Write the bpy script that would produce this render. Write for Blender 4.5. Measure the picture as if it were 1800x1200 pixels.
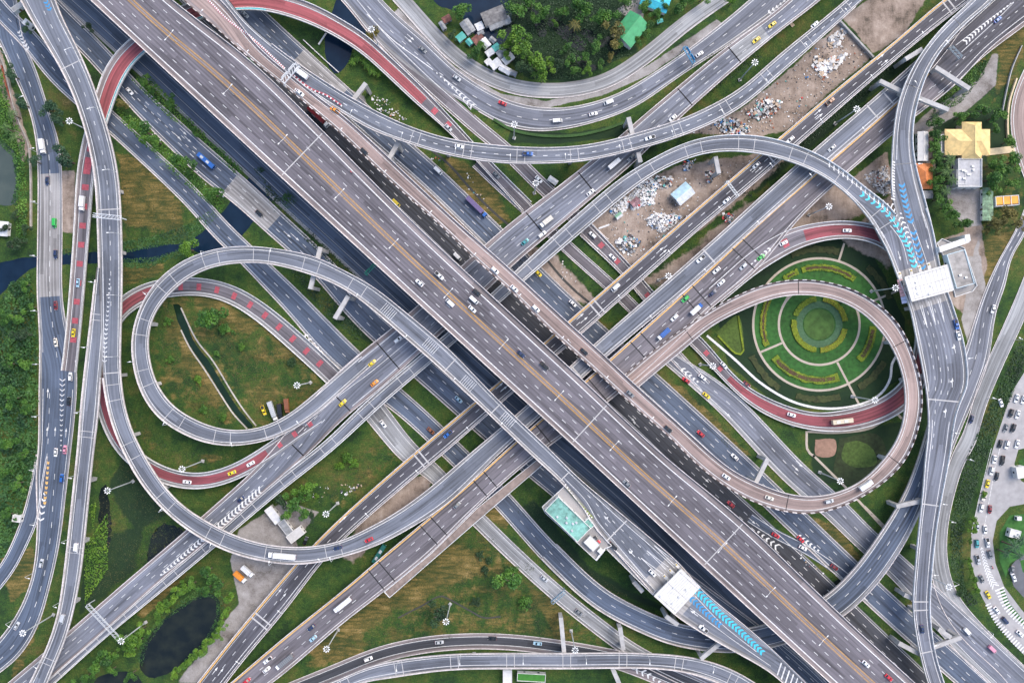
import bpy, bmesh, math, random
import numpy as np
from mathutils import Matrix, Vector
for o in list(bpy.data.objects): bpy.data.objects.remove(o)
sc = bpy.context.scene
random.seed(7); RNG = np.random.default_rng(7)
R_ = math.radians
# ---------------------------------------------------------------- camera, light, exposure
S = 0.3; H = 420.0            # metres per photo pixel on the ground, height of the drone
cam = bpy.data.cameras.new('camera'); cam.lens = 28; cam.sensor_width = 36; cam.clip_start = 1; cam.clip_end = 5000
camo = bpy.data.objects.new('camera', cam); sc.collection.objects.link(camo); camo.location = (0, 0, H); sc.camera = camo
SUN_EL, SUN_AZ = 52, 50       # azimuth from north, clockwise
wd = bpy.data.worlds.new('World'); sc.world = wd; wd.use_nodes = True
nt = wd.node_tree; sky = nt.nodes.new('ShaderNodeTexSky'); sky.sky_type = 'NISHITA'; sky.sun_disc = False
sky.sun_elevation = R_(SUN_EL); sky.sun_rotation = R_(SUN_AZ); sky.dust_density = 3.0; sky.air_density = 1.0
bg = nt.nodes['Background']; bg.inputs['Strength'].default_value = 0.15
nt.links.new(sky.outputs[0], bg.inputs['Color'])
sl = bpy.data.lights.new('sun', 'SUN'); sl.energy = 0.8; sl.angle = R_(40); sl.color = (1, .93, .84)
so = bpy.data.objects.new('sun', sl); sc.collection.objects.link(so)
_d = Vector((math.sin(R_(SUN_AZ))*math.cos(R_(SUN_EL)), math.cos(R_(SUN_AZ))*math.cos(R_(SUN_EL)), math.sin(R_(SUN_EL))))
so.rotation_euler = _d.to_track_quat('Z', 'Y').to_euler(); so.location = (100, 200, 300)
sc.view_settings.view_transform = 'Standard'; sc.view_settings.look = 'None'; sc.view_settings.gamma = 1
sc.view_settings.exposure = 1.06
# ---------------------------------------------------------------- helpers
def P(x, y, h=0.0):
    k = S*(H-h)/H
    return Vector(((x-900)*k, (600-y)*k, h))
def k_at(h): return S*(H-h)/H
class MB:
    def __init__(s): s.v = []; s.f = []; s.m = []; s.uv = []
    def quad(s, a, b, c, d, m=0, uv=None): s.poly([a, b, c, d], m, uv)
    def poly(s, pts, m=0, uv=None):
        n = len(s.v); s.v += [tuple(p) for p in pts]; s.f.append(tuple(range(n, n+len(pts)))); s.m.append(m)
        s.uv += uv if uv else [(0, 0)]*len(pts)
    def box(s, c, sz, rz=0.0, m=0, taper=1.0):
        cx, cy, cz = c; sx, sy, sz_ = sz[0]/2, sz[1]/2, sz[2]/2; co, si = math.cos(rz), math.sin(rz)
        p = []
        for z, t in ((-sz_, 1), (sz_, taper)):
            for a, b in ((-1, -1), (1, -1), (1, 1), (-1, 1)):
                x, y = a*sx*t, b*sy*t; p.append((cx+x*co-y*si, cy+x*si+y*co, cz+z))
        for q in ((0, 3, 2, 1), (4, 5, 6, 7), (0, 1, 5, 4), (1, 2, 6, 5), (2, 3, 7, 6), (3, 0, 4, 7)): s.poly([p[i] for i in q], m)
    def prism(s, pts, z0, z1, m=0, mtop=None):
        a = sum(pts[i][0]*pts[(i+1) % len(pts)][1]-pts[(i+1) % len(pts)][0]*pts[i][1] for i in range(len(pts)))
        if a < 0: pts = pts[::-1]
        s.poly([(p[0], p[1], z1) for p in pts], m if mtop is None else mtop)
        s.poly([(p[0], p[1], z0) for p in pts[::-1]], m)
        for i in range(len(pts)):
            a, b = pts[i], pts[(i+1) % len(pts)]
            s.poly([(a[0], a[1], z0), (b[0], b[1], z0), (b[0], b[1], z1), (a[0], a[1], z1)], m)
    def tube(s, pts, r0, r1=None, n=8, m=0, cap=True):
        r1 = r0 if r1 is None else r1; rings = []
        pts = [Vector(p) for p in pts]
        for i, p in enumerate(pts):
            t = (pts[min(i+1, len(pts)-1)]-pts[max(i-1, 0)]).normalized()
            a = t.cross(Vector((0, 0, 1)) if abs(t.z) < .9 else Vector((1, 0, 0))).normalized(); b = t.cross(a)
            r = r0+(r1-r0)*i/max(1, len(pts)-1)
            rings.append([p+a*r*math.cos(2*math.pi*k/n)+b*r*math.sin(2*math.pi*k/n) for k in range(n)])
        s.loft(rings, m, cap)
    def loft(s, rings, m=0, cap=True):
        n = len(rings[0])
        for i in range(len(rings)-1):
            for k in range(n): s.poly([rings[i][k], rings[i][(k+1) % n], rings[i+1][(k+1) % n], rings[i+1][k]], m)
        if cap: s.poly(rings[0][::-1], m); s.poly(rings[-1], m)
    def build(s, name, mats, parent=None, origin=None, smooth=False):
        me = bpy.data.meshes.new(name)
        v = s.v
        if origin is not None: v = [(p[0]-origin[0], p[1]-origin[1], p[2]-origin[2]) for p in v]
        me.from_pydata(v, [], s.f)
        mats = mats if isinstance(mats, (list, tuple)) else [mats]
        for m in mats: me.materials.append(m)
        if len(mats) > 1: me.polygons.foreach_set('material_index', s.m)
        if any(u != (0, 0) for u in s.uv[:40]):
            ul = me.uv_layers.new(name='UVMap'); ul.data.foreach_set('uv', np.array(s.uv, dtype=np.float32).ravel())
        if smooth: me.polygons.foreach_set('use_smooth', [True]*len(me.polygons))
        me.update()
        o = bpy.data.objects.new(name, me); sc.collection.objects.link(o)
        if parent is not None: o.parent = parent
        elif origin is not None: o.location = origin
        return o
def tag(o, label=None, cat=None, group=None, kind=None):
    if label: o['label'] = label
    if cat: o['category'] = cat
    if group: o['group'] = group
    if kind: o['kind'] = kind
    return o
def empty(name, loc, label=None, cat=None, group=None, rz=0):
    o = bpy.data.objects.new(name, None); sc.collection.objects.link(o); o.location = loc; o.rotation_euler = (0, 0, rz)
    o.empty_display_size = .5
    return tag(o, label, cat, group)
def copy_tree(o, parent=None):
    c = o.copy(); sc.collection.objects.link(c)
    if parent is not None: c.parent = parent
    for ch in list(o.children): copy_tree(ch, c)
    return c
ORD = ['', 'first', 'second', 'third', 'fourth', 'fifth', 'sixth', 'seventh', 'eighth', 'ninth', 'tenth', 'eleventh', 'twelfth',
       'thirteenth', 'fourteenth', 'fifteenth', 'sixteenth', 'seventeenth', 'eighteenth', 'nineteenth', 'twentieth',
       'twenty-first', 'twenty-second', 'twenty-third', 'twenty-fourth', 'twenty-fifth']
# ---------------------------------------------------------------- materials
def mk(name):
    m = bpy.data.materials.new(name); m.use_nodes = True; n = m.node_tree; b = n.nodes['Principled BSDF']
    return m, n, b
def noise(n, scale, detail=4, vec=None, rough=.55):
    t = n.nodes.new('ShaderNodeTexNoise'); t.inputs['Scale'].default_value = scale; t.inputs['Detail'].default_value = detail
    t.inputs['Roughness'].default_value = rough
    if vec is not None: n.links.new(vec, t.inputs['Vector'])
    return t.outputs['Fac']
def ramp(n, fac, stops):
    r = n.nodes.new('ShaderNodeValToRGB'); e = r.color_ramp.elements
    while len(e) < len(stops): e.new(.5)
    for i, (p, c) in enumerate(stops):
        e[i].position = p; e[i].color = (c, c, c, 1) if isinstance(c, (int, float)) else (*c, 1)
    n.links.new(fac, r.inputs[0]); return r.outputs[0]
def mix(n, fac, a, b, mode='MIX'):
    x = n.nodes.new('ShaderNodeMix'); x.data_type = 'RGBA'; x.blend_type = mode
    if isinstance(fac, (int, float)): x.inputs[0].default_value = fac
    else: n.links.new(fac, x.inputs[0])
    for i, c in ((6, a), (7, b)):
        if isinstance(c, tuple): x.inputs[i].default_value = (*c, 1)
        else: n.links.new(c, x.inputs[i])
    return x.outputs[2]
def mth(n, op, a, b=None):
    x = n.nodes.new('ShaderNodeMath'); x.operation = op
    for i, c in enumerate((a, b)):
        if c is None: continue
        if isinstance(c, (int, float)): x.inputs[i].default_value = c
        else: n.links.new(c, x.inputs[i])
    return x.outputs[0]
def mapped(n, out, sc3):
    mp = n.nodes.new('ShaderNodeMapping'); mp.inputs['Scale'].default_value = sc3; n.links.new(out, mp.inputs['Vector']); return mp.outputs[0]
def gpos(n):
    g = n.nodes.new('ShaderNodeNewGeometry'); return g.outputs['Position']
def bump(n, b, fac, dist=.02, st=.4):
    u = n.nodes.new('ShaderNodeBump'); u.inputs['Strength'].default_value = st; u.inputs['Distance'].default_value = dist
    n.links.new(fac, u.inputs['Height']); n.links.new(u.outputs[0], b.inputs['Normal'])
MATS = {}
def plain(name, col, rough=.6, var=.25, scale=1.5, metal=0.0):
    if name in MATS: return MATS[name]
    m, n, b = mk(name); p = gpos(n)
    f = noise(n, scale, 5, p); f2 = noise(n, scale*.13, 3, p)
    t = mth(n, 'ADD', mth(n, 'MULTIPLY', f, .6), mth(n, 'MULTIPLY', f2, .4))
    lo = tuple(c*(1-var) for c in col); hi = tuple(min(1, c*(1+var)) for c in col)
    n.links.new(ramp(n, t, [(.35, lo), (.65, hi)]), b.inputs['Base Color'])
    b.inputs['Roughness'].default_value = rough; b.inputs['Metallic'].default_value = metal
    MATS[name] = m; return m
def asphalt(name, col, warm=0.0, seed=0.0, rough=.8):
    """worn asphalt: wheel tracks along the road, tar patches, fine grain"""
    if name in MATS: return MATS[name]
    m, n, b = mk(name); p = gpos(n)
    uv = n.nodes.new('ShaderNodeUVMap'); uv.uv_map = 'UVMap'
    st = noise(n, 1.0, 4, mapped(n, uv.outputs[0], (1.1, .014, 1)), .6)
    st2 = noise(n, 1.0, 3, mapped(n, uv.outputs[0], (3.5, .05, 1)), .6)
    pt = noise(n, .045, 5, p, .6); fine = noise(n, 2.2, 3, p)
    sx = n.nodes.new('ShaderNodeSeparateXYZ'); n.links.new(uv.outputs[0], sx.inputs[0])
    tr = mth(n, 'MULTIPLY', mth(n, 'SINE', mth(n, 'MULTIPLY', sx.outputs[0], 3.5)), .035)        # wheel tracks, two to a lane
    vo = n.nodes.new('ShaderNodeTexVoronoi'); vo.distance = 'CHEBYCHEV'; vo.inputs['Scale'].default_value = 1.0; n.links.new(mapped(n, uv.outputs[0], (.26, .022, 1)), vo.inputs['Vector'])
    sp = n.nodes.new('ShaderNodeSeparateColor'); n.links.new(vo.outputs['Color'], sp.inputs[0])   # resurfaced patches
    pa = mth(n, 'MULTIPLY', mth(n, 'SUBTRACT', sp.outputs[0], .5), .13)
    t = mth(n, 'ADD', mth(n, 'MULTIPLY', st, .44), mth(n, 'ADD', mth(n, 'MULTIPLY', st2, .2), mth(n, 'ADD', mth(n, 'MULTIPLY', pt, .26), mth(n, 'MULTIPLY', fine, .10))))
    t = mth(n, 'ADD', t, mth(n, 'ADD', tr, pa))
    lo = tuple(c*.46 for c in col); hi = tuple(min(1, c*1.6) for c in (col[0]*(1+warm), col[1], col[2]*(1-warm)))
    n.links.new(ramp(n, t, [(.36, lo), (.5, col), (.66, hi)]), b.inputs['Base Color'])
    b.inputs['Roughness'].default_value = rough; bump(n, b, fine, .01, .3)
    MATS[name] = m; return m
A_MID = asphalt('asphalt_worn', (.122, .112, .126))
A_LIGHT = asphalt('asphalt_grey', (.138, .148, .178))
A_RAMP = asphalt('asphalt_ramp', (.13, .142, .17))
A_PINK = asphalt('asphalt_pinkish', (.26, .195, .175))
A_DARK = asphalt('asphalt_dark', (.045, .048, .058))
A_BLUE = asphalt('asphalt_bluish', (.074, .096, .138))
A_NEW = asphalt('asphalt_new', (.07, .068, .08))
A_BROWN = asphalt('asphalt_brown', (.138, .126, .138))
A_CONC = asphalt('road_concrete', (.27, .26, .255))
A_SERV = asphalt('service_concrete', (.25, .255, .26))
A_RED = asphalt('red_road_coating', (.22, .055, .065))
A_REDB = asphalt('bright_red_coating', (.29, .075, .082))
CONC = plain('deck_concrete', (.31, .29, .275), .85, .22, .5)
SHLD = asphalt('shoulder_concrete', (.2, .172, .172))
SHLDG = asphalt('shoulder_grey', (.2, .2, .205))
PARA = plain('parapet_concrete', (.6, .55, .53), .8, .34, .9)
PARAW = plain('parapet_whitish', (.66, .65, .64), .8, .28, .9)
BRICKDK = plain('parapet_dark_block', (.09, .06, .05), .8, .2, .6)
PIERC = plain('pier_concrete', (.4, .39, .38), .85, .25, .35)
WHITE = plain('white_road_paint', (.66, .66, .65), .6, .28, .9)
FADED = plain('faded_road_paint', (.42, .42, .42), .7, .22, .8)
YEL = plain('yellow_road_paint', (.52, .29, .08), .6, .3, 1.0)
ORG = plain('orange_edge_paint', (.66, .4, .13), .6, .15, 1.0)
CYAN = plain('cyan_road_paint', (.05, .5, .68), .6, .2, 1.0)
BLUEP = plain('blue_road_paint', (.04, .26, .52), .6, .2, 1.0)
REDP = plain('red_road_paint', (.38, .075, .095), .7, .3, 1.0)
TEALP = plain('teal_barrier_paint', (.05, .38, .42), .6, .15, 1.0)
JDARK = plain('joint_rubber', (.02, .02, .022), .8, .2, 1.0)
JLITE = plain('joint_mortar', (.46, .45, .44), .8, .15, 1.0)
STEEL = plain('galvanised_steel', (.55, .57, .58), .45, .12, 2.0, .3)
LAMPW = plain('lamp_white', (.8, .8, .78), .4, .05, 2.0)
DKMET = plain('dark_metal', (.05, .05, .055), .5, .1, 2.0, .3)
# ---------------------------------------------------------------- roads
def catmull(pts, n):
    p = np.array(pts, dtype=float)
    if len(p) == 2:
        t = np.linspace(0, 1, n)[:, None]; return p[0]*(1-t)+p[1]*t
    q = np.vstack([2*p[0]-p[1], p, 2*p[-1]-p[-2]]); out = []
    for i in range(1, len(q)-2):
        p0, p1, p2, p3 = q[i-1], q[i], q[i+1], q[i+2]
        d1, d2, d3 = [max(1e-6, np.linalg.norm(b-a)**.5) for a, b in ((p0, p1), (p1, p2), (p2, p3))]
        t0 = 0; t1 = d1; t2 = t1+d2; t3 = t2+d3
        t = np.linspace(t1, t2, 24, endpoint=False)[:, None]
        A1 = (t1-t)/(t1-t0)*p0+(t-t0)/(t1-t0)*p1; A2 = (t2-t)/(t2-t1)*p1+(t-t1)/(t2-t1)*p2; A3 = (t3-t)/(t3-t2)*p2+(t-t2)/(t3-t2)*p3
        B1 = (t2-t)/(t2-t0)*A1+(t-t0)/(t2-t0)*A2; B2 = (t3-t)/(t3-t1)*A2+(t-t1)/(t3-t1)*A3
        out.append((t2-t)/(t2-t1)*B1+(t-t1)/(t2-t1)*B2)
    c = np.vstack(out+[p[-1:]])
    s = np.concatenate([[0], np.cumsum(np.linalg.norm(np.diff(c, axis=0), axis=1))])
    u = np.linspace(0, s[-1], n)
    return np.stack([np.interp(u, s, c[:, 0]), np.interp(u, s, c[:, 1])], 1)
def smooth(a, k):
    if k < 1: return a
    b = a.copy()
    for _ in range(k):
        b[1:-1] = .25*b[:-2]+.5*b[1:-1]+.25*b[2:]
    return b
ROADS = {}
class Road:
    def __init__(s, key, name, label, cat, L=None, R=None, C=None, W=None, h=0.1, elevated=True, mat=None, sm=12, phrase=None,
                 parapet=(1, 1), shoulder=(.07, .07), shmat=None, pmat=None, thick=1.6, lo_stripe=None, par_h=1.0, pier=32, group=None):
        s.key, s.name, s.label, s.cat, s.elev, s.mat, s.phrase, s.parapet, s.group = key, name, label, cat, elevated, mat, phrase or label, parapet, group
        s.shoulder, s.shmat, s.pmat, s.thick, s.stripe, s.par_h, s.pier = shoulder, shmat, pmat or PARA, thick, lo_stripe, par_h, pier
        def ext(P_):                    # carry an end that leaves the frame well past it
            P_ = [tuple(p) for p in P_]
            for a, b, at in ((0, 1, 0), (-1, -2, len(P_))):
                p, q = P_[a], P_[b]
                if not (0 < p[0] < 1800 and 0 < p[1] < 1200):
                    d = np.array(p[:2], float)-np.array(q[:2], float); d = d/np.linalg.norm(d)*110; e = (p[0]+d[0], p[1]+d[1])+tuple(p[2:])
                    P_.insert(0, e) if a == 0 else P_.append(e)
            return P_
        if C is not None: C = ext(C)
        else: L, R = ext(L), ext(R)
        if C is not None:
            n = 400; c = catmull([p[:2] for p in C], n); c = smooth(c, 40)
            ws = [p[2] if len(p) > 2 else W for p in C]
            pts = np.array([p[:2] for p in C], float); ii = [int(np.argmin(((c-q)**2).sum(1))) for q in pts]
            w = np.interp(np.arange(n), ii, ws)
            t = np.gradient(c, axis=0); t /= np.linalg.norm(t, axis=1)[:, None]; nn = np.stack([t[:, 1], -t[:, 0]], 1)
            Lp, Rp = c+nn*w[:, None]/2, c-nn*w[:, None]/2
        else:
            Lp, Rp = catmull(L, 500), catmull(R, 500)
        ln = np.linalg.norm(np.diff((Lp+Rp)/2, axis=0), axis=1).sum()*S
        s.n = n = max(8, int(ln/2.2))
        idx = np.linspace(0, len(Lp)-1, n)
        g = lambda a: np.stack([np.interp(idx, np.arange(len(a)), a[:, i]) for i in (0, 1)], 1)
        s.L, s.R = smooth(g(Lp), sm), smooth(g(Rp), sm); s.c = (s.L+s.R)/2
        if C is None:                  # square the cross-sections to the centre line
            c = smooth(s.c, 30); tt = np.gradient(c, axis=0); tt /= np.linalg.norm(tt, axis=1)[:, None]; nn = np.stack([tt[:, 1], -tt[:, 0]], 1); res = []
            for E0, sg in ((s.L, 1), (s.R, -1)):
                E = catmull(E0[::3] if len(E0) > 60 else E0, 1500); sgn = sg*np.sign(np.median(((s.L-c)*nn).sum(1))); w = np.zeros(n)
                for i in range(n):
                    dl = E-c[i]; al = np.abs(dl@tt[i]); ac = (dl@nn[i])*sgn; m_ = (ac > -5) & (ac < 70) & (np.abs(np.arange(1500)/1500-i/n) < .07); al = np.where(m_, al, 1e9); k = int(np.argmin(al)); w[i] = ac[k] if al[k] < 8 else np.nan
                ok = ~np.isnan(w); w = np.interp(np.arange(n), np.arange(n)[ok], w[ok]); w = smooth(w, max(2, sm//2)); res.append(c+nn*(w*sgn)[:, None])
            s.L, s.R = res; s.c = (s.L+s.R)/2
        if isinstance(h, (int, float)): s.h = np.full(n, float(h))
        else:
            vs = []
            for x, y, hh in h: vs.append((int(np.argmin(((s.c-(x, y))**2).sum(1))), hh))
            vs.sort(); s.h = smooth(np.interp(np.arange(n), [v[0] for v in vs], [v[1] for v in vs]), 60)
        k = (S*(H-s.h)/H)[:, None]
        tow = lambda a: np.hstack([(a-np.array([900, 600]))*np.array([1, -1])*k, s.h[:, None]])
        s.Lw, s.Rw = tow(s.L), tow(s.R); s.Cw = (s.Lw+s.Rw)/2
        s.s = np.concatenate([[0], np.cumsum(np.linalg.norm(np.diff(s.Cw, axis=0), axis=1))]); s.len = s.s[-1]
        s.w = np.linalg.norm(s.Lw-s.Rw, axis=1)
        s.marks = {}; s.extra = []
        ROADS[key] = s
    def v(s, x, y): return float(np.argmin(((s.c-(x, y))**2).sum(1)))
    def sv(s, x, y): return s.s[int(s.v(x, y))]
    def pt(s, d, f, dz=0.0):           # d metres along, f 0..1 across
        i = np.interp(d, s.s, np.arange(s.n)); a = int(min(max(i, 0), s.n-2)); t = i-a
        l = s.Lw[a]*(1-t)+s.Lw[a+1]*t; r = s.Rw[a]*(1-t)+s.Rw[a+1]*t
        p = l*(1-f)+r*f; p[2] += dz; return p
    def width(s, d): return float(np.interp(d, s.s, s.w))
    def tan(s, d): q = s.pt(min(d+1, s.len), .5)-s.pt(max(d-1, 0), .5); return q/np.linalg.norm(q)
    def loc(s, x, y):                  # photo pixel -> (d, f)
        i = int(s.v(x, y)); l, r = s.L[i], s.R[i]; e = r-l; f = float(np.dot(np.array((x, y))-l, e)/np.dot(e, e))
        return s.s[i], f
    def mb(s, mat): return s.marks.setdefault(mat.name, (MB(), mat))[0]
    def rng(s, a, b):
        d0 = 0 if a is None else (s.sv(*a) if isinstance(a, tuple) else a); d1 = s.len if b is None else (s.sv(*b) if isinstance(b, tuple) else b)
        return (d0, d1) if d0 < d1 else (d1, d0)
    def strip(s, f0, f1, mat, a=None, b=None, dz=.012, part=None):
        d0, d1 = s.rng(a, b); ds = [d0]+[x for x in s.s if d0+.3 < x < d1-.3]+[d1]; mb = MB() if part else s.mb(mat)
        for p, q in zip(ds[:-1], ds[1:]):
            w0, w1 = s.width(p), s.width(q)
            g = lambda f, d: f(d) if callable(f) else f
            mb.quad(s.pt(p, g(f0, p), dz), s.pt(p, g(f1, p), dz), s.pt(q, g(f1, q), dz), s.pt(q, g(f0, q), dz), 0,
                    [(g(f0, p)*w0, p), (g(f1, p)*w0, p), (g(f1, q)*w1, q), (g(f0, q)*w1, q)])
        if part: s.extra.append((part, mb, mat))
        return s
    def line(s, f, mat=None, w=.27, a=None, b=None, dz=.03):
        d0, d1 = s.rng(a, b); ds = [d0]+[x for x in s.s if d0+.3 < x < d1-.3]+[d1]; mb = s.mb(mat or WHITE)
        for p, q in zip(ds[:-1], ds[1:]):
            e0, e1 = w/2/s.width(p), w/2/s.width(q)
            mb.quad(s.pt(p, f-e0, dz), s.pt(p, f+e0, dz), s.pt(q, f+e1, dz), s.pt(q, f-e1, dz))
        return s
    def dash(s, f, on=2.6, gap=6.0, mat=None, w=.24, a=None, b=None, ph=0.0, dz=.03):
        d0, d1 = s.rng(a, b); d = d0+ph; mb = s.mb(mat or WHITE)
        while d+on < d1:
            e = w/2/s.width(d); mb.quad(s.pt(d, f-e, dz), s.pt(d, f+e, dz), s.pt(d+on, f+e, dz), s.pt(d+on, f-e, dz)); d += on+gap
        return s
    def joint(s, at, w=.35, mat=None, f0=.03, f1=.97, dz=.038):
        mb = s.mb(mat or JLITE)
        for a in at:
            d = s.sv(*a) if isinstance(a, tuple) else a
            if d < w or d > s.len-w: continue
            mb.quad(s.pt(d-w/2, f0, dz), s.pt(d-w/2, f1, dz), s.pt(d+w/2, f1, dz), s.pt(d+w/2, f0, dz))
        return s
    def joints(s, period, gap, w=.3, mat=None, a=None, b=None, f0=.03, f1=.97):
        d0, d1 = s.rng(a, b); d = d0+period*.4; at = []
        while d < d1: at += [d, d+gap]; d += period
        return s.joint(at, w, mat, f0, f1)
    def blocks(s, f0, f1, mat, period, size, a=None, b=None, dz=.03):
        d0, d1 = s.rng(a, b); d = d0+period/2; mb = s.mb(mat)
        while d+size < d1:
            mb.quad(s.pt(d, f0, dz), s.pt(d, f1, dz), s.pt(d+size, f1, dz), s.pt(d+size, f0, dz)); d += period
        return s
    def wpx(s, x, y, dz=.04):          # photo pixel lying on this road -> world
        i = int(s.v(x, y)); p = P(x, y, s.h[i]); p.z += dz; return p
    def chev(s, path, w0, w1, n, mat=None, t=1.0, flip=False, dz=.045):
        """V marks along a pixel path, width w0..w1 px"""
        c = catmull(path, n); mb = s.mb(mat or WHITE); tt = np.gradient(c, axis=0)
        for i in range(n):
            d = tt[i]/np.linalg.norm(tt[i]); nn = np.array([-d[1], d[0]]); w = (w0+(w1-w0)*i/max(1, n-1))/2; th = t/S
            if flip: d = -d
            a, m_, b = c[i]+nn*w, c[i]+d*w*.75, c[i]-nn*w
            for u, v_ in ((a, m_), (m_, b)):
                mb.quad(s.wpx(*u, dz), s.wpx(*v_, dz), s.wpx(*(v_+d*th), dz), s.wpx(*(u+d*th), dz))
        return s
    def pline(s, path, w=.25, mat=None, dz=.03):
        c = catmull(path, max(2, int(np.linalg.norm(np.diff(np.array(path, float), axis=0), axis=1).sum()/6))); mb = s.mb(mat or WHITE); tt = np.gradient(c, axis=0)
        tt /= np.linalg.norm(tt, axis=1)[:, None]; nn = np.stack([-tt[:, 1], tt[:, 0]], 1)*w/2/S
        for i in range(len(c)-1): mb.quad(s.wpx(*(c[i]+nn[i]), dz), s.wpx(*(c[i]-nn[i]), dz), s.wpx(*(c[i+1]-nn[i+1]), dz), s.wpx(*(c[i+1]+nn[i+1]), dz))
        return s
    def ppoly(s, pts, mat, dz=.02):
        q = [s.wpx(*p, dz) for p in pts]
        a = sum(q[i].x*q[(i+1) % len(q)].y-q[(i+1) % len(q)].x*q[i].y for i in range(len(q)))
        s.mb(mat).poly(q if a > 0 else q[::-1]); return s
    def bars(s, path, w0, w1, n, mat=None, t=.8, dz=.045, slant=0.0):
        c = catmull(path, n); mb = s.mb(mat or WHITE); tt = np.gradient(c, axis=0)
        for i in range(n):
            d = tt[i]/np.linalg.norm(tt[i]); nn = np.array([-d[1], d[0]])+d*slant; w = (w0+(w1-w0)*i/max(1, n-1))/2; th = d*t/S/2
            mb.quad(*[s.wpx(*q, dz) for q in (c[i]+nn*w-th, c[i]-nn*w-th, c[i]-nn*w+th, c[i]+nn*w+th)])
        return s
    def arrow(s, x, y, rev=False, turn=0, mat=None, L=5.0, dz=.045):
        d, f = s.loc(x, y); t = s.tan(d); t = t*(-1 if rev else 1); n = np.array([-t[1], t[0], 0]); p = np.array(s.wpx(x, y, dz)); mb = s.mb(mat or WHITE)
        mb.quad(p-t*L/2-n*.13, p+t*L*.1-n*.13, p+t*L*.1+n*.13, p-t*L/2+n*.13)
        mb.poly([p+t*L*.1-n*.55, p+t*L/2, p+t*L*.1+n*.55])
        if turn: mb.poly([p+n*turn*.15-t*.2, p+n*turn*1.5+t*.5, p+n*turn*.15+t*1.1][::1 if turn > 0 else -1])
        return s
    def build(s):
        o = P(s.c[s.n//2][0], s.c[s.n//2][1], 0)
        root = empty(s.name, o)
        if s.elev: tag(root, s.label, s.cat, s.group)
        else: root['kind'] = 'structure'; root['label'] = s.label
        s.root = root; s.org = o
        up = np.array([0, 0, 1.0])
        nn = (s.Lw-s.Rw); nn /= np.linalg.norm(nn, axis=1)[:, None]
        # surface
        mb = MB(); cols = 6
        for i in range(s.n-1):
            for k in range(cols):
                f0, f1 = k/cols, (k+1)/cols
                a = s.Lw[i]*(1-f0)+s.Rw[i]*f0; b = s.Lw[i]*(1-f1)+s.Rw[i]*f1; c = s.Lw[i+1]*(1-f1)+s.Rw[i+1]*f1; d = s.Lw[i+1]*(1-f0)+s.Rw[i+1]*f0
                w0, w1 = s.w[i], s.w[i+1]
                mb.quad(a, b, c, d, 0, [(f0*w0, s.s[i]), (f1*w0, s.s[i]), (f1*w1, s.s[i+1]), (f0*w1, s.s[i+1])])
        fl = MB(); smats = [s.mat]
        def absorb(m2, mt):
            if mt not in smats: smats.append(mt)
            k = smats.index(mt); n0 = len(mb.v)
            mb.v += m2.v; mb.f += [tuple(i+n0 for i in f) for f in m2.f]; mb.m += [k]*len(m2.f); mb.uv += m2.uv
        if s.shmat:
            for side in (0, 1):
                w = s.shoulder[side]
                if w <= 0: continue
                m2 = MB()
                for i in range(s.n-1):
                    fa, fb = (0, w) if side == 0 else (1-w, 1)
                    q = [s.Lw[j]*(1-f)+s.Rw[j]*f+up*.008 for j, f in ((i, fa), (i, fb), (i+1, fb), (i+1, fa))]
                    m2.quad(*q, 0, [(fa*s.w[i], s.s[i]), (fb*s.w[i], s.s[i]), (fb*s.w[i+1], s.s[i+1]), (fa*s.w[i+1], s.s[i+1])])
                absorb(m2, s.shmat)
        if s.elev:
            dk = MB()                                              # slab with haunched soffit
            for i in range(s.n-1):
                r = []
                for j in (i, i+1):
                    l, rr, n_ = s.Lw[j], s.Rw[j], nn[j]; t = min(s.thick, max(.1, s.h[j]-.05))
                    r.append([l+n_*.3-up*.03, l+n_*.3-up*min(.55, t*.5), l-n_*1.6-up*t, rr+n_*1.6-up*t, rr-n_*.3-up*min(.55, t*.5), rr-n_*.3-up*.03])
                for k in range(5): dk.quad(r[0][k], r[1][k], r[1][k+1], r[0][k+1])
                if i == 0: dk.poly(r[0])
                if i == s.n-2: dk.poly(r[1][::-1])
            dk.build('deck', CONC, root, o)
        for side in (0, 1):
            if not s.parapet[side]: continue
            pb = MB(); E, sg = (s.Lw, 1) if side == 0 else (s.Rw, -1)
            hh = s.par_h if s.elev else .22; ww = .32 if s.elev else .3
            lo = [] if s.parapet[side] in (1, True) else s.parapet[side]
            if lo and not isinstance(lo, list): lo = [lo]
            ivs = [sorted((int(s.v(*a)), int(s.v(*b)))) for a, b in lo] or [(0, s.n-1)]
            for i, i0, i1 in [(i, a, b) for a, b in ivs for i in range(a, b)]:
                q = []
                for j in (i, i+1):
                    e = E[j]; n_ = nn[j]*sg
                    q.append([e+n_*ww+up*0-up*.03, e+n_*ww+up*hh, e+n_*.02+up*hh, e-n_*.1-up*.01])
                m_ = (1 if (i % 2 and s.stripe == side) else 0)
                for k in range(3): pb.quad(q[0][k], q[0][k+1], q[1][k+1], q[1][k], m_)
                if i == i0: pb.poly(q[0], m_)
                if i == i1-1: pb.poly(q[1], m_)
            pb.build('parapet' if s.elev else 'kerb', [s.pmat, BRICKDK], root, o)
        for nm, (m_, mt) in s.marks.items():
            if m_.f: absorb(m_, mt)
        for nm, m_, mt in s.extra: absorb(m_, mt)
        mb.build('road_surface', smats, root, o)
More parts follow.
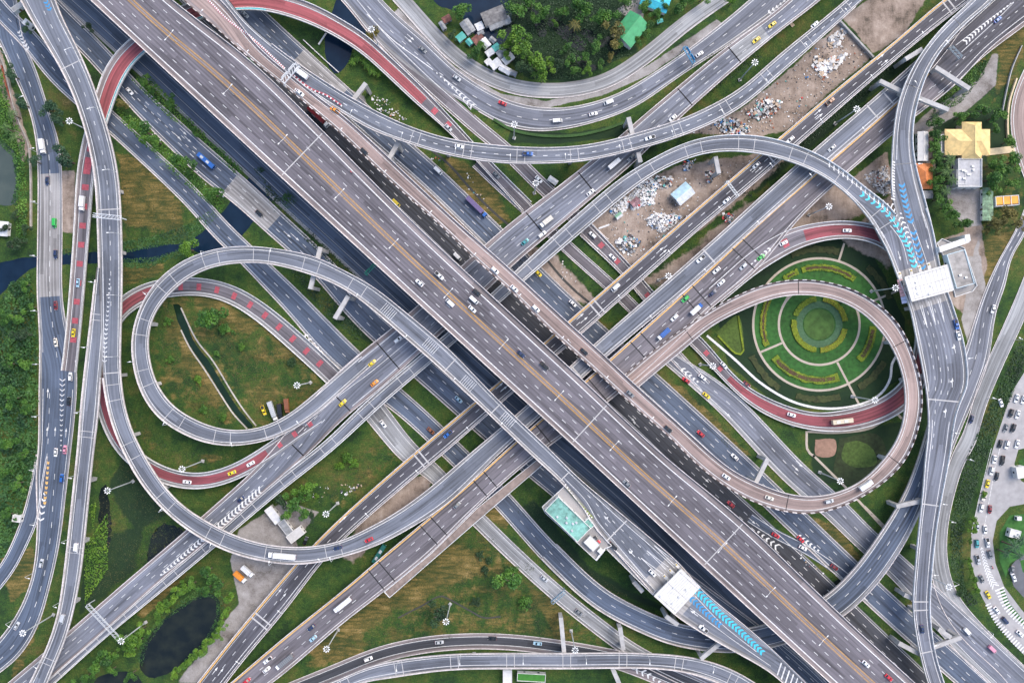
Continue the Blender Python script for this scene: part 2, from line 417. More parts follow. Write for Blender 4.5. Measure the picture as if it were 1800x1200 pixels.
    def piers(s):
        if not s.elev or not s.pier: return
        d = s.pier*.45
        while d < s.len-4:
            p = s.pt(d, .5); w = s.width(d); t = s.tan(d); ang = math.atan2(t[1], t[0])
            top = p[2]-min(s.thick, max(.1, p[2]-.05))-.01
            if p[2] > 3.5:
                cols = [(0, 0)] if w < 14 else ([(-.27*w, 0), (.27*w, 0)] if w < 22 else [(-.33*w, 0), (0, 0), (.33*w, 0)])
                okc = []
                for c, _ in cols:
                    q = (p[0]-math.sin(ang)*c, p[1]+math.cos(ang)*c)
                    if all(r is s or not r.covers(q, p[2]-2) for r in ROADS.values()): okc.append(q)
                if okc:
                    mb = MB()
                    cap = max(2.2, w-3.4); mb.box((p[0], p[1], top-.55), (1.9, cap, 1.1), ang)
                    if top-1.1 > .3:
                        for q in okc: mb.box((q[0], q[1], (top-1.1)/2-.1), (1.7, 2.2 if len(cols) == 1 else 1.7, top-1.1+.2), ang)
                    mb.build('pier', PIERC, s.root, s.org)
            d += s.pier
    def covers(s, q, below):
        dd = ((s.Cw[:, :2]-np.array(q))**2).sum(1); i = int(np.argmin(dd))
        return dd[i] < (s.w[i]/2+1.6)**2 and s.h[i] < below
# ---------------------------------------------------------------- the roads, traced lane by lane
def ground(key, label, h, **k):
    k.setdefault('parapet', (1, 1)); return Road(key, 'road', label, None, h=h, elevated=False, **k)
# --- roads on the ground
r = ground('k1', 'grey frontage road along the left edge of the interchange', .10, mat=A_BLUE, phrase='the left frontage road', shmat=SHLDG, shoulder=(.06, .06),
    L=[(25, -30), (40, 70), (60, 115), (75, 160), (87, 200), (103, 250), (108, 300), (109, 400), (109, 520), (118, 580), (133, 635), (135, 670), (130, 740), (123, 800), (115, 870), (103, 960), (87, 1030), (67, 1097), (33, 1153), (-20, 1195)],
    R=[(-40, 20), (0, 75), (20, 120), (38, 160), (50, 187), (62, 235), (67, 290), (67, 400), (66, 520), (70, 590), (69, 700), (68, 790), (64, 830), (66, 930), (58, 1010), (38, 1065), (10, 1110), (-25, 1150)], sm=6)
r.strip(.07, .93, A_CONC, (88, 306), (88, 520), part='concrete_bridge_surface')
r.line(.09, FADED, b=(88, 620)).line(.91, FADED, b=(88, 620)).dash(.5, 3, 5, b=(90, 640)).line(.1, a=(95, 680)).line(.9, a=(95, 680)).dash(.72, 3, 5, a=(95, 690), b=(90, 810)).dash(.42, 3, 5.5, a=(90, 830))
r.chev([(110, 665), (109, 700), (108, 740), (107, 790)], 10, 2, 15, t=.5)
r.arrow(83, 758, True).arrow(97, 758, True).arrow(116, 760, True).arrow(84, 690, True)
r = ground('k1b', 'grey frontage slip road at the lower left edge', .09, mat=A_BLUE, phrase='the lower left slip road',
    L=[(84, 800), (74, 850), (66, 920), (50, 950), (27, 1000), (-5, 1040)], R=[(64, 800), (53, 860), (33, 927), (13, 973), (0, 997), (-30, 1025)])
r.line(.1).line(.9).chev([(79, 865), (76, 885), (72, 908)], 5, 12, 5)
r.chev([(85, 810), (82, 850), (79, 880)], 4, 5, 9, ORG, 1.4)
r = ground('g3', 'dark frontage road just below the six-lane highway', .11, mat=A_BLUE, phrase='the dark road below the highway', W=40, parapet=(0, 0), shoulder=(.05, .09), shmat=SHLDG,
    C=[(95, -30), (140, 10), (250, 110), (390, 240), (500, 343), (600, 435), (700, 527), (833, 650), (940, 745), (1005, 800), (1110, 892), (1220, 1000), (1330, 1098), (1470, 1225)])
r.line(.88, FADED).line(.55, FADED, .25).line(.14, FADED)
r = ground('g4', 'wide grey ground road with a concrete bridge over the canal', .12, mat=A_BLUE, phrase='the canal bridge road', shmat=SHLDG, shoulder=(.05, .05),
    C=[(55, -25, 36), (85, 10, 36), (170, 93, 36), (233, 165, 38), (290, 220, 44), (365, 290, 48), (430, 343, 44), (480, 390, 42), (560, 463, 40), (640, 555, 42), (787, 685, 44), (870, 760, 42), (960, 837, 38), (1100, 950, 38), (1250, 1060, 38), (1400, 1175, 40), (1440, 1215, 40)])
r.strip(.04, .96, A_CONC, (404, 322), (482, 393), part='concrete_bridge_surface')
r.line(.1).line(.9).dash(.36, a=(230, 160)).dash(.64).dash(.5, 2, 3, a=(240, 180), b=(380, 300), w=.24)
for x, y in ((312, 240), (322, 232), (330, 245), (505, 412), (520, 418)): r.arrow(x, y)
r = ground('g5', 'two-lane ground road that curls up into a flyover at lower right', .13, mat=A_BLUE, phrase='the two-lane road below the left loop', W=38, shmat=SHLDG, shoulder=(.06, .06),
    C=[(-25, -15, 30), (0, 20, 30), (50, 67, 32), (100, 130, 34), (150, 175, 34), (193, 213, 32), (263, 277, 32), (340, 350, 33), (390, 407, 34), (433, 447, 34), (467, 482, 36), (520, 535, 40), (567, 587, 46), (605, 625, 46), (660, 672, 40), (727, 727, 36), (800, 797, 36), (887, 883, 34), (943, 947, 34), (983, 989, 36), (1015, 1018, 36)])
r.line(.1).line(.9).dash(.5)
r.chev([(540, 593), (560, 615), (590, 648)], 9, 3, 9, flip=True)
r.chev([(32, 55), (40, 70), (46, 83)], 5, 9, 6)
r = ground('g1', 'dark frontage road squeezed between the six-lane highway and the pinkish flyover', .14, mat=A_DARK, phrase='the dark road above the highway', W=44, parapet=(0, 0), shoulder=(.05, .05), shmat=SHLDG,
    C=[(320, -25), (345, 0), (480, 128), (620, 262), (780, 415), (933, 563), (1117, 727), (1210, 817), (1300, 900), (1400, 992), (1497, 1085), (1630, 1212)])
r.line(.1).line(.9).dash(.37).dash(.63)
r.arrow(1110, 735).arrow(1118, 745, True).arrow(1240, 842).arrow(1322, 915)
r.chev([(1335, 936), (1352, 950), (1368, 962)], 4, 12, 5, flip=True)
r = ground('g2', 'grey ground road just above the pinkish flyover', .15, mat=A_BLUE, phrase='the ground road above the pinkish flyover', W=42, shmat=SHLDG, shoulder=(.05, .08),
    C=[(365, -45), (450, 35), (540, 118), (650, 217), (757, 310), (845, 395), (977, 525), (1050, 592), (1167, 697), (1290, 810), (1400, 915), (1500, 1010), (1583, 1087), (1700, 1190), (1730, 1218)])
r.strip(.05, .95, A_CONC, (520, 100), (600, 170), part='concrete_bridge_surface')
r.line(.1).line(.9).dash(.36).dash(.64).chev([(1407, 945), (1420, 953), (1440, 968)], 10, 3, 6, flip=True)
r = ground('g12', 'short slip road joining two ground roads at lower right', .155, mat=A_BLUE, phrase='the short slip road at lower right', W=17, parapet=(0, 0),
    C=[(1318, 910), (1365, 940), (1412, 962), (1470, 1000), (1530, 1050)])
r.line(.1).line(.9)
r = ground('g6', 'pale one-lane ground road that runs to the lower edge', .125, mat=A_SERV, phrase='the pale one-lane road', W=26, shmat=SHLDG, shoulder=(.08, .08),
    C=[(640, 700, 40), (663, 728, 40), (722, 800, 36), (763, 830, 28), (800, 872, 26), (843, 915), (908, 978), (980, 1043), (1058, 1105), (1110, 1143), (1167, 1173), (1270, 1222)])
r.line(.17).line(.83)
r = ground('y1', 'dark curved ground road at the bottom edge', .135, mat=A_DARK, phrase='the dark bottom road', shmat=SHLD, shoulder=(.18, .22),
    C=[(505, 1215, 26), (600, 1177, 27), (667, 1150, 27), (750, 1132, 27), (833, 1126, 26), (900, 1128, 26), (983, 1138, 26), (1060, 1152, 28), (1150, 1178, 40), (1230, 1212, 44)])
r.line(.2).line(.74)
r.chev([(1125, 1178), (1150, 1192), (1170, 1205)], 14, 4, 6, flip=True)
r = ground('m3', 'narrow ground road passing under the flyovers at upper centre', .142, mat=A_BROWN, phrase='the narrow road below the long curved flyover', W=21,
    C=[(838, 285), (880, 325), (935, 375), (1003, 440), (1067, 497), (1120, 548), (1165, 600), (1215, 655), (1240, 680)])
r.line(.12).line(.88)
r = ground('g7', 'three-lane ground road running down the lower right', .148, mat=A_LIGHT, phrase='the road below the garden loop', shmat=A_SERV, shoulder=(.05, .14), W=42,
    L=None, R=None, C=[(1140, 600, 18), (1190, 640, 26), (1235, 672, 36), (1283, 712, 42), (1340, 772, 44), (1393, 828, 44), (1467, 893, 42), (1517, 943, 40), (1583, 1002, 40), (1640, 1060, 50), (1720, 1140, 62), (1800, 1215, 62)])
r.line(.08).line(.84).dash(.46).chev([(1203, 652), (1215, 662), (1228, 672)], 10, 3, 5, flip=True)
for x, y in ((1278, 727), (1398, 822), (1405, 815)): r.arrow(x, y)
r = ground('n3', 'ground road with red crossing marks that turns red around the garden', [(1030, 400, .15), (1273, 642, .6), (1480, 740, 1.6), (1600, 690, 3), (1632, 580, 4.6), (1541, 412, 7), (1400, 425, 8.6), (1290, 510, 9.6)], mat=A_BROWN,
    phrase='the red garden ramp', shmat=SHLD, shoulder=(.16, .16), pmat=PARAW,
    L=[(1040, 395), (1110, 470), (1180, 548), (1235, 597), (1300, 670), (1360, 705), (1430, 726), (1480, 722), (1540, 705), (1585, 672), (1607, 620), (1609, 560), (1590, 480), (1560, 440), (1528, 424), (1483, 418), (1440, 424), (1407, 434), (1333, 477), (1262, 535)],
    R=[(1018, 412), (1090, 480), (1160, 560), (1213, 605), (1260, 655), (1320, 712), (1393, 747), (1480, 757), (1560, 737), (1610, 700), (1635, 640), (1638, 560), (1618, 470), (1580, 415), (1540, 397), (1483, 389), (1430, 394), (1385, 405), (1325, 440), (1250, 505)], sm=8)
r.elev, r.name, r.cat, r.label = True, 'ramp', 'ramp', 'road with red surfacing that circles the round garden'; r.thick = 1.2
r.strip(.22, .78, A_RED, (1285, 660), (1545, 400), part='red_road_coating').strip(.2, .8, A_RED, (1541, 404), (1412, 412), part='red_road_coating')
r.line(.17).line(.83).blocks(.3, .7, REDP, 11, 2.6, (1225, 605), (1285, 660)).blocks(.3, .7, REDP, 14, 3.4, (1405, 417), (1330, 455)).blocks(.3, .7, REDP, 12, 2.6, (1040, 410), (1150, 520))
r = ground('mb', 'red ramp curling around under the left loop', [(560, 735, 8.15), (492, 781, 7.5), (441, 814, 6.9), (350, 847, 5.1), (220, 790, 3.5), (180, 700, 2.4), (213, 563, 1.4), (300, 507, .6), (400, 513, .2)], mat=A_BROWN, phrase='the red ramp under the left loop', shmat=SHLDG, shoulder=(.17, .17), pmat=PARAW,
    parapet=([((436, 830), (590, 665))], 1),
    C=[(562, 734, 22), (517, 763, 24), (492, 781, 25), (441, 815, 26), (407, 832, 26), (350, 846, 26), (290, 836, 27), (240, 808, 27), (211, 778, 26), (190, 735, 25), (179, 685, 25), (179, 625, 26), (190, 575, 28), (215, 540, 30), (250, 517, 31), (290, 506, 31), (345, 503, 29), (381, 508, 29), (420, 523, 30), (470, 557, 31), (513, 594, 32), (550, 627, 32), (590, 665, 32)], sm=10)
r.elev, r.name, r.cat, r.thick = True, 'ramp', 'ramp', 1.2
r.strip(.24, .76, A_RED, (468, 798), (266, 512), part='red_road_coating').line(.17).line(.83).blocks(.3, .7, REDP, 9.6, 2.4, (300, 507), (570, 640)).blocks(.3, .7, REDP, 9.6, 2.4, (560, 735), (482, 788))
r = ground('k3', 'grey road with a striped kerb at the right edge', .11, mat=A_LIGHT, phrase='the striped-kerb road at the right edge', shmat=SHLDG, shoulder=(.06, .06),
    L=[(1830, 330), (1800, 415), (1777, 450), (1767, 500), (1750, 545), (1742, 600), (1735, 640), (1712, 700), (1690, 750), (1670, 800)], R=[(1800, 370), (1783, 410), (1760, 450), (1733, 507), (1712, 567), (1700, 607), (1680, 660), (1665, 720), (1650, 780), (1640, 810)], sm=6)
r.line(.12).line(.88).dash(.5)
r = ground('k4', 'wide pale service road sweeping down the right side', .10, mat=A_SERV, phrase='the pale service road at right', shmat=SHLDG, shoulder=(.05, .05),
    L=[(1830, 480), (1800, 560), (1763, 640), (1730, 720), (1710, 790), (1700, 800), (1673, 883), (1663, 950), (1667, 1000), (1683, 1045), (1733, 1105), (1800, 1170), (1830, 1200)],
    R=[(1815, 450), (1785, 525), (1745, 615), (1725, 660), (1693, 763), (1673, 800), (1657, 867), (1640, 950), (1637, 1000), (1645, 1040), (1665, 1085), (1700, 1130), (1760, 1185), (1790, 1225)], sm=6)
r.line(.2, FADED, .25, (1660, 900))
r = ground('k0', 'reddish curved road leaving the upper right edge', .1, mat=A_PINK, phrase='the reddish curved road at the upper right edge', pmat=PARAW,
    L=[(1785, 290), (1776, 250), (1774, 220), (1777, 185), (1790, 145), (1815, 95)], R=[(1830, 300), (1810, 265), (1805, 230), (1808, 190), (1822, 150), (1850, 100)])
r.line(.15)
r = ground('t1', 'pale service road curving round the orchard at the top', .10, mat=A_SERV, phrase='the pale service road round the orchard', W=26, shmat=A_CONC, shoulder=(.1, .1), parapet=(0, 1),
    C=[(680, -30), (708, 0), (763, 62), (810, 106), (858, 136), (908, 154), (945, 159), (1000, 158), (1067, 142), (1133, 100), (1200, 45), (1267, -3), (1300, -25)])
r.line(.3, FADED, .3, (810, 106)).line(.82, FADED, .3)
r = ground('t2', 'dark two-lane road curving below the service road at the top', .12, mat=A_LIGHT, phrase='the curved road at the top', shmat=SHLDG, shoulder=(.07, .1),
    L=[(640, -35), (670, 0), (700, 30), (747, 70), (800, 122), (853, 158), (900, 180), (960, 191), (1017, 187), (1083, 167), (1140, 135), (1200, 95), (1265, 45), (1330, -10), (1345, -25)],
    parapet=(1, ((836, 200), (1410, -15))), R=[(570, -35), (607, 5), (650, 55), (692, 98), (740, 135), (800, 172), (833, 190), (877, 216), (933, 230), (983, 228), (1050, 213), (1117, 187), (1200, 130), (1275, 82), (1345, 33), (1410, -15)], sm=8)
r.line(.1).line(.9, a=(800, 160)).dash(.5, b=(800, 160)).dash(.52, a=(820, 180)).pline([(645, 25), (690, 70), (730, 100), (760, 122)], .4).pline([(760, 122), (785, 143), (828, 193)]).pline([(760, 122), (800, 154), (838, 186)]).chev([(762, 124), (785, 144), (805, 162), (832, 188)], 1, 10, 11, flip=True, t=.8)
r.chev([(1355, 20), (1365, 13), (1380, 1)], 7, 3, 5, flip=True)
for x, y in ((707, 83), (718, 70), (722, 66)): r.arrow(x, y)
r = ground('n', 'pinkish one-lane slip road branching from the top curve', .11, mat=A_BROWN, phrase='the pinkish slip road below the top curve', W=24, parapet=(((836, 205), (1060, 430)), 1), shmat=SHLD, shoulder=(.1, .14),
    C=[(590, -28), (621, 5), (660, 55), (702, 99), (747, 142), (795, 185), (843, 227), (893, 268), (950, 325), (1000, 370), (1060, 430)])
r.line(.14).line(.86)
# --- flyovers
def fly(key, label, h, **k): return Road(key, 'flyover', label, 'flyover', h=h, **k)
r = Road('m', 'flyover', 'red-surfaced ramp with teal barrier passing under the highway at upper left', 'ramp', mat=A_BROWN, phrase='the red and teal ramp', shmat=SHLD, shoulder=(.22, .12), pmat=PARAW, thick=1.3,
    h=[(920, 370, .2), (800, 232, 1.2), (740, 165, 3.6), (600, 55, 8), (470, 8, 9), (320, 30, 9), (240, 90, 8.4), (190, 180, 7), (150, 300, 4.5), (140, 420, 2), (118, 640, .2)],
    L=[(935, 357), (860, 282), (815, 233), (750, 163), (730, 143), (687, 103), (643, 63), (600, 36), (560, 14), (520, -2), (460, -15), (400, -14), (345, 2), (290, 27), (235, 66), (200, 100), (177, 143), (165, 187), (150, 237), (138, 300), (132, 400), (125, 500), (116, 600), (108, 665)],
    R=[(917, 370), (838, 283), (790, 233), (730, 180), (680, 133), (640, 97), (600, 70), (567, 52), (520, 33), (467, 19), (413, 18), (368, 27), (310, 55), (257, 90), (230, 117), (207, 160), (190, 210), (175, 255), (166, 300), (157, 400), (151, 470), (143, 567), (136, 640)], sm=8)
r.strip(.26, .86, A_REDB, (748, 175), (158, 240), part='red_road_coating').line(.22).line(.87).strip(.9, .975, TEALP, (470, 20), (160, 240), dz=.05)
r.blocks(.3, .75, REDP, 10, 3, (150, 240), (122, 610)).blocks(.3, .75, REDP, 10, 3, (755, 185), (800, 235)).strip(.3, .75, REDP, (153, 280), (147, 306))
r = fly('b', 'grey three-lane flyover running from upper right to lower left', [(1440, 0, 5.5), (1200, 175, 7), (1000, 330, 9), (740, 580, 9.3), (600, 690, 8.8), (470, 800, 7), (300, 975, 5.5), (20, 1200, 4)], mat=A_LIGHT,
    phrase='the three-lane flyover', shmat=SHLD, shoulder=(.1, .07),
    L=[(1420, -30), (1375, 12), (1343, 37), (1270, 90), (1200, 147), (1117, 217), (1083, 247), (997, 317), (893, 397), (810, 470), (740, 533), (690, 577), (600, 650), (540, 715), (463, 810), (350, 913), (213, 1030), (113, 1117), (-15, 1225)],
    R=[(1475, -30), (1442, 0), (1360, 63), (1277, 133), (1200, 202), (1150, 250), (1105, 293), (1037, 350), (970, 407), (905, 462), (820, 543), (737, 620), (670, 680), (600, 738), (553, 785), (463, 863), (370, 945), (290, 1012), (200, 1092), (60, 1215)])
r.line(.13).line(.9, b=(600, 690)).dash(.4).dash(.65, b=(740, 580)).dash(.64, a=(560, 730)).joints(34, .01, .6, JDARK, (1330, 70), (480, 790)).chev([(462, 860), (430, 887), (390, 920), (330, 970), (285, 1008)], 17, 3, 30, t=1.0).pline([(463, 852), (420, 888), (370, 930), (285, 1004)]).pline([(470, 868), (435, 895), (395, 927), (335, 975), (285, 1010)])
r.pline([(717, 600), (650, 655), (590, 700), (540, 745), (500, 785)]).chev([(492, 765), (520, 742), (550, 718)], 9, 3, 9, flip=True)
r.strip(.08, .96, A_SERV, (1345, 50), (1290, 95), part='concrete_bridge_surface')
r = fly('c', 'grey one-lane flyover curving from the upper toll plaza to the lower left', [(1590, 420, 13.95), (1540, 380, 14.2), (1400, 270, 15), (1250, 255, 14), (1000, 400, 10), (740, 640, 9), (600, 760, 8.5), (470, 870, 6.9), (300, 1000, 5.45), (60, 1210, 3.95)], mat=A_RAMP,
    phrase='the curved ramp below the upper toll plaza', shmat=SHLDG, shoulder=(.16, .12), pmat=PARAW, parapet=(((1560, 385), (510, 850)), ((1540, 390), (60, 1210))),
    L=[(1600, 425), (1567, 366), (1530, 340), (1493, 308), (1450, 279), (1400, 257), (1350, 243), (1300, 238), (1243, 242), (1200, 254), (1133, 288), (1093, 313), (1043, 354), (990, 400), (907, 477), (820, 557), (743, 622), (640, 710), (573, 775), (500, 832), (455, 870), (370, 945), (290, 1012), (200, 1092), (60, 1215)],
    R=[(1552, 430), (1540, 402), (1517, 370), (1483, 335), (1440, 305), (1393, 285), (1343, 271), (1293, 265), (1243, 268), (1200, 281), (1150, 305), (1110, 333), (1067, 368), (1037, 394), (920, 494), (840, 565), (757, 637), (683, 700), (600, 777), (573, 800), (493, 863), (410, 933), (300, 1025), (187, 1118), (90, 1205)])
r.line(.2).line(.86).joints(27, 8, .3).bars([(1458, 289), (1500, 318), (1535, 345), (1560, 364)], 9, 11, 14, slant=.6)
r.chev([(1513, 340), (1525, 348), (1545, 362), (1566, 382), (1580, 402)], 10, 11, 9, CYAN, 1.25)
r = fly('d', 'dark two-lane flyover with an orange edge line', [(1703, -10, 8), (1500, 150, 8), (1000, 585, 8), (800, 750, 7.5), (570, 960, 5), (380, 1180, 3)], mat=A_NEW, phrase='the dark two-lane flyover', shmat=SHLD, shoulder=(.07, .05),
    L=[(1695, -25), (1657, 2), (1567, 79), (1467, 161), (1377, 237), (1280, 320), (1200, 389), (1100, 477), (997, 567), (890, 661), (833, 708), (723, 801), (600, 910), (533, 977), (467, 1052), (400, 1133), (338, 1212)],
    R=[(1735, -25), (1703, 2), (1617, 69), (1533, 140), (1407, 250), (1300, 343), (1230, 401), (1130, 490), (1017, 590), (905, 686), (857, 728), (777, 798), (710, 853), (600, 950), (567, 985), (500, 1073), (433, 1153), (385, 1215)])
r.line(.06, ORG, .6).line(.14, FADED).line(.8).line(.93, PARAW, .25).dash(.47).joints(120, 3, .8, JLITE)
for x, y in ((1548, 100), (1555, 110), (1438, 197), (1440, 205), (1325, 295), (1334, 298), (1160, 440), (1166, 444), (1020, 556), (1027, 562), (878, 678), (886, 683), (490, 1040), (498, 1048), (378, 1178), (388, 1180), (603, 912)): r.arrow(x, y, True)
r = fly('f', 'one-lane flyover that becomes the wide curve on the left', [(1600, 130, 7.5), (1450, 255, 9.5), (1200, 490, 11), (900, 760, 11), (640, 960, 12), (400, 950, 13), (230, 780, 13.5), (195, 600, 14), (130, 180, 15), (50, -20, 15)], mat=A_RAMP, phrase='the wide left flyover', parapet=(1, [((1600, 140), (184, 665)), ((175, 470), (40, -20))]), shmat=SHLDG, shoulder=(.13, .09),
    L=[(1610, 108), (1533, 176), (1433, 262), (1333, 350), (1283, 396), (1200, 470), (1060, 592), (925, 714), (827, 797), (743, 868), (687, 907), (640, 932), (600, 951), (533, 962), (467, 957), (417, 943), (367, 919), (317, 886), (283, 848), (257, 807), (230, 753), (217, 705), (211, 650), (212, 590), (214, 500), (213, 400), (208, 317), (197, 257), (180, 200), (157, 133), (133, 80), (107, 28), (88, -25)],
    R=[(1632, 127), (1560, 193), (1460, 280), (1360, 370), (1313, 412), (1200, 513), (1063, 628), (948, 732), (880, 793), (787, 883), (733, 919), (667, 955), (600, 977), (533, 990), (467, 985), (400, 967), (333, 931), (287, 893), (247, 845), (220, 797), (200, 750), (187, 700), (181, 653), (178, 600), (176, 500), (173, 400), (170, 333), (160, 265), (140, 193), (113, 130), (80, 73), (46, 17), (25, -25)], sm=10)
r.line(.13).line(.86).joints(31, 8, .3, None, (640, 950), (190, 690)).joint([(1560, 170), (1530, 197), (1240, 445), (1010, 650)], .8)
r.dash(.5, 2.2, 5.5, a=(195, 540), b=(70, 20)).line(.14, a=(195, 650), b=(60, 0)).joint([(128, 115), (196, 365), (180, 660)], .5)
r.chev([(184, 632), (186, 590), (190, 540), (193, 490)], 8, 2, 19, flip=True, t=.55)
r.chev([(80, 2), (86, 14)], 8, 8, 3, BLUEP, .9)
r = fly('v', 'narrow flyover branching down to the lower left corner', [(165, 640, 13.9), (130, 900, 12), (100, 1150, 10), (60, 1210, 9.6)], mat=A_RAMP, phrase='the narrow lower left flyover', shmat=SHLDG, shoulder=(.17, .1), parapet=(((178, 662), (60, 1210)), ((176, 490), (60, 1210))),
    L=[(186, 470), (184, 560), (181, 620), (177, 660), (173, 720), (167, 770), (163, 800), (153, 900), (140, 1015), (123, 1095), (110, 1135), (83, 1197), (75, 1222)],
    R=[(171, 470), (160, 567), (155, 610), (150, 653), (143, 720), (138, 790), (135, 815), (126, 900), (113, 1015), (103, 1080), (83, 1140), (53, 1200), (42, 1222)])
r.line(.2).line(.85).joints(60, 3, .3)
r = fly('g', 'three-lane flyover with orange edge line and black joints, lowest of the diagonals', [(1790, 20, 6), (1640, 130, 7), (1333, 410, 9.5), (1100, 650, 11), (930, 780, 10.5), (700, 1000, 8), (420, 1210, 4.5)], mat=A_BROWN, phrase='the orange-edged flyover', shmat=SHLD, shoulder=(.05, .08),
    L=[(1700, 38), (1640, 120), (1560, 195), (1467, 277), (1333, 393), (1200, 516), (1070, 633), (950, 738), (880, 800), (833, 843), (760, 905), (667, 983), (600, 1040), (500, 1120), (400, 1205), (380, 1222)],
    R=[(1800, 45), (1720, 105), (1660, 165), (1605, 206), (1493, 300), (1400, 387), (1333, 470), (1250, 540), (1120, 662), (1010, 750), (937, 803), (837, 890), (757, 970), (674, 1038), (600, 1095), (545, 1143), (480, 1197), (440, 1225)])
r.line(.05, ORG, .6).line(.92).dash(.5, a=(1680, 110), b=(1330, 410)).dash(.34, a=(1300, 450)).dash(.62, a=(1300, 450)).joints(36, 7, .6, JDARK, (1350, 400), (620, 1060))
r.chev([(1350, 440), (1335, 452), (1320, 465)], 7, 2, 6, flip=True).bars([(1140, 630), (1120, 647), (1105, 661)], 6, 6, 8, slant=.5)
r = ground('p', 'broad ground-level road leaving the upper right corner', 6.4, mat=A_NEW, phrase='the broad road at the upper right corner', parapet=(1, 1),
    L=[(1790, -40), (1760, -18), (1690, 55), (1640, 122), (1600, 150)], R=[(1850, 5), (1800, 37), (1720, 108), (1660, 168), (1610, 205)])
r = ROADS.pop('p')
r = fly('p', 'broad dark road rising to the upper right corner with white chevrons', 7.06, mat=A_NEW, phrase='the broad dark road at the upper right corner',
    L=[(1790, -40), (1757, -12), (1690, 50), (1650, 85), (1590, 137)], R=[(1850, 0), (1800, 37), (1730, 92), (1680, 148), (1612, 200)])
r.line(.06).line(.9).dash(.68, 1.8, 3.4).chev([(1775, 8), (1750, 28), (1715, 57), (1695, 76)], 2, 10, 15, t=.9, flip=True).pline([(1782, 4), (1745, 30), (1680, 80)]).pline([(1782, 5), (1755, 32), (1690, 92)])
r = fly('y2', 'pale curved flyover along the bottom edge', [(590, 1205, 8), (900, 1161, 9.5), (1330, 1205, 9)], mat=A_RAMP, phrase='the pale curved flyover along the bottom edge', shmat=SHLDG, shoulder=(.12, .1),
    L=[(560, 1208), (600, 1193), (643, 1173), (700, 1160), (790, 1150), (883, 1148), (1000, 1148), (1100, 1147), (1200, 1153), (1250, 1163), (1300, 1183), (1345, 1212)],
    R=[(590, 1224), (620, 1202), (693, 1188), (790, 1175), (883, 1173), (1000, 1173), (1130, 1172), (1200, 1178), (1240, 1190), (1275, 1203), (1310, 1224)])
r.line(.16).line(.8).joints(29, 4, .35)
r = fly('s', 'two-lane flyover curling under the highway at lower right', [(1000, 1003, .25), (1100, 1075, 3), (1217, 1120, 5.6), (1343, 1118, 7.6), (1467, 1067, 8.4), (1560, 963, 8), (1620, 817, 6.5), (1640, 760, 6)], mat=A_BLUE, phrase='the two-lane curl at lower right', shmat=SHLDG, shoulder=(.12, .08),
    C=[(965, 968, 36), (1015, 1018, 36), (1060, 1055, 36), (1133, 1093, 36), (1180, 1112, 37), (1217, 1120, 37), (1283, 1126, 38), (1343, 1119, 40), (1400, 1100, 43), (1467, 1064, 45), (1520, 1013, 46), (1560, 958, 45), (1590, 908, 40), (1612, 860, 34), (1632, 800, 30), (1645, 750, 28)])
r.line(.14).line(.88).dash(.5)
r = fly('q', 'long curved flyover sweeping across the top of the interchange', [(440, 60, 20), (520, 135, 20), (700, 220, 19.5), (950, 272, 18.5), (1100, 250, 18), (1350, 125, 15), (1500, 10, 13)], mat=A_RAMP, phrase='the long curved flyover', shmat=SHLDG, shoulder=(.1, .08), parapet=(((480, 80), (1500, 5)), ((598, 195), (1500, 5))),
    L=[(385, -22), (430, 37), (480, 80), (520, 110), (567, 142), (600, 163), (667, 200), (710, 220), (787, 245), (877, 257), (950, 261), (1027, 257), (1100, 241), (1167, 221), (1200, 210), (1240, 192), (1300, 158), (1367, 100), (1453, 30), (1500, -10), (1515, -25)],
    R=[(360, -5), (410, 50), (465, 100), (510, 135), (560, 172), (600, 196), (650, 227), (720, 252), (787, 272), (877, 286), (950, 287), (1033, 282), (1100, 267), (1150, 254), (1200, 238), (1250, 217), (1300, 190), (1377, 125), (1477, 36), (1520, -3), (1545, -25)])
r.line(.14).line(.88).dash(.5, 2.2, 4, w=.28, a=(600, 180)).joints(27, 4, .3, None, (690, 215))
r = fly('w', 'slim flyover coming down from the upper right corner to the toll plaza', [(1727, -10, 15), (1590, 200, 14.6), (1605, 390, 14.02)], mat=A_RAMP, phrase='the slim flyover from the upper right corner', shmat=SHLDG, shoulder=(.2, .12), pmat=PARAW, parapet=(((1735, -20), (1602, 400)), ((1735, -20), (1570, 345))),
    L=[(1760, -20), (1747, 0), (1707, 31), (1667, 71), (1637, 111), (1617, 160), (1605, 207), (1602, 252), (1610, 302), (1620, 335), (1637, 400)],
    R=[(1725, -20), (1707, 3), (1667, 38), (1630, 80), (1600, 127), (1580, 177), (1571, 233), (1568, 283), (1567, 340), (1575, 375), (1585, 410)])
r.line(.16).line(.78, b=(1590, 280)).joints(40, .01, .35)
r.chev([(1585, 322), (1589, 345), (1594, 367), (1600, 385)], 11, 11, 8, BLUEP, 1.35).bars([(1571, 285), (1570, 310), (1570, 350)], 5, 7, 14, slant=-.4)
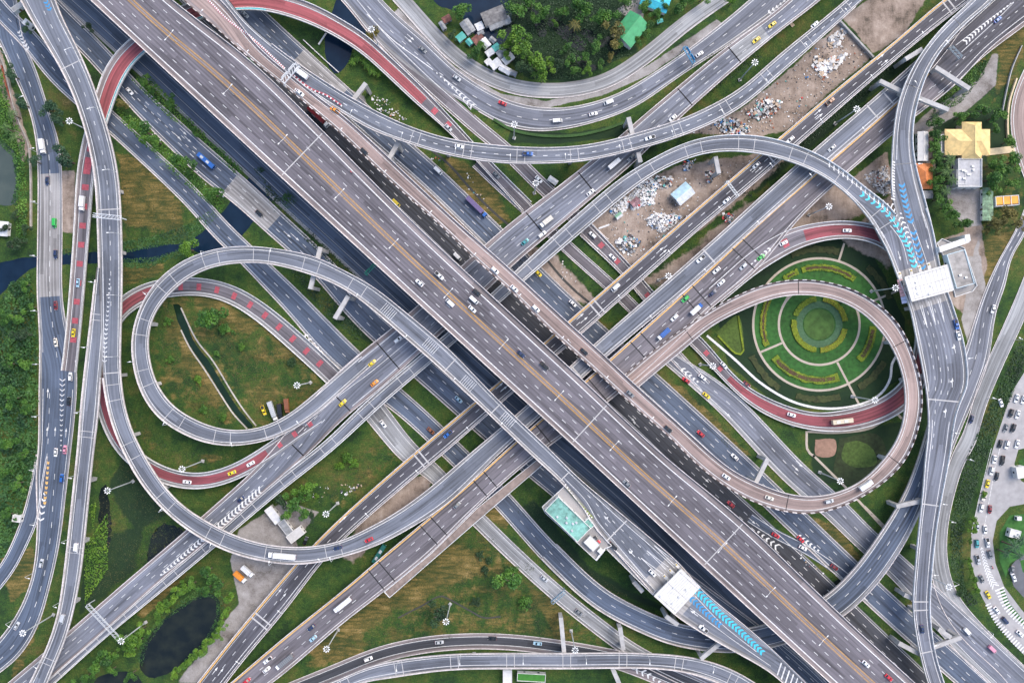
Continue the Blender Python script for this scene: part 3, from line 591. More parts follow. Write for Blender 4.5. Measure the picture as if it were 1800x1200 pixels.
r = fly('x', 'elevated toll plaza deck at right that narrows into a flyover to the bottom edge', [(1580, 385, 14.06), (1640, 560, 14), (1660, 700, 14), (1640, 900, 13.4), (1620, 1050, 12.6), (1640, 1210, 12)], mat=A_LIGHT, phrase='the toll plaza flyover at right', shmat=SHLDG, shoulder=(.06, .06), pmat=PARAW,
    L=[(1632, 382), (1637, 400), (1647, 450), (1655, 490), (1668, 523), (1680, 560), (1692, 600), (1698, 640), (1699, 680), (1684, 710), (1675, 747), (1668, 800), (1655, 867), (1644, 933), (1637, 1000), (1633, 1067), (1635, 1100), (1643, 1150), (1660, 1205), (1668, 1225)],
    R=[(1530, 386), (1541, 405), (1560, 440), (1583, 500), (1598, 535), (1612, 600), (1624, 660), (1632, 720), (1631, 770), (1627, 800), (1622, 867), (1615, 933), (1609, 1000), (1605, 1067), (1611, 1117), (1626, 1183), (1640, 1225)], sm=5)
r.line(.93, b=(1655, 690)).line(.07, b=(1655, 690)).line(.84, a=(1650, 740)).line(.17, a=(1650, 740))
r.dash(.42, 2, 4, a=(1645, 545), b=(1665, 700)).dash(.6, 2, 4, a=(1645, 545), b=(1665, 720)).dash(.75, 2, 4, a=(1645, 560), b=(1660, 800)).joint([(1655, 700), (1632, 890), (1618, 1058), (1616, 1070), (1626, 1150)], .6)
for x, y in ((1678, 612), (1674, 672), (1662, 725)): r.arrow(x, y, True, 1)
for x, y in ((1581, 450), (1630, 430), (1610, 458)): r.arrow(x, y)
r.strip(.04, .96, A_CONC, (1605, 468), (1640, 535), part='plaza_apron')
r.chev([(1580, 402), (1588, 417), (1597, 433), (1606, 463)], 11, 11, 8, CYAN, 1.3).chev([(1605, 405), (1610, 425), (1616, 447), (1621, 466)], 11, 11, 7, BLUEP, 1.35)
r.chev([(1572, 364), (1584, 385), (1592, 403), (1600, 428)], 13, 5, 9, None, .8, flip=True)
for pa in ([(1560, 390), (1585, 425), (1596, 465)], [(1590, 412), (1600, 440), (1614, 467)], [(1595, 395), (1604, 420), (1616, 465)], [(1603, 390), (1615, 420), (1630, 464)]): r.pline(pa)
for pa in ([(1617, 537), (1630, 576)], [(1632, 530), (1645, 571)], [(1648, 525), (1660, 566)]):
    r.pline(pa, .35)
    r.pline([(pa[0][0]+4, pa[0][1]-1), pa[1]], .35)
r = fly('l', 'left loop flyover running down to the lower toll plaza', [(620, 650, 8.95), (500, 750, 9.7), (420, 768, 10.6), (245, 600, 14), (420, 448, 17.4), (600, 490, 19.3), (740, 590, 20), (900, 740, 19.5), (1000, 840, 17.5), (1150, 1000, 16), (1400, 1210, 14)], mat=A_RAMP, phrase='the lower toll plaza', shmat=SHLDG, shoulder=(.14, .12),
    L=[(660, 600), (600, 652), (510, 727), (467, 749), (420, 757), (383, 753), (340, 737), (300, 710), (273, 670), (262, 630), (260, 593), (270, 553), (297, 517), (333, 487), (377, 468), (417, 462), (467, 462), (550, 483), (600, 504), (643, 533), (713, 593), (767, 640), (860, 727), (933, 797), (985, 845), (1025, 890), (1050, 930), (1100, 987), (1150, 1044), (1185, 1078), (1250, 1120), (1360, 1184), (1395, 1218)],
    R=[(668, 628), (600, 688), (545, 735), (487, 767), (450, 777), (407, 782), (360, 776), (317, 758), (277, 730), (247, 683), (234, 627), (234, 590), (247, 543), (273, 500), (317, 463), (367, 442), (417, 434), (467, 436), (550, 451), (600, 474), (653, 503), (717, 553), (787, 613), (880, 708), (973, 797), (1013, 837), (1100, 910), (1197, 993), (1230, 1033), (1310, 1100), (1360, 1144), (1430, 1214)], sm=6)
r.line(.15, b=(1000, 840)).line(.84, b=(1180, 1000)).joints(26, 8, .3, None, (530, 745), (640, 510)).joint([(790, 640), (872, 718), (990, 835)], .5).joint([(1083, 935)], .6)
for x, y in ((683, 547), (757, 608), (823, 673), (893, 737)): r.bars([(x-9, y-8), (x+9, y+8)], 18, 18, 7, None, .22)
r.pline([(992, 840), (1030, 880), (1050, 915), (1075, 945), (1100, 975), (1150, 1035)]).dash(.62, 2, 4, a=(1030, 870), b=(1140, 990)).dash(.36, 2, 4, a=(1050, 890), b=(1140, 990), ph=2)
for x, y in ((1067, 912), (1110, 972), (1220, 1077), (1236, 1102)): r.arrow(x, y, True, -1)
for pa in ([(1137, 967), (1170, 1000)], [(1127, 980), (1160, 1012)], [(1150, 958), (1185, 992)]): r.pline(pa, .3).pline([(pa[0][0], pa[0][1]), (pa[1][0]+5, pa[1][1]-4)], .3)
r.strip(.04, .96, A_CONC, (1155, 1000), (1215, 1060), part='plaza_apron')
r.chev([(1228, 1040), (1262, 1075), (1300, 1108), (1342, 1148)], 13, 10, 22, CYAN, 1.3, flip=True).chev([(1219, 1055), (1245, 1080), (1268, 1100)], 11, 9, 10, BLUEP, 1.2, flip=True)
r.line(.96, b=(1410, 1200), a=(1225, 1050)).pline([(1222, 1047), (1270, 1097), (1330, 1145)]).pline([(1213, 1068), (1290, 1125), (1355, 1170)])
r.bars([(1370, 1175), (1390, 1195), (1405, 1210)], 20, 24, 6, slant=.5)
r = fly('r', 'pinkish flyover beside the highway that loops round the garden', [(330, -20, 20), (900, 505, 20.5), (1100, 680, 20.3), (1280, 850, 18.6), (1430, 890, 17), (1560, 825, 15.6), (1605, 700, 14.4), (1560, 560, 13.2), (1430, 507, 12.2), (1250, 565, 11.2), (1090, 668, 10.9)], mat=A_PINK, phrase='the pinkish flyover and garden loop', shmat=SHLD, shoulder=(.12, .15), lo_stripe=1,
    L=[(358, -25), (397, 10), (455, 85), (510, 132), (560, 172), (600, 202), (660, 256), (740, 332), (813, 400), (867, 447), (922, 497), (997, 566), (1067, 630), (1120, 680), (1200, 752), (1253, 800), (1287, 827), (1333, 850), (1383, 868), (1433, 873), (1483, 862), (1520, 842), (1547, 815), (1560, 800), (1583, 760), (1592, 700), (1586, 655), (1570, 613), (1543, 575), (1507, 543), (1460, 523), (1407, 517), (1360, 523), (1307, 543), (1250, 572), (1200, 614), (1130, 672), (1095, 702)],
    R=[(300, -25), (322, 0), (373, 42), (425, 90), (497, 148), (550, 192), (600, 235), (680, 312), (777, 398), (830, 450), (900, 513), (970, 583), (1045, 650), (1100, 700), (1183, 773), (1225, 815), (1267, 848), (1310, 874), (1360, 893), (1417, 902), (1467, 893), (1517, 870), (1560, 840), (1593, 803), (1613, 750), (1620, 700), (1611, 647), (1583, 577), (1550, 541), (1500, 510), (1450, 496), (1400, 492), (1343, 501), (1283, 526), (1233, 556), (1200, 578), (1150, 615), (1095, 662)], sm=8)
r.line(.2).line(.85, a=(420, 70)).joints(62, .01, .35, JDARK, (1300, 860), (1200, 600))
r.pline([(365, 0), (400, 35), (440, 65), (500, 120)], .9, REDP).bars([(366, 0), (402, 36), (442, 66), (500, 120)], 3, 3, 44, None, .75, slant=0)
r.pline([(516, 132), (545, 155), (575, 168), (600, 185)], .8, REDP).bars([(518, 134), (545, 156), (575, 169), (600, 186)], 3, 3, 14, None, .8)
r = Road('a', 'highway_viaduct', 'broad six-lane viaduct crossing the whole picture with a double yellow centre line', 'viaduct', mat=A_MID, phrase='the six-lane highway', h=20, shmat=SHLD, shoulder=(.075, .105), pier=38, thick=1.9,
    L=[(133, -25), (160, 0), (380, 205), (597, 405), (815, 605), (1028, 800), (1200, 960), (1380, 1126), (1485, 1222)],
    R=[(273, -25), (300, 0), (443, 110), (567, 231), (733, 398), (883, 538), (1023, 667), (1165, 800), (1300, 911), (1477, 1080), (1632, 1222)], sm=30)
r.line(.081, w=.45).line(.889, w=.45).dash(.205).dash(.33, ph=4).dash(.634, ph=2).dash(.765, ph=6).line(.457, YEL, .24).line(.47, YEL, .18).line(.52, YEL, .18).line(.532, YEL, .24)
r.joint([(530, 275), (1048, 735), (1250, 975)], .5)
r.line(.4945, SHLD, .7)
# ---------------------------------------------------------------- terrain: one sheet, its cover given by traced areas
def sdist(px, py, poly):
    poly = np.array(poly, float); d = np.full(px.shape, 1e9); ins = np.zeros(px.shape, bool); n = len(poly)
    for i in range(n):
        a, b = poly[i], poly[(i+1) % n]; e = b-a; L2 = (e**2).sum()
        t = np.clip(((px-a[0])*e[0]+(py-a[1])*e[1])/max(L2, 1e-9), 0, 1)
        d = np.minimum(d, np.hypot(px-a[0]-t*e[0], py-a[1]-t*e[1]))
        c = ((a[1] > py) != (b[1] > py)) & (px < (b[0]-a[0])*(py-a[1])/((b[1]-a[1]) or 1e-9)+a[0]); ins ^= c
    return np.where(ins, d, -d)
ZONES = {  # (cover, polygon in photo pixels, blur px)
 'dirt': [([(1010, 400), (1090, 330), (1200, 290), (1300, 275), (1400, 265), (1330, 330), (1210, 420), (1110, 500)], 8), ([(1180, 235), (1300, 195), (1380, 130), (1475, 40), (1535, 100), (1460, 160), (1390, 225), (1330, 245), (1250, 235)], 6),
          ([(1110, 500), (1200, 450), (1310, 360), (1420, 330), (1470, 310), (1520, 370), (1400, 440), (1210, 500)], 14), ([(1480, 30), (1560, -20), (1640, -20), (1590, 60), (1535, 95)], 6), ([(560, 190), (610, 160), (680, 220), (650, 235)], 8),
          ([(640, 250), (720, 270), (760, 330), (850, 420), (800, 400), (690, 300)], 10), ([(1490, 320), (1560, 265), (1570, 340), (1530, 340)], 4), ([(600, 980), (640, 900), (700, 850), (760, 840), (740, 890), (660, 950), (620, 990)], 8),
          ([(700, 850), (745, 835), (750, 870), (690, 900)], 6), ([(0, 85), (30, 180), (55, 260), (40, 290), (15, 190), (-20, 110)], 5), ([(105, 300), (132, 300), (132, 410), (108, 410)], 5), ([(900, 430), (970, 440), (1060, 540), (1010, 530), (930, 460)], 10),
          ([(1480, 420), (1580, 330), (1600, 420), (1560, 470)], 12), ([(1660, 420), (1725, 395), (1735, 470), (1700, 560), (1660, 520)], 5), ([(1610, 230), (1640, 225), (1645, 300), (1610, 290)], 4), ([(1690, 370), (1720, 320), (1725, 400), (1700, 440)], 6)],
 'dry': [([(262, 520), (320, 495), (480, 575), (590, 690), (480, 750), (380, 750), (290, 710), (260, 620)], 8, .44), ([(540, 1170), (640, 1060), (830, 920), (1080, 1140), (900, 1115), (700, 1130)], 8, .46), ([(560, 860), (690, 740), (720, 800), (600, 900)], 8, .42), ([(210, 680), (300, 790), (440, 800), (330, 830), (210, 760)], 6, .4), ([(900, 430), (1060, 560), (1300, 810), (1240, 800), (1000, 560)], 6, .45), ([(60, 190), (130, 250), (130, 400), (105, 400)], 6, .45), ([(1700, 100), (1790, 60), (1790, 200), (1740, 180)], 6, .42), ([(1720, 260), (1800, 260), (1800, 460), (1720, 460)], 6, .44), ([(205, 270), (240, 275), (325, 360), (320, 410), (215, 395)], 14), ([(215, 470), (290, 465), (270, 490), (215, 500)], 10), ([(300, 560), (330, 570), (400, 700), (380, 720), (320, 640)], 16), ([(440, 560), (500, 560), (570, 650), (520, 640)], 14), ([(300, 500), (330, 490), (460, 570), (440, 590)], 10),
         ([(780, 270), (850, 300), (900, 390), (850, 400), (790, 330)], 14), ([(630, 1050), (760, 940), (830, 960), (870, 1000), (700, 1070), (600, 1140), (540, 1170)], 22), ([(530, 1130), (600, 1110), (640, 1150), (560, 1170)], 14), ([(930, 1030), (970, 1050), (1010, 1120), (980, 1130)], 12),
         ([(1160, 670), (1200, 680), (1320, 800), (1280, 790)], 8), ([(1430, 910), (1480, 930), (1520, 990), (1490, 980)], 8), ([(90, 920), (110, 920), (70, 1100), (30, 1190), (20, 1190)], 12), ([(0, 980), (60, 960), (60, 1020), (20, 1060)], 10), ([(1750, 60), (1800, 30), (1800, 100), (1740, 190), (1760, 120)], 10), ([(1700, 430), (1790, 400), (1770, 450), (1720, 520)], 10),
         ([(320, 1000), (240, 1080), (250, 1090), (330, 1010)], 4), ([(840, 870), (900, 900), (890, 930), (830, 890)], 8)],
 'conc': [([(700, 15), (800, 118), (880, 165), (960, 178), (1060, 155), (1140, 115), (1260, 35), (1275, 45), (1200, 92), (1140, 132), (1060, 168), (960, 190), (870, 177), (790, 127), (690, 25)], 3), ([(560, 160), (640, 225), (660, 240), (640, 170), (600, 150)], 6), ([(1235, 600), (1300, 668), (1400, 745), (1395, 752), (1290, 672), (1228, 610)], 2),
          ([(420, 930), (500, 880), (560, 900), (520, 950), (540, 990), (490, 1040), (430, 1110), (350, 1200), (310, 1200), (420, 1060), (405, 985)], 5), ([(1110, 0), (1135, -10), (1130, 40), (1080, 20)], 3), ([(1340, -10), (1420, -20), (1420, 5), (1350, 20)], 3),
          ([(1600, 225), (1640, 190), (1720, 140), (1745, 95), (1755, 95), (1750, 150), (1700, 195), (1610, 240)], 4), ([(1662, 325), (1722, 330), (1725, 395), (1700, 400), (1670, 370)], 3), ([(1730, 395), (1720, 440), (1735, 520), (1700, 600), (1690, 560), (1712, 440)], 4),
          ([(1700, 450), (1725, 450), (1725, 520), (1700, 560)], 3)],
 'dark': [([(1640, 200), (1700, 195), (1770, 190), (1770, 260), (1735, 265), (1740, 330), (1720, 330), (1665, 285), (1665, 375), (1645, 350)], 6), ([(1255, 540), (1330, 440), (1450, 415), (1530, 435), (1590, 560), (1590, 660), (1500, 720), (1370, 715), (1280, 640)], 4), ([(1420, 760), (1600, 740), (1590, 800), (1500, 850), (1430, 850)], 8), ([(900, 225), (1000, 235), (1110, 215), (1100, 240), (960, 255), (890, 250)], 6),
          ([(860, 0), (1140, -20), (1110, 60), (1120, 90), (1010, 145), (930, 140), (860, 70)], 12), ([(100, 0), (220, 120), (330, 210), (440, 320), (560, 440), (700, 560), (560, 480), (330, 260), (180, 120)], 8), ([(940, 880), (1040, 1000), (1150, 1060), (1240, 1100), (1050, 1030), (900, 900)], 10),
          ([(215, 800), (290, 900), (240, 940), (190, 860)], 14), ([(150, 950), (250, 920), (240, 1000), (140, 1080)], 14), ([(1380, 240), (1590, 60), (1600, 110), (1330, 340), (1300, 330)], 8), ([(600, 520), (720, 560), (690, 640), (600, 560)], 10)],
}
def make_ground():
    st = 4.0; xs = np.arange(-260, 2060.1, st); ys = np.arange(-260, 1460.1, st)
    gx, gy = np.meshgrid(xs, ys); nx, ny = len(xs), len(ys)
    # rim pushed far out so that the sheet reaches the horizon
    wx = (gx-900)*S; wy = (600-gy)*S
    for arr, g, n in ((wx, gx, nx), (wy, gy, ny)): pass
    e = np.zeros_like(gx); e[0, :] = e[-1, :] = e[:, 0] = e[:, -1] = 1
    wx = np.where(e > 0, wx*12, wx); wy = np.where(e > 0, wy*12, wy)
    v = np.stack([wx.ravel(), wy.ravel(), np.zeros(nx*ny)], 1)
    i = (np.arange(ny-1)[:, None]*nx+np.arange(nx-1)[None, :]).ravel()
    f = np.stack([i, i+nx, i+nx+1, i+1], 1)
    me = bpy.data.meshes.new('ground'); me.from_pydata(v.tolist(), [], f.tolist())
    for z, polys in ZONES.items():
        m = np.zeros(gx.shape)
        for poly, bl, *wt in polys: m = np.maximum(m, np.clip(sdist(gx, gy, poly)/bl*.5+.5, 0, 1)*(wt[0] if wt else 1))
        at = me.attributes.new('cover_'+z, 'FLOAT', 'POINT'); at.data.foreach_set('value', m.ravel().astype(np.float32))
    m, n, b = mk('ground_cover'); p = gpos(n)
    n1 = noise(n, .035, 5, p, .6); n2 = noise(n, .17, 6, p, .7); n3 = noise(n, 1.6, 4, p, .7); n4 = noise(n, .09, 4, p)
    t = mth(n, 'ADD', mth(n, 'MULTIPLY', n1, .45), mth(n, 'ADD', mth(n, 'MULTIPLY', n2, .35), mth(n, 'MULTIPLY', n3, .2)))
    n5 = noise(n, .055, 6, mapped(n, p, (1, 1.3, 1)), .75); grit = ramp(n, mth(n, 'ADD', mth(n, 'MULTIPLY', n3, .6), mth(n, 'MULTIPLY', noise(n, .55, 5, p, .7), .4)), [(.32, .45), (.5, 1.0), (.7, 1.9)])
    grass = mix(n, 1.0, ramp(n, t, [(.41, (.009, .03, .006)), (.46, (.017, .052, .007)), (.505, (.032, .07, .008)), (.55, (.055, .08, .012)), (.6, (.085, .08, .018)), (.66, (.15, .115, .045))]), grit, 'MULTIPLY')
    streak = noise(n, .5, 4, mapped(n, p, (.22, 1.4, 1)), .6)
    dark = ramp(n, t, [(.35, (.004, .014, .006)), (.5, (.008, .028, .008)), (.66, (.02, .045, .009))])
    dry = ramp(n, mth(n, 'ADD', mth(n, 'MULTIPLY', n5, .45), mth(n, 'ADD', mth(n, 'MULTIPLY', streak, .3), mth(n, 'MULTIPLY', n3, .25))), [(.40, (.02, .04, .007)), (.46, (.05, .058, .011)), (.51, (.11, .088, .02)), (.56, (.19, .135, .04)), (.63, (.32, .23, .095))])
    dirt = ramp(n, mth(n, 'ADD', mth(n, 'MULTIPLY', n5, .6), mth(n, 'ADD', mth(n, 'MULTIPLY', noise(n, .3, 5, mapped(n, p, (1.4, .35, 1)), .7), .25), mth(n, 'MULTIPLY', n3, .15))), [(.40, (.1, .08, .062)), (.46, (.22, .17, .135)), (.53, (.31, .245, .2)), (.62, (.43, .355, .3))])
    conc = ramp(n, t, [(.41, (.13, .115, .1)), (.46, (.22, .2, .185)), (.52, (.29, .27, .255)), (.6, (.38, .36, .345))])
    col = grass
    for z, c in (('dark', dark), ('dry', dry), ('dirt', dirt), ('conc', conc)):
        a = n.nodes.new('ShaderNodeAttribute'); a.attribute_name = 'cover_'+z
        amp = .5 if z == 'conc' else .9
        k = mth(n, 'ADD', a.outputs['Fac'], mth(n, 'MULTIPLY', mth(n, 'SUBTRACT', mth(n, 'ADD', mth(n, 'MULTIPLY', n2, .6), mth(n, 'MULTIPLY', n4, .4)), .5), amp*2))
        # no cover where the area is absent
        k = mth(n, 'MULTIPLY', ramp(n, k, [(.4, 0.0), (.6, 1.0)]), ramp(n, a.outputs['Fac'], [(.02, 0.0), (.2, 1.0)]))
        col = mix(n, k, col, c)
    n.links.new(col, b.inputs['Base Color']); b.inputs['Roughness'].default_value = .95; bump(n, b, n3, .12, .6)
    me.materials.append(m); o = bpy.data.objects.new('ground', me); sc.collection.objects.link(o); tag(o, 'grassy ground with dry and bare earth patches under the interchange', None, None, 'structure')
make_ground()
def water_mat(name, col, col2, rough=.12):
    m, n, b = mk(name); p = gpos(n); f = noise(n, .12, 4, p)
    n.links.new(ramp(n, f, [(.4, col), (.7, col2)]), b.inputs['Base Color']); b.inputs['Roughness'].default_value = rough; bump(n, b, noise(n, 1.2, 3, p), .03, .25); b.inputs['IOR'].default_value = 1.33
    return m
WCAN = water_mat('canal_water', (.005, .015, .032), (.008, .022, .045)); WPOND = water_mat('pond_water', (.008, .013, .015), (.022, .028, .022)); WGREY = water_mat('grey_pond_water', (.055, .075, .07), (.075, .095, .085), .2)
WGRN = water_mat('ditch_water', (.008, .022, .012), (.012, .03, .018))
def sheet(name, label, poly, mat, z=.05, jag=1.2, seed=1, n=0, curve=True):
    rr = random.Random(seed); pts = catmull(list(poly)+[poly[0]], max(40, len(poly)*8))[:-1] if curve else np.array(poly, float)
    w = [P(x+rr.uniform(-jag, jag), y+rr.uniform(-jag, jag), z) for x, y in pts]
    a = sum(w[i].x*w[(i+1) % len(w)].y-w[(i+1) % len(w)].x*w[i].y for i in range(len(w)))
    if a < 0: w = w[::-1]
    me = bpy.data.meshes.new(name); bm = bmesh.new(); f = bm.faces.new([bm.verts.new(q) for q in w]); bmesh.ops.triangulate(bm, faces=[f]); bm.to_mesh(me); bm.free()
    me.materials.append(mat); o = bpy.data.objects.new(name, me); sc.collection.objects.link(o); return tag(o, label, None, None, 'structure')
sheet('canal_water', 'dark canal crossing under the roads at left', [(-30, 470), (30, 455), (70, 450), (110, 445), (215, 440), (280, 430), (330, 425), (385, 380), (430, 320), (460, 300), (500, 320), (480, 350), (450, 385), (420, 420), (385, 460), (340, 440), (300, 445), (270, 460), (215, 462), (110, 465), (60, 470), (20, 500), (-30, 540)], WCAN, .055, .8, 2)
sheet('canal_water', 'dark canal beside the red ramp at the top', [(570, 60), (610, -30), (655, 30), (660, 45), (625, 75), (612, 110), (590, 130), (575, 110)], WCAN, .056, .8, 3)
sheet('canal_water', 'dark water behind the shacks at the top', [(745, -30), (870, -30), (900, 30), (880, 80), (850, 75), (800, 20), (770, 10)], WCAN, .054, .8, 4)
sheet('pond_water', 'oval dark pond ringed by bushes at lower left', [(340, 1050), (370, 1043), (385, 1055), (385, 1085), (365, 1125), (330, 1160), (290, 1185), (262, 1190), (246, 1170), (255, 1130), (285, 1090)], WPOND, .057, .6, 5)
sheet('pond_water', 'small dark pond at the bottom edge', [(170, 1190), (200, 1180), (240, 1185), (250, 1215), (160, 1215)], WPOND, .058, .8, 6)
sheet('pond_water', 'grey green pond at the left edge', [(-30, 250), (5, 250), (25, 270), (32, 320), (28, 355), (10, 362), (-30, 340)], WGREY, .059, .8, 7)
sheet('marsh_water', 'dark marshy pool between the left flyovers', [(175, 870), (185, 850), (195, 900), (190, 960), (176, 930)], WPOND, .06, 2.5, 8)
sheet('marsh_water', 'dark marshy pool beside the three-lane flyover at lower left', [(265, 945), (290, 920), (330, 940), (310, 960), (280, 985), (260, 985)], WPOND, .061, 2.5, 9)
sheet('marsh_water', 'dark puddle in the wedge of grass at lower right', [(1462, 1025), (1480, 1015), (1485, 1035), (1470, 1040)], WPOND, .062, 1, 10)
for i, pl in enumerate(([(880, 50), (900, 40), (930, 75), (925, 85)], [(960, 40), (970, 30), (1030, 80), (1020, 90)], [(1000, 100), (1012, 96), (1050, 120), (1035, 125)], [(1060, 70), (1068, 64), (1090, 90), (1080, 98)], [(930, 20), (945, 15), (960, 60), (950, 66)], [(1015, 55), (1025, 50), (1065, 75), (1055, 85)])):
    sheet('orchard_ditch', 'dark water ditch between the orchard rows', pl, WPOND, .063+.001*i, 1.5, 20+i)
sheet('loop_ditch', 'narrow green ditch crossing the left loop lawn', [(304, 535), (315, 535), (341, 600), (368, 636), (401, 691), (422, 722), (445, 751), (436, 752), (412, 725), (392, 697), (360, 645), (335, 610), (313, 565)], WGRN, .06, .4, 11)
DITCHC = plain('ditch_concrete', (.42, .39, .34), .9, .25, .6)
def wallpath(name, label, path, w, h, mat, cat='wall', z0=0.0, group=None, step=8):
    n = max(2, int(np.linalg.norm(np.diff(np.array(path, float), axis=0), axis=1).sum()/step)); c = catmull(path, n); mb = MB()
    for i in range(n-1):
        a, b = P(*c[i], z0+h), P(*c[i+1], z0+h); d = b-a; ang = math.atan2(d.y, d.x); m_ = (a+b)/2
        mb.box((m_.x, m_.y, z0+h/2), (d.length+.02*(i % 2)+w*.25, w, h+.004*(i % 2)), ang)
    q = P(*c[n//2], 0); o = mb.build(name, mat, None, (q.x, q.y, 0)); return tag(o, label, cat, group) if cat else tag(o, label, None, None, 'structure')
wallpath('ditch_lining', 'pale concrete lining along the right side of the loop ditch', [(318, 541), (345, 597), (374, 634), (408, 690), (428, 720), (450, 748)], .7, .25, DITCHC, 'kerb')
wallpath('ditch_lining', 'pale concrete lining along the left side of the loop ditch', [(318, 580), (334, 612), (358, 647), (390, 697), (410, 727), (434, 753)], .7, .25, DITCHC, 'kerb')
wallpath('drain_channel', 'long concrete drain between ground roads below the long curved flyover', [(760, 265), (790, 290), (830, 335), (870, 375), (900, 400)], 1.2, .12, plain('drain_dark', (.05, .05, .045), .9, .2, 1), 'drain')
wallpath('drain_channel', 'concrete drain in the dry strip at the centre right', [(960, 455), (985, 485), (1010, 510), (1040, 535)], 1.2, .12, MATS['drain_dark'], 'drain')
wallpath('drain_channel', 'thin drain bending across the lower triangle of lawn', [(700, 1085), (740, 1065), (775, 1047), (790, 1053), (830, 1075), (850, 1085), (880, 1083)], .8, .1, MATS['drain_dark'], 'drain')
wallpath('boundary_wall', 'weathered concrete wall beside the left frontage road', [(-10, 80), (8, 120), (20, 175), (35, 220), (48, 250), (52, 290), (53, 400)], .5, 1.6, plain('old_wall', (.36, .32, .28), .9, .3, .5))
wallpath('boundary_wall', 'low rusty red pipe rail at the left edge', [(2, 115), (10, 150), (25, 190)], .5, .9, plain('rust_red', (.3, .08, .04), .8, .3, .8), 'rail')
wallpath('garden_wall', 'pale yellow wall at the upper right beside the reddish road', [(1773, 245), (1772, 215), (1775, 180), (1788, 138)], .8, 1.4, plain('cream_wall', (.6, .48, .3), .8, .15, .6))
wallpath('retaining_wall', 'concrete wall across the bare earth at upper right', [(1474, 33), (1536, 100)], .9, 2.2, PIERC)
wallpath('canal_rail', 'thin white pipe crossing the canal beside the red ramp', [(533, 70), (565, 100), (595, 127)], .4, .8, PARAW, 'pipe')
wallpath('canal_rail', 'thin white walkway at the canal corner near the red ramp', [(560, 78), (573, 58)], .6, .8, PARAW, 'walkway')
wallpath('hedge_row', 'low clipped hedge curving under the upper road', [(868, 210), (900, 228), (950, 238), (1010, 238), (1060, 228), (1095, 216)], 1.4, .8, plain('hedge_green', (.035, .085, .02), .9, .4, 1.5), 'hedge')
wallpath('boundary_wall', 'thin grey wall along the verge at the right edge', [(1797, 80), (1780, 120), (1770, 160), (1763, 195)], .4, 1.3, PIERC)
wallpath('boundary_wall', 'cream wall strip below the yellow-roofed house', [(1733, 268), (1783, 262)], 3.5, .3, MATS['cream_wall'], 'pavement')
# ---------------------------------------------------------------- the round garden in the right loop
GC = (1440, 570)
def ring(name, label, r0, r1, mat, z, a0=0, a1=360, n=0, cat=None, h=None, c=GC, jag=0, ex=1.0, parent=None):
    n = n or max(6, int((a1-a0)/4)); mb = MB(); rr = random.Random(int(r0*7+a0)); q = []
    for i in range(n+1):
        a = R_(a0+(a1-a0)*i/n); j0, j1 = rr.uniform(-jag, jag), rr.uniform(-jag, jag)
        q.append([(c[0]+math.cos(a)*(r_+j)*ex, c[1]-math.sin(a)*(r_+j)) for r_, j in ((r0, j0), (r1, j1))])
    for i in range(n):
        zz = z if h is None else h
        b = [P(*q[i][0], 0), P(*q[i][1], 0), P(*q[i+1][1], 0), P(*q[i+1][0], 0)]
        t = [Vector((p.x, p.y, zz)) for p in b]
        if r0 <= 0.01: mb.poly([t[0], t[1], t[2]])
        else: mb.quad(*t)
        if h is not None:
            for u, v_ in ((0, 3), (2, 1)): mb.quad(b[u], b[v_], t[v_], t[u])
            if i == 0: mb.quad(b[0], b[1], t[1], t[0])
            if i == n-1: mb.quad(b[2], b[3], t[3], t[2])
    ringq = q
    am = R_((a0+a1)/2); o_ = P(c[0]+math.cos(am)*(r0+r1)/2*(a1-a0 < 350), c[1]-math.sin(am)*(r0+r1)/2*(a1-a0 < 350), 0)
    o = mb.build(name, mat, parent, o_)
    if cat: tag(o, label, cat)
    else: tag(o, label, None, None, 'structure')
    if cat == 'hedge':                     # a skin of leaves over the clipped body
        lm = MB(); rr = random.Random(int(a0*3+r0))
        for k in range(int((a1-a0)*(r1-r0)*.9)):
            a = R_(rr.uniform(a0, a1)); rad = rr.uniform(r0-.7, r1+.7); c3 = P(c[0]+math.cos(a)*rad*ex, c[1]-math.sin(a)*rad, 0); z_ = h*rr.uniform(.6, 1.25); s_ = rr.uniform(.18, .42); b0 = rr.uniform(0, 6.28)
            u = Vector((math.cos(b0), math.sin(b0), rr.uniform(-.5, .5)))*s_; w_ = Vector((-math.sin(b0), math.cos(b0), rr.uniform(-.5, .5)))*s_*.7; c3.z = z_; lm.quad(c3-u, c3-w_, c3+u, c3+w_)
        lm.build('foliage', [leaf_plain(rr.random())], o, o_)
    return o
def leaf_plain(t): return plain('hedge_leaf_%d' % int(t*3), [(.17, .2, .01), (.11, .17, .012), (.2, .19, .015)][int(t*3)], .8, .5, 1.5)
LAWN = plain('clipped_lawn', (.03, .108, .02), .95, .4, .5); LAWN2 = plain('darker_lawn', (.024, .086, .015), .95, .45, .5); PATHM = plain('garden_path', (.42, .36, .29), .9, .15, .7)
HEDGEY = plain('yellow_green_hedge', (.15, .2, .012), .9, .5, 1.2); HEDGED = plain('dark_shrub_bed', (.04, .05, .014), .9, .5, .9); GRAVEL = plain('grey_gravel_bed', (.06, .125, .06), .95, .3, .8); SOIL = plain('brown_soil', (.075, .045, .025), .95, .35, .6); PINKSOIL = plain('pink_gravel', (.28, .17, .12), .95, .25, .5)
ring('garden_lawn', 'round clipped lawn of the loop garden', 0, 116, LAWN, .03); ring('garden_lawn', 'darker lawn round the centre of the loop garden', 0, 70, LAWN2, .04); ring('garden_lawn', 'textured round lawn at the centre of the garden', 0, 27, plain('mottled_lawn', (.05, .105, .022), .95, .45, .25), .06)
ring('garden_path', 'inner ring path of the loop garden', 69, 73, PATHM, .065); ring('garden_path', 'outer ring path of the loop garden', 114, 118, PATHM, .066)
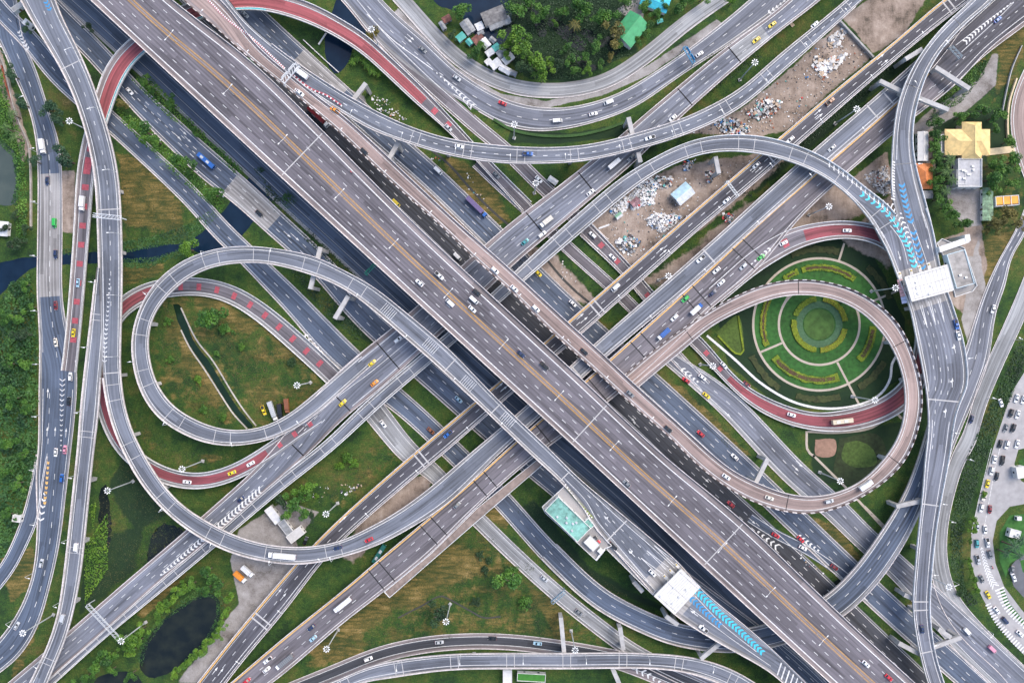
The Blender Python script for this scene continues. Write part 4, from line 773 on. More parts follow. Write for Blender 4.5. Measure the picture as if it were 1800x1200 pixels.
ring('gravel_bed', 'grey gravel ring round the garden centre', 29, 41, GRAVEL, .055)
for i, (a0, a1) in enumerate(((8, 82), (98, 160), (170, 262), (272, 350))):
    ring('ring_hedge', 'yellow green hedge arc at the garden centre, on the '+('upper right', 'upper left', 'lower left', 'lower right')[i], 41, 49, HEDGEY, 0, a0, a1, 16, 'hedge', .7, jag=.8)
for x0, y0, x1, y1, lb in ((1334, 620, 1374, 603, 'left'), (1472, 637, 1511, 712, 'bottom'), (1484, 428, 1475, 457, 'top'), (1535, 529, 1580, 510, 'right'), (1387, 518, 1375, 540, 'loop')):
    wallpath('garden_path', 'straight path on the '+lb+' side of the loop garden', [(x0, y0), ((x0+x1)/2, (y0+y1)/2), (x1, y1)], 1.1, .075, PATHM, None)
for i, (a0, a1, r0, r1, lb) in enumerate(((52, 108, 95, 101, 'top'), (112, 128, 96, 101, 'upper left'), (150, 202, 95, 100, 'left'), (216, 290, 92, 100, 'bottom'), (318, 358, 88, 96, 'right'))):
    ring('hedge_bed', 'curved flower hedge on the %s of the garden' % lb, r0, r1+4, HEDGEY, 0, a0, a1, 22, 'hedge', .6, jag=1.6)
    ring('soil_bed', 'bare soil strip in the flower hedge on the %s of the garden' % lb, r0+2.5, r1+1, SOIL, .62, a0+4, a1-4, 18, 'flower bed', .66, jag=.7)
for i, (a0, a1, lb) in enumerate(((205, 238, 'lower left'), (252, 286, 'bottom'), (302, 330, 'lower right'), (20, 50, 'upper right'), (75, 112, 'top'))):
    ring('soil_bed', 'dark shrub bed outside the ring path on the '+lb, 126, 137, HEDGED, 0, a0, a1, 16, 'flower bed', .4, jag=2)
sheet('triangle_bed', 'triangular shrub bed left of the garden', [(1258, 585), (1297, 555), (1305, 620), (1298, 622)], plain('shrub_olive', (.06, .1, .015), .9, .45, .8), .09, .5, 3)
wallpath('bed_hedge', 'narrow yellow hedge edging the triangular bed', [(1298, 555), (1303, 590), (1306, 620), (1296, 622), (1262, 590)], .9, .6, HEDGEY, 'hedge')
wallpath('garden_kerb', 'white kerb winding along the lower edge of the garden', [(1243, 590), (1290, 630), (1340, 675), (1400, 708), (1460, 718), (1520, 708), (1550, 690), (1565, 665), (1568, 640), (1576, 625)], 1.2, .2, PARAW, 'kerb')
BEDDK = plain('bed_dark', (.024, .036, .012), .95, .5, .5); pz = (.09, .095, .085)
for i, (pl, m_, lb) in enumerate((([(1433, 772), (1468, 773), (1466, 800), (1435, 800)], PINKSOIL, 'pinkish gravel square below the red ramp'), ([(1485, 778), (1510, 775), (1535, 790), (1540, 815), (1500, 820), (1480, 805)], plain('clover_bed', (.06, .1, .02), .95, .45, .6), 'star shaped green bed below the red ramp'), ([(1475, 770), (1545, 765), (1555, 840), (1470, 845)], BEDDK, 'dark planted ground round the star shaped bed'))):
    sheet('planting_bed', lb, pl, m_, pz[i], .3, 5)
for i, pa in enumerate(([(1418, 758), (1420, 792), (1432, 802)], [(1420, 758), (1470, 760), (1530, 752), (1575, 727), (1585, 735)], [(1430, 800), (1500, 870), (1560, 935)], [(1548, 850), (1570, 810), (1583, 770)], [(1520, 890), (1565, 935), (1580, 950)])):
    wallpath('garden_path', 'thin pale path below the garden '+('near the gravel square', 'along the red ramp', 'running down to the right', 'beside the loop', 'past the loop')[i], pa, 1.2, .12, PATHM, None)
# ---------------------------------------------------------------- trees and bushes
def leaf_mat(name, c0, c1, c2):
    m, n, b = mk(name); oi = n.nodes.new('ShaderNodeObjectInfo'); at = n.nodes.new('ShaderNodeAttribute'); at.attribute_name = 'tint'
    t = mth(n, 'ADD', mth(n, 'MULTIPLY', at.outputs['Fac'], .7), mth(n, 'MULTIPLY', oi.outputs['Random'], .3))
    n.links.new(ramp(n, t, [(.1, c0), (.5, c1), (.92, c2)]), b.inputs['Base Color']); b.inputs['Roughness'].default_value = .65
    b.inputs['Transmission Weight'].default_value = 0; b.inputs['Subsurface Weight'].default_value = 0
    return m
LEAF = {'wild': leaf_mat('leaf_wild', (.008, .038, .012), (.024, .088, .018), (.06, .15, .026)), 'mid': leaf_mat('leaf_mid', (.014, .06, .008), (.048, .145, .014), (.115, .23, .025)), 'dark': leaf_mat('leaf_dark', (.010, .03, .010), (.02, .055, .016), (.035, .085, .022)),
        'bright': leaf_mat('leaf_bright', (.035, .1, .008), (.075, .18, .01), (.15, .27, .02)), 'palm': leaf_mat('leaf_palm', (.02, .06, .012), (.05, .11, .02), (.1, .17, .04)), 'olive': leaf_mat('leaf_olive', (.06, .06, .012), (.12, .11, .02), (.22, .18, .04)),
        'teal': leaf_mat('leaf_teal', (.012, .045, .022), (.025, .07, .03), (.045, .11, .045))}
BARK = plain('bark', (.11, .085, .06), .95, .3, 2)
def crown_mesh(seed, nleaf=1500, flat=.8, rough=1.0):
    rr = np.random.default_rng(seed); nb = 11
    cen = rr.normal(0, .38, (nb, 3))*np.array([1, 1, flat*.7]); rad = rr.uniform(.24, .46, nb); cen[0] = 0; rad[0] = .5
    k = rr.choice(nb, nleaf, p=rad**2/(rad**2).sum()); d = rr.normal(size=(nleaf, 3)); d /= np.linalg.norm(d, axis=1)[:, None]
    p = cen[k]+d*rad[k][:, None]*rr.uniform(.6, 1.08, nleaf)[:, None]*np.array([1, 1, flat]); s = rr.uniform(.05, .115, nleaf)*rough
    nrm = d*.6+rr.normal(0, .6, (nleaf, 3))+np.array([0, 0, .5]); nrm /= np.linalg.norm(nrm, axis=1)[:, None]
    a = np.cross(nrm, rr.normal(size=(nleaf, 3))); a /= np.linalg.norm(a, axis=1)[:, None]; b = np.cross(nrm, a)
    q = np.stack([p-a*s[:, None], p-b*s[:, None]*.62, p+a*s[:, None], p+b*s[:, None]*.62], 1).reshape(-1, 3)
    q[:, 2] += .1
    me = bpy.data.meshes.new('crown'); me.from_pydata(q.tolist(), [], [tuple(range(i*4, i*4+4)) for i in range(nleaf)])
    blob = rr.uniform(.15, .85, nb); tint = np.clip(blob[k]+rr.normal(0, .16, nleaf), 0, 1)
    at = me.attributes.new('tint', 'FLOAT', 'FACE'); at.data.foreach_set('value', tint.astype(np.float32)); return me
def trunk_mesh(seed):
    rr = random.Random(seed); mb = MB(); mb.tube([(0, 0, -1.6), (.03, .02, -.9), (0, 0, -.3), (.02, 0, .2)], .1, .05, 7)
    for i in range(5):
        a = i*1.26+rr.uniform(-.3, .3); mb.tube([(0, 0, -.6+.1*i), (math.cos(a)*.3, math.sin(a)*.3, -.1+.1*i), (math.cos(a)*.6, math.sin(a)*.6, .2)], .05, .015, 5)
    me = bpy.data.meshes.new('trunk'); me.from_pydata(mb.v, [], mb.f); me.materials.append(BARK); return me
def palm_mesh(seed, nf=15, droop=.5, wide=.11):
    rr = random.Random(seed); mb = MB()
    for i in range(nf):
        a = 2*math.pi*i/nf+rr.uniform(-.25, .25); up = rr.uniform(.1, .7); L = rr.uniform(.8, 1.1); ca, sa = math.cos(a), math.sin(a); pts = []
        for j in range(7):
            t = j/6; r_ = L*t; z = up*t*1.1-droop*1.7*t*t; pts.append(Vector((ca*r_, sa*r_, z)))
        for j in range(6):
            w0, w1 = wide*math.sin(math.pi*min(1, j/6*.85+.12)), wide*math.sin(math.pi*min(1, (j+1)/6*.85+.12))
            n_ = Vector((-sa, ca, 0))
            for sg in (1, -1):
                mb.quad(pts[j], pts[j]+n_*w0*sg+Vector((0, 0, -w0*.5)), pts[j]*.35+pts[j+1]*.65+n_*w1*1.1*sg+Vector((0, 0, -w1*.5)), pts[j]*.4+pts[j+1]*.6)
    me = bpy.data.meshes.new('crown'); me.from_pydata(mb.v, [], mb.f)
    at = me.attributes.new('tint', 'FLOAT', 'FACE'); at.data.foreach_set('value', [rr.random() for _ in mb.f]); return me
CROWNS = [crown_mesh(s) for s in range(5)]; BUSHES = [crown_mesh(20+s, 900, .6, 1.1) for s in range(3)]; PALMS = [palm_mesh(40+s) for s in range(3)]; BANANA = [palm_mesh(50+s, 11, .35, .2) for s in range(2)]; TRUNKS = [trunk_mesh(s) for s in range(3)]
def with_mat(me, m, cache={}):
    k = (me.name, m.name)
    if k not in cache: c = me.copy(); c.name = 'crown'; c.materials.clear(); c.materials.append(m); cache[k] = c
    return cache[k]
TN = [0]
def tree(x, y, r, kind, label, group=None, typ='tree', seed=None):
    TN[0] += 1; s = TN[0]; R = r*S*1.05; rr = random.Random(s*13)
    ht = {'tree': 1.55*R+.8, 'bush': .45*R, 'palm': 1.9*R+1.5, 'banana': .8*R+.6}[typ]
    q = P(x, y, ht); root = empty({'tree': 'tree', 'bush': 'bush', 'palm': 'palm_tree', 'banana': 'banana_plant'}[typ], (q.x, q.y, 0), label, {'tree': 'tree', 'bush': 'bush', 'palm': 'palm tree', 'banana': 'banana plant'}[typ], group, rr.uniform(0, 6.28))
    src = {'tree': CROWNS, 'bush': BUSHES, 'palm': PALMS, 'banana': BANANA}[typ]; me = with_mat(src[s % len(src)], LEAF[kind])
    c = bpy.data.objects.new('crown', me); sc.collection.objects.link(c); c.parent = root; c.location = (0, 0, ht); v = rr.uniform(.92, 1.08); c.scale = (R*v, R/v, R*rr.uniform(.85, 1.1))
    if typ != 'bush':
        t = bpy.data.objects.new('trunk', TRUNKS[s % 3]); sc.collection.objects.link(t); t.parent = root; t.location = (0, 0, ht if typ == 'tree' else ht*.98)
        t.scale = (R, R, ht/1.6) if typ == 'tree' else (R*.6*.6, R*.6*.6, ht/1.6)
        if typ != 'tree':
            if 'palm_trunk' not in bpy.data.meshes:
                mb = MB(); mb.tube([(0, 0, -1.6), (.05, .03, -.8), (0, 0, 0)], .3, .2, 8); pm = bpy.data.meshes.new('palm_trunk'); pm.from_pydata(mb.v, [], mb.f); pm.materials.append(BARK)
            t.data = bpy.data.meshes['palm_trunk']
    return root
def trees(lst, desc, where, kind, typ='tree', axis='top', group=None):
    """desc + where + ordinal counting from the top or the left of the group"""
    key = (lambda t: t[1]) if axis == 'top' else (lambda t: t[0]); L = sorted(lst, key=key)
    for i, t in enumerate(L):
        kd = t[3] if len(t) > 3 else kind
        lab = f"{desc} {where}" if len(L) == 1 else f"{desc} {where}, {ORD[i+1]} counting from the {axis}"
        tree(t[0], t[1], t[2], kd, lab, group or (None if len(L) == 1 else f"{desc} {where}"), typ)
trees([(255, 143, 10), (268, 160, 8), (300, 182, 11), (342, 230, 9)], 'green tree', 'in the verge beside the canal road', 'mid')
trees([(213, 183, 10, 'olive'), (253, 230, 16), (273, 247, 14), (315, 282, 17), (333, 300, 9), (373, 340, 15)], 'leafy tree', 'between the two roads left of the canal bridge', 'mid')
trees([(157, 48, 8), (210, 110, 6)], 'dark small tree', 'beside the road at the upper left', 'dark')
trees([(20, 132, 12), (38, 182, 12), (60, 283, 11)], 'dark tree', 'left of the left frontage road', 'teal')
trees([(90, 187, 16), (100, 210, 13), (113, 280, 18), (46, 50, 8)], 'dark grey-green tree', 'right of the left frontage road', 'teal')
trees([(18, 200, 12), (8, 225, 12), (22, 240, 11)], 'feathery palm', 'near the grey green pond at the left edge', 'palm', 'palm')
trees([(630, 98, 12), (645, 110, 13), (655, 122, 12), (665, 128, 9), (620, 108, 8)], 'banana plant', 'beside the canal and red ramp', 'bright', 'banana', 'left')
trees([(652, 62, 8), (660, 55, 8)], 'yellowish bush', 'beside the high mast at the red ramp', 'olive', 'bush', 'left')
trees([(810, 20, 16), (795, 62, 8, 'dark'), (837, 90, 12), (845, 78, 8), (838, 100, 7)], 'round tree', 'among the tin-roofed shacks', 'mid')
trees([(910, 17, 17), (933, 5, 15), (957, 22, 13), (977, 43, 7, 'bright'), (1013, 6, 14), (1030, 17, 18), (1058, 30, 18), (990, 20, 12), (940, 35, 11)], 'tree', 'in the orchard near the top edge', 'mid', 'tree', 'left')
trees([(907, 68, 20), (922, 86, 17), (893, 77, 12), (890, 95, 9), (915, 118, 14, 'dark'), (945, 112, 19, 'bright'), (967, 113, 12, 'bright'), (932, 100, 12)], 'tree', 'in the orchard behind the shacks', 'bright', 'tree', 'left')
trees([(1047, 82, 13), (1083, 60, 18, 'olive'), (997, 83, 10), (1005, 103, 12), (983, 112, 12, 'dark'), (1010, 124, 9), (1030, 103, 10), (1033, 122, 9, 'bright'), (1057, 110, 9), (1073, 99, 8, 'olive'), (1090, 80, 9)], 'tree', 'mid-orchard left of the green barn', 'mid', 'tree', 'left')
trees([(953, 137, 10), (1010, 43, 14, 'olive'), (940, 130, 8)], 'palm', 'in the orchard', 'bright', 'palm', 'left')
trees([(1120, 70, 8), (1133, 60, 8), (1141, 46, 9), (1100, 3, 10), (1133, 12, 12), (1155, 23, 11), (1170, 12, 8), (1193, 15, 13), (1107, 58, 6)], 'small tree', 'round the green barn', 'mid', 'tree', 'left')
trees([(1287, 2, 10, 'bright'), (1203, 2, 12), (1235, -6, 12)], 'tree', 'beside the road at the top edge', 'mid', 'tree', 'left')
trees([(1648, 215, 12), (1645, 236, 13), (1644, 256, 12), (1645, 275, 11), (1652, 296, 12), (1650, 316, 12), (1656, 332, 11), (1652, 349, 12), (1664, 364, 11), (1678, 378, 12), (1697, 393, 13)], 'tree', 'in the row left of the yellow-roofed house', 'mid')
trees([(1670, 281, 15), (1665, 300, 14), (1674, 316, 13), (1645, 205, 11), (1663, 336, 12)], 'palm', 'beside the yellow-roofed house', 'palm', 'palm')
trees([(1733, 194, 12), (1748, 206, 11), (1762, 201, 11), (1775, 248, 11), (1749, 312, 18), (1783, 283, 15), (1744, 290, 12), (1770, 300, 12), (1748, 330, 11), (1783, 322, 12), (1752, 228, 9), (1690, 205, 11), (1710, 202, 10)], 'garden tree', 'right of the yellow-roofed house', 'mid')
trees([(1750, 393, 13, 'olive'), (1778, 375, 13), (1765, 388, 11, 'olive'), (1735, 405, 7), (1792, 392, 10)], 'yellowish tree', 'below the orange stage', 'olive', 'tree', 'left')
trees([(327, 437, 17)], 'bright green tree', 'beside the canal above the left loop', 'bright')
trees([(365, 560, 23)], 'broad dark green tree', 'inside the left loop', 'mid'); trees([(393, 577, 13)], 'olive bush', 'beside the broad tree inside the left loop', 'mid', 'bush')
trees([(348, 665, 9, 'bright'), (392, 733, 8), (358, 718, 8), (300, 632, 7), (380, 620, 7), (512, 637, 9, 'dark'), (425, 610, 7), (297, 565, 8)], 'small bush', 'on the lawn inside the left loop', 'mid', 'bush')
trees([(540, 858, 16, 'bright'), (530, 875, 12), (513, 890, 16), (537, 902, 12), (493, 880, 12, 'dark'), (548, 905, 8, 'dark'), (505, 905, 9)], 'tree', 'beside the long white shed', 'mid')
trees([(610, 803, 13), (598, 818, 8), (622, 815, 8), (556, 872, 5)], 'bright bush', 'on the lawn above the dark flyover', 'bright', 'bush', 'left')
trees([(362, 1005, 15), (383, 1030, 13), (363, 1035, 11), (337, 1027, 10)], 'tree', 'at the upper end of the oval pond', 'mid')
trees([(317, 1040, 11), (305, 1052, 10), (293, 1063, 10), (284, 1071, 9), (277, 1080, 10), (325, 1032, 9)], 'bushy tree', 'along the left bank of the oval pond', 'bright')
trees([(400, 1053, 11), (397, 1077, 9), (390, 1092, 8), (385, 1105, 8), (380, 1117, 8), (370, 1127, 9), (360, 1137, 9), (352, 1146, 9), (343, 1153, 9), (333, 1162, 9), (323, 1170, 9), (307, 1185, 9)], 'bushy tree', 'along the right bank of the oval pond', 'bright')
trees([(247, 1107, 11), (233, 1125, 17), (222, 1137, 12), (243, 1128, 10), (230, 1147, 10)], 'leafy tree', 'below the sign gantry at lower left', 'bright')
trees([(187, 1160, 14), (200, 1150, 9), (167, 1173, 13), (150, 1190, 11), (195, 1178, 9), (230, 1185, 10), (135, 1205, 10)], 'tree', 'at the bottom left edge near the small pond', 'mid', 'tree', 'left')
trees([(900, 1020, 23), (893, 1005, 12)], 'round green tree', 'in the lower triangle of lawn', 'mid'); trees([(922, 1058, 13)], 'low rounded bush', 'below the round green tree in the lower triangle', 'mid', 'bush')
trees([(773, 1080, 18, 'dark')], 'dark spreading tree', 'beside a high mast in the lower triangle', 'dark'); trees([(853, 1000, 9), (845, 975, 8), (860, 985, 7), (835, 1057, 9)], 'dark bush', 'scattered in the lower triangle of lawn', 'dark', 'bush')
trees([(1783, 960, 15), (1796, 950, 13), (1770, 972, 11), (1792, 975, 12)], 'big palm', 'on the traffic island at the right edge', 'teal', 'palm')
trees([(1730, 868, 6), (1713, 914, 7), (1712, 932, 8), (1705, 952, 5), (1705, 985, 6), (1707, 1002, 6), (1713, 1020, 7), (1718, 1037, 7)], 'small street tree', 'along the jammed road at right', 'bright')
trees([(1687, 1042, 7)], 'purplish bush', 'in the hedge right of the pale service road', 'dark', 'bush')
trees([(40, 588, 15, 'dark'), (30, 560, 12), (12, 640, 14), (45, 640, 12), (20, 700, 14), (50, 720, 12), (12, 780, 14), (38, 800, 11), (30, 850, 12), (8, 830, 12), (12, 905, 10), (42, 500, 10), (14, 560, 12), (55, 540, 8)], 'tree', 'in the green thicket at the left edge', 'mid')
trees([(20, 430, 12), (35, 425, 10), (10, 400, 8), (45, 400, 9), (25, 380, 8)], 'dark tree', 'near the canal at the left edge', 'dark', 'tree', 'left')
trees([(700, 860, 0.1)][:0], 'x', 'x', 'mid')
def thicket(name, label, polys, n, kind, zmax=1.6, s0=.25, s1=.6, seed=0, kindname='stuff', cat=None, ncl=60, rcl=28):
    rr = np.random.default_rng(seed); pts = []
    allp = np.concatenate([np.array(p, float) for p in polys]); lo, hi = allp.min(0), allp.max(0)
    while sum(len(p) for p in pts) < n:
        q = rr.uniform(lo, hi, (n*3, 2)); ok = np.zeros(len(q), bool)
        for p in polys: ok |= sdist(q[:, 0], q[:, 1], p) > 0
        pts.append(q[ok])
    q = np.concatenate(pts)[:n]; cl = rr.uniform(lo, hi, (ncl, 2)); dc = ((q[:, None]-cl[None])**2).sum(2); near = dc.argmin(1)
    z = zmax*np.clip(1-np.sqrt(dc.min(1))/rcl, .1, 1)*rr.uniform(.5, 1, n)
    p = np.stack([(q[:, 0]-900)*S, (600-q[:, 1])*S, z], 1); s = rr.uniform(s0, s1, n)
    nr = rr.normal(0, .55, (n, 3))+np.array([0, 0, 1]); nr /= np.linalg.norm(nr, axis=1)[:, None]; a = np.cross(nr, rr.normal(size=(n, 3))); a /= np.linalg.norm(a, axis=1)[:, None]; b = np.cross(nr, a)
    v = np.stack([p-a*s[:, None], p-b*s[:, None]*.6, p+a*s[:, None], p+b*s[:, None]*.6], 1).reshape(-1, 3)
    me = bpy.data.meshes.new(name); me.from_pydata(v.tolist(), [], [tuple(range(i*4, i*4+4)) for i in range(n)])
    t = np.clip(rr.uniform(.05, .95, ncl)[near]+rr.normal(0, .15, n), 0, 1); at = me.attributes.new('tint', 'FLOAT', 'FACE'); at.data.foreach_set('value', t.astype(np.float32)); me.materials.append(LEAF[kind])
    o = bpy.data.objects.new(name, me); sc.collection.objects.link(o); tag(o, label, cat, None, kindname)
thicket('undergrowth', 'dense green undergrowth along the left edge', [[(-20, 560), (20, 500), (55, 480), (64, 540), (68, 700), (66, 800), (55, 850), (30, 930), (10, 975), (-20, 1000)]], 11000, 'wild', 4.5, .3, .95, 1, ncl=110, rcl=15)
thicket('undergrowth', 'green undergrowth beside the wall at the upper left edge', [[(-20, 130), (5, 120), (20, 190), (45, 250), (50, 420), (30, 420), (30, 270), (5, 245), (-20, 240)]], 3000, 'mid', 1.5, .3, .6, 2)
thicket('undergrowth', 'low weeds in the orchard', [[(880, 0), (1130, -10), (1090, 60), (1110, 95), (1010, 140), (930, 138), (900, 100), (870, 60)]], 4500, 'dark', .8, .25, .6, 3)
thicket('undergrowth', 'green weeds in the verge between the canal roads', [[(230, 140), (260, 130), (345, 220), (430, 300), (420, 312), (330, 225), (300, 210), (270, 180)], [(205, 190), (250, 215), (330, 290), (395, 360), (390, 375), (300, 305), (215, 215)]], 4500, 'mid', .9, .25, .55, 4)
thicket('marsh_plants', 'bright marsh plants between the left flyovers', [[(148, 960), (190, 900), (190, 1000), (150, 1060)], [(155, 890), (170, 880), (165, 930)]], 1800, 'bright', .6, .25, .55, 5)
thicket('hedge_bank', 'dark green bank between the service road and the jammed road', [[(1700, 800), (1718, 760), (1745, 700), (1790, 600), (1800, 600), (1800, 640), (1735, 800), (1710, 870), (1690, 940), (1695, 1030), (1720, 1060), (1700, 1065), (1672, 1000), (1670, 920), (1685, 850)]], 5000, 'dark', 1.2, .25, .6, 6)
thicket('undergrowth', 'weeds under the elevated roads at upper right', [[(1385, 245), (1590, 65), (1600, 100), (1340, 325)], [(1320, 350), (1300, 345), (1330, 310)], [(1240, 100), (1290, 75), (1340, 100), (1240, 170)]], 2600, 'dark', .8, .25, .6, 7)
thicket('undergrowth', 'weeds along the canal left of the highway', [[(450, 300), (560, 420), (690, 545), (670, 545), (540, 425), (480, 370)], [(500, 460), (540, 480), (640, 580), (630, 600), (560, 540)]], 2600, 'dark', .8, .25, .6, 8)
thicket('undergrowth', 'weeds on the slope beside the loop of gravel road at upper right', [[(1640, 170), (1700, 110), (1735, 105), (1730, 130), (1690, 180), (1640, 205)]], 1600, 'mid', .7, .25, .5, 9)
LEAF['grass'] = leaf_mat('leaf_grass', (.012, .035, .006), (.035, .055, .009), (.1, .085, .025))
thicket('tall_grass', 'patchy tall grass over the lower triangle of lawn', [[(830, 930), (900, 960), (1010, 1060), (1060, 1130), (880, 1115), (700, 1130), (560, 1165), (640, 1080)]], 9000, 'grass', .5, .12, .38, 10, ncl=160, rcl=14)
thicket('tall_grass', 'patchy tall grass on the lawn inside the left loop', [[(345, 560), (390, 545), (540, 640), (560, 690), (500, 710), (460, 735), (380, 620)], [(275, 560), (295, 540), (320, 610), (385, 710), (405, 745), (380, 745), (300, 690)]], 7000, 'grass', .5, .12, .38, 11, ncl=120, rcl=14)
thicket('tall_grass', 'rough grass between the left flyovers at lower left', [[(215, 800), (290, 900), (330, 925), (240, 1000), (150, 1065), (190, 900)], [(215, 690), (240, 720), (300, 790), (440, 800), (330, 825), (270, 800), (225, 740)]], 6000, 'grass', .5, .12, .36, 12, ncl=120, rcl=14)
thicket('tall_grass', 'rough grass along the verges of the central ground roads', [[(560, 850), (700, 750), (720, 790), (560, 890)], [(820, 760), (850, 740), (900, 790), (870, 800)], [(870, 870), (960, 850), (1010, 980), (1110, 1050), (1080, 1050), (950, 930)], [(1170, 670), (1210, 685), (1330, 800), (1290, 800)], [(1430, 905), (1480, 930), (1530, 995), (1500, 990)]], 5000, 'grass', .5, .12, .36, 13, ncl=120, rcl=14)
thicket('tall_grass', 'rough grass on the field beside the wide left flyover', [[(210, 275), (240, 280), (325, 360), (325, 415), (220, 420)], [(215, 465), (285, 460), (260, 495), (215, 510)]], 3000, 'grass', .5, .12, .36, 14, ncl=60, rcl=14)
thicket('bank_plants', 'leafy green banks along the canal at left', [[(215, 425), (270, 415), (330, 395), (385, 360), (390, 375), (335, 425), (285, 432), (215, 445)], [(215, 455), (270, 452), (310, 440), (380, 450), (385, 462), (340, 455), (300, 455), (260, 472), (215, 470)], [(110, 438), (130, 436), (130, 448), (110, 448)], [(492, 350), (506, 333), (524, 352), (503, 372)], [(446, 298), (458, 292), (466, 300), (452, 308)]], 4500, 'wild', 1.0, .25, .6, 20, ncl=90, rcl=10)
thicket('bank_plants', 'weeds on the banks of the oval pond', [[(240, 1160), (252, 1120), (285, 1078), (340, 1040), (375, 1033), (395, 1050), (392, 1090), (370, 1130), (330, 1165), (300, 1195), (322, 1162), (360, 1124), (380, 1085), (380, 1056), (368, 1047), (340, 1055), (290, 1090), (260, 1132), (250, 1170)]], 2600, 'wild', .6, .2, .5, 21, ncl=60, rcl=10)
thicket('water_weeds', 'floating weeds on the marshy pools between the left flyovers', [[(175, 860), (195, 850), (205, 905), (192, 965), (170, 940)], [(258, 945), (290, 912), (335, 940), (310, 965), (280, 992), (255, 985)]], 700, 'grass', .12, .2, .6, 22, ncl=30, rcl=8)
thicket('water_weeds', 'green scum along the edge of the grey green pond', [[(0, 240), (10, 250), (30, 275), (38, 320), (30, 362), (20, 358), (30, 320), (22, 275), (0, 256)]], 900, 'wild', .6, .25, .6, 23, ncl=30, rcl=10)
# ---------------------------------------------------------------- buildings
def roofmat(name, col, rough=.55, ribs=True, axis=0, var=.12):
    if name in MATS: return MATS[name]
    m, n, b = mk(name); tc = n.nodes.new('ShaderNodeTexCoord'); w = n.nodes.new('ShaderNodeTexWave'); w.bands_direction = 'XY'[axis]; w.inputs['Scale'].default_value = 1.1; w.inputs['Distortion'].default_value = .3
    n.links.new(tc.outputs['Object'], w.inputs['Vector']); f = noise(n, .5, 5, tc.outputs['Object'])
    c = ramp(n, f, [(.35, tuple(x*(1-var*1.5) for x in col)), (.65, tuple(min(1, x*(1+var)) for x in col))])
    n.links.new(mix(n, mth(n, 'MULTIPLY', w.outputs['Fac'], .14), c, tuple(x*.6 for x in col)), b.inputs['Base Color']); b.inputs['Roughness'].default_value = rough
    if ribs: bump(n, b, w.outputs['Fac'], .06, .5)
    MATS[name] = m; return m
WALLW = plain('white_wall', (.66, .65, .62), .8, .12, .6); WALLG = plain('grey_wall', (.35, .35, .34), .85, .2, .6); GLASS = plain('dark_glass', (.02, .03, .04), .08, .1, 1.0); DOORM = plain('brown_door', (.12, .07, .04), .7, .15, 1.0)
TINW = roofmat('white_tin', (.68, .68, .68)); TING = roofmat('grey_tin', (.3, .31, .32), var=.25); TINT = roofmat('teal_tin', (.09, .42, .36)); TINR = roofmat('rusty_tin', (.22, .08, .06), var=.35); GREENR = roofmat('green_roof', (.05, .3, .12)); CYANR = roofmat('cyan_roof', (.03, .42, .55)); BLUEW = roofmat('pale_blue_roof', (.42, .6, .68))
YELR = roofmat('yellow_tile_roof', (.74, .53, .22)); ORGR = roofmat('orange_tile_roof', (.6, .2, .06)); WARMW = roofmat('warm_white_roof', (.66, .65, .63), var=.06)
def loc_rect(cx, cy, L, W, ang, h):          # pixel rect at height h -> world centre, metres, angle
    k = k_at(h); return P(cx, cy, h), L*k, W*k, -ang
def windows(root, L, W, h, n1, n2, mat=None, z0=.9, hh=1.2):
    for side, (a, b, n) in enumerate(((L, W, n1), (W, L, n2))):
        for sg in (1, -1):
            for i in range(n):
                u = (i+.5)/n*a-a/2; mb = MB(); s = (1.1, .06, hh) if side == 0 else (.06, 1.1, hh); c = (u, sg*(b/2+.03), z0+hh/2) if side == 0 else (sg*(b/2+.03), u, z0+hh/2)
                mb.box(c, s); mb.build('window', mat or GLASS, root)
def gable(name, label, cat, cx, cy, L, W, deg, eave, rise, roof, wall=None, over=.5, group=None, roof2=None, z0=0.0, win=(2, 1), hip=0.0):
    q, l, w, a = loc_rect(cx, cy, L, W, R_(deg), z0+eave+rise*.5)
    root = empty(name, (q.x, q.y, z0), label, cat, group, a); mb = MB(); iw, il = w-2*over, l-2*over
    pts = [(-il/2, -iw/2), (il/2, -iw/2), (il/2, iw/2), (-il/2, iw/2)]; mb.prism(pts, 0, eave)
    if not hip:
        for sg in (-1, 1): mb.poly([(sg*il/2, -iw/2, eave), (sg*il/2, iw/2, eave), (sg*il/2, 0, eave+rise)][::sg])
    mb.build('wall', wall or WALLW, root)
    hx = hip*w/2; t = .12
    for sg, mm in ((1, roof), (-1, roof2 or roof)):
        rb = MB(); a0, a1, b0, b1 = (-l/2, sg*w/2, eave-.1), (l/2, sg*w/2, eave-.1), (-l/2+hx, 0, eave+rise), (l/2-hx, 0, eave+rise)
        f = [a0, a1, b1, b0] if sg < 0 else [a1, a0, b0, b1]; rb.poly([(p[0], p[1], p[2]+t) for p in f]); rb.poly(f[::-1])
        rb.quad(a0, a1, (a1[0], a1[1], a1[2]+t), (a0[0], a0[1], a0[2]+t)); rb.build('roof', mm, root)
    if hip:
        for sg in (-1, 1):
            rb = MB(); f = [(sg*l/2, -w/2, eave-.1+t), (sg*l/2, w/2, eave-.1+t), (sg*(l/2-hx), 0, eave+rise+t)]; rb.poly(f[::sg]); rb.quad((sg*l/2, -w/2, eave-.1), (sg*l/2, w/2, eave-.1), f[1], f[0]); rb.build('roof', roof, root)
    rb = MB(); rb.box((0, 0, eave+rise+t+.03), (l-2*hx+.1, .35, .12)); rb.build('ridge_cap', roof, root)
    windows(root, il, iw, eave, win[0], win[1])
    d = MB(); d.box((il*.15, -iw/2-.04, min(1.05, eave*.45)), (1.0, .08, min(2.1, eave*.9))); d.build('door', DOORM, root)
    return root
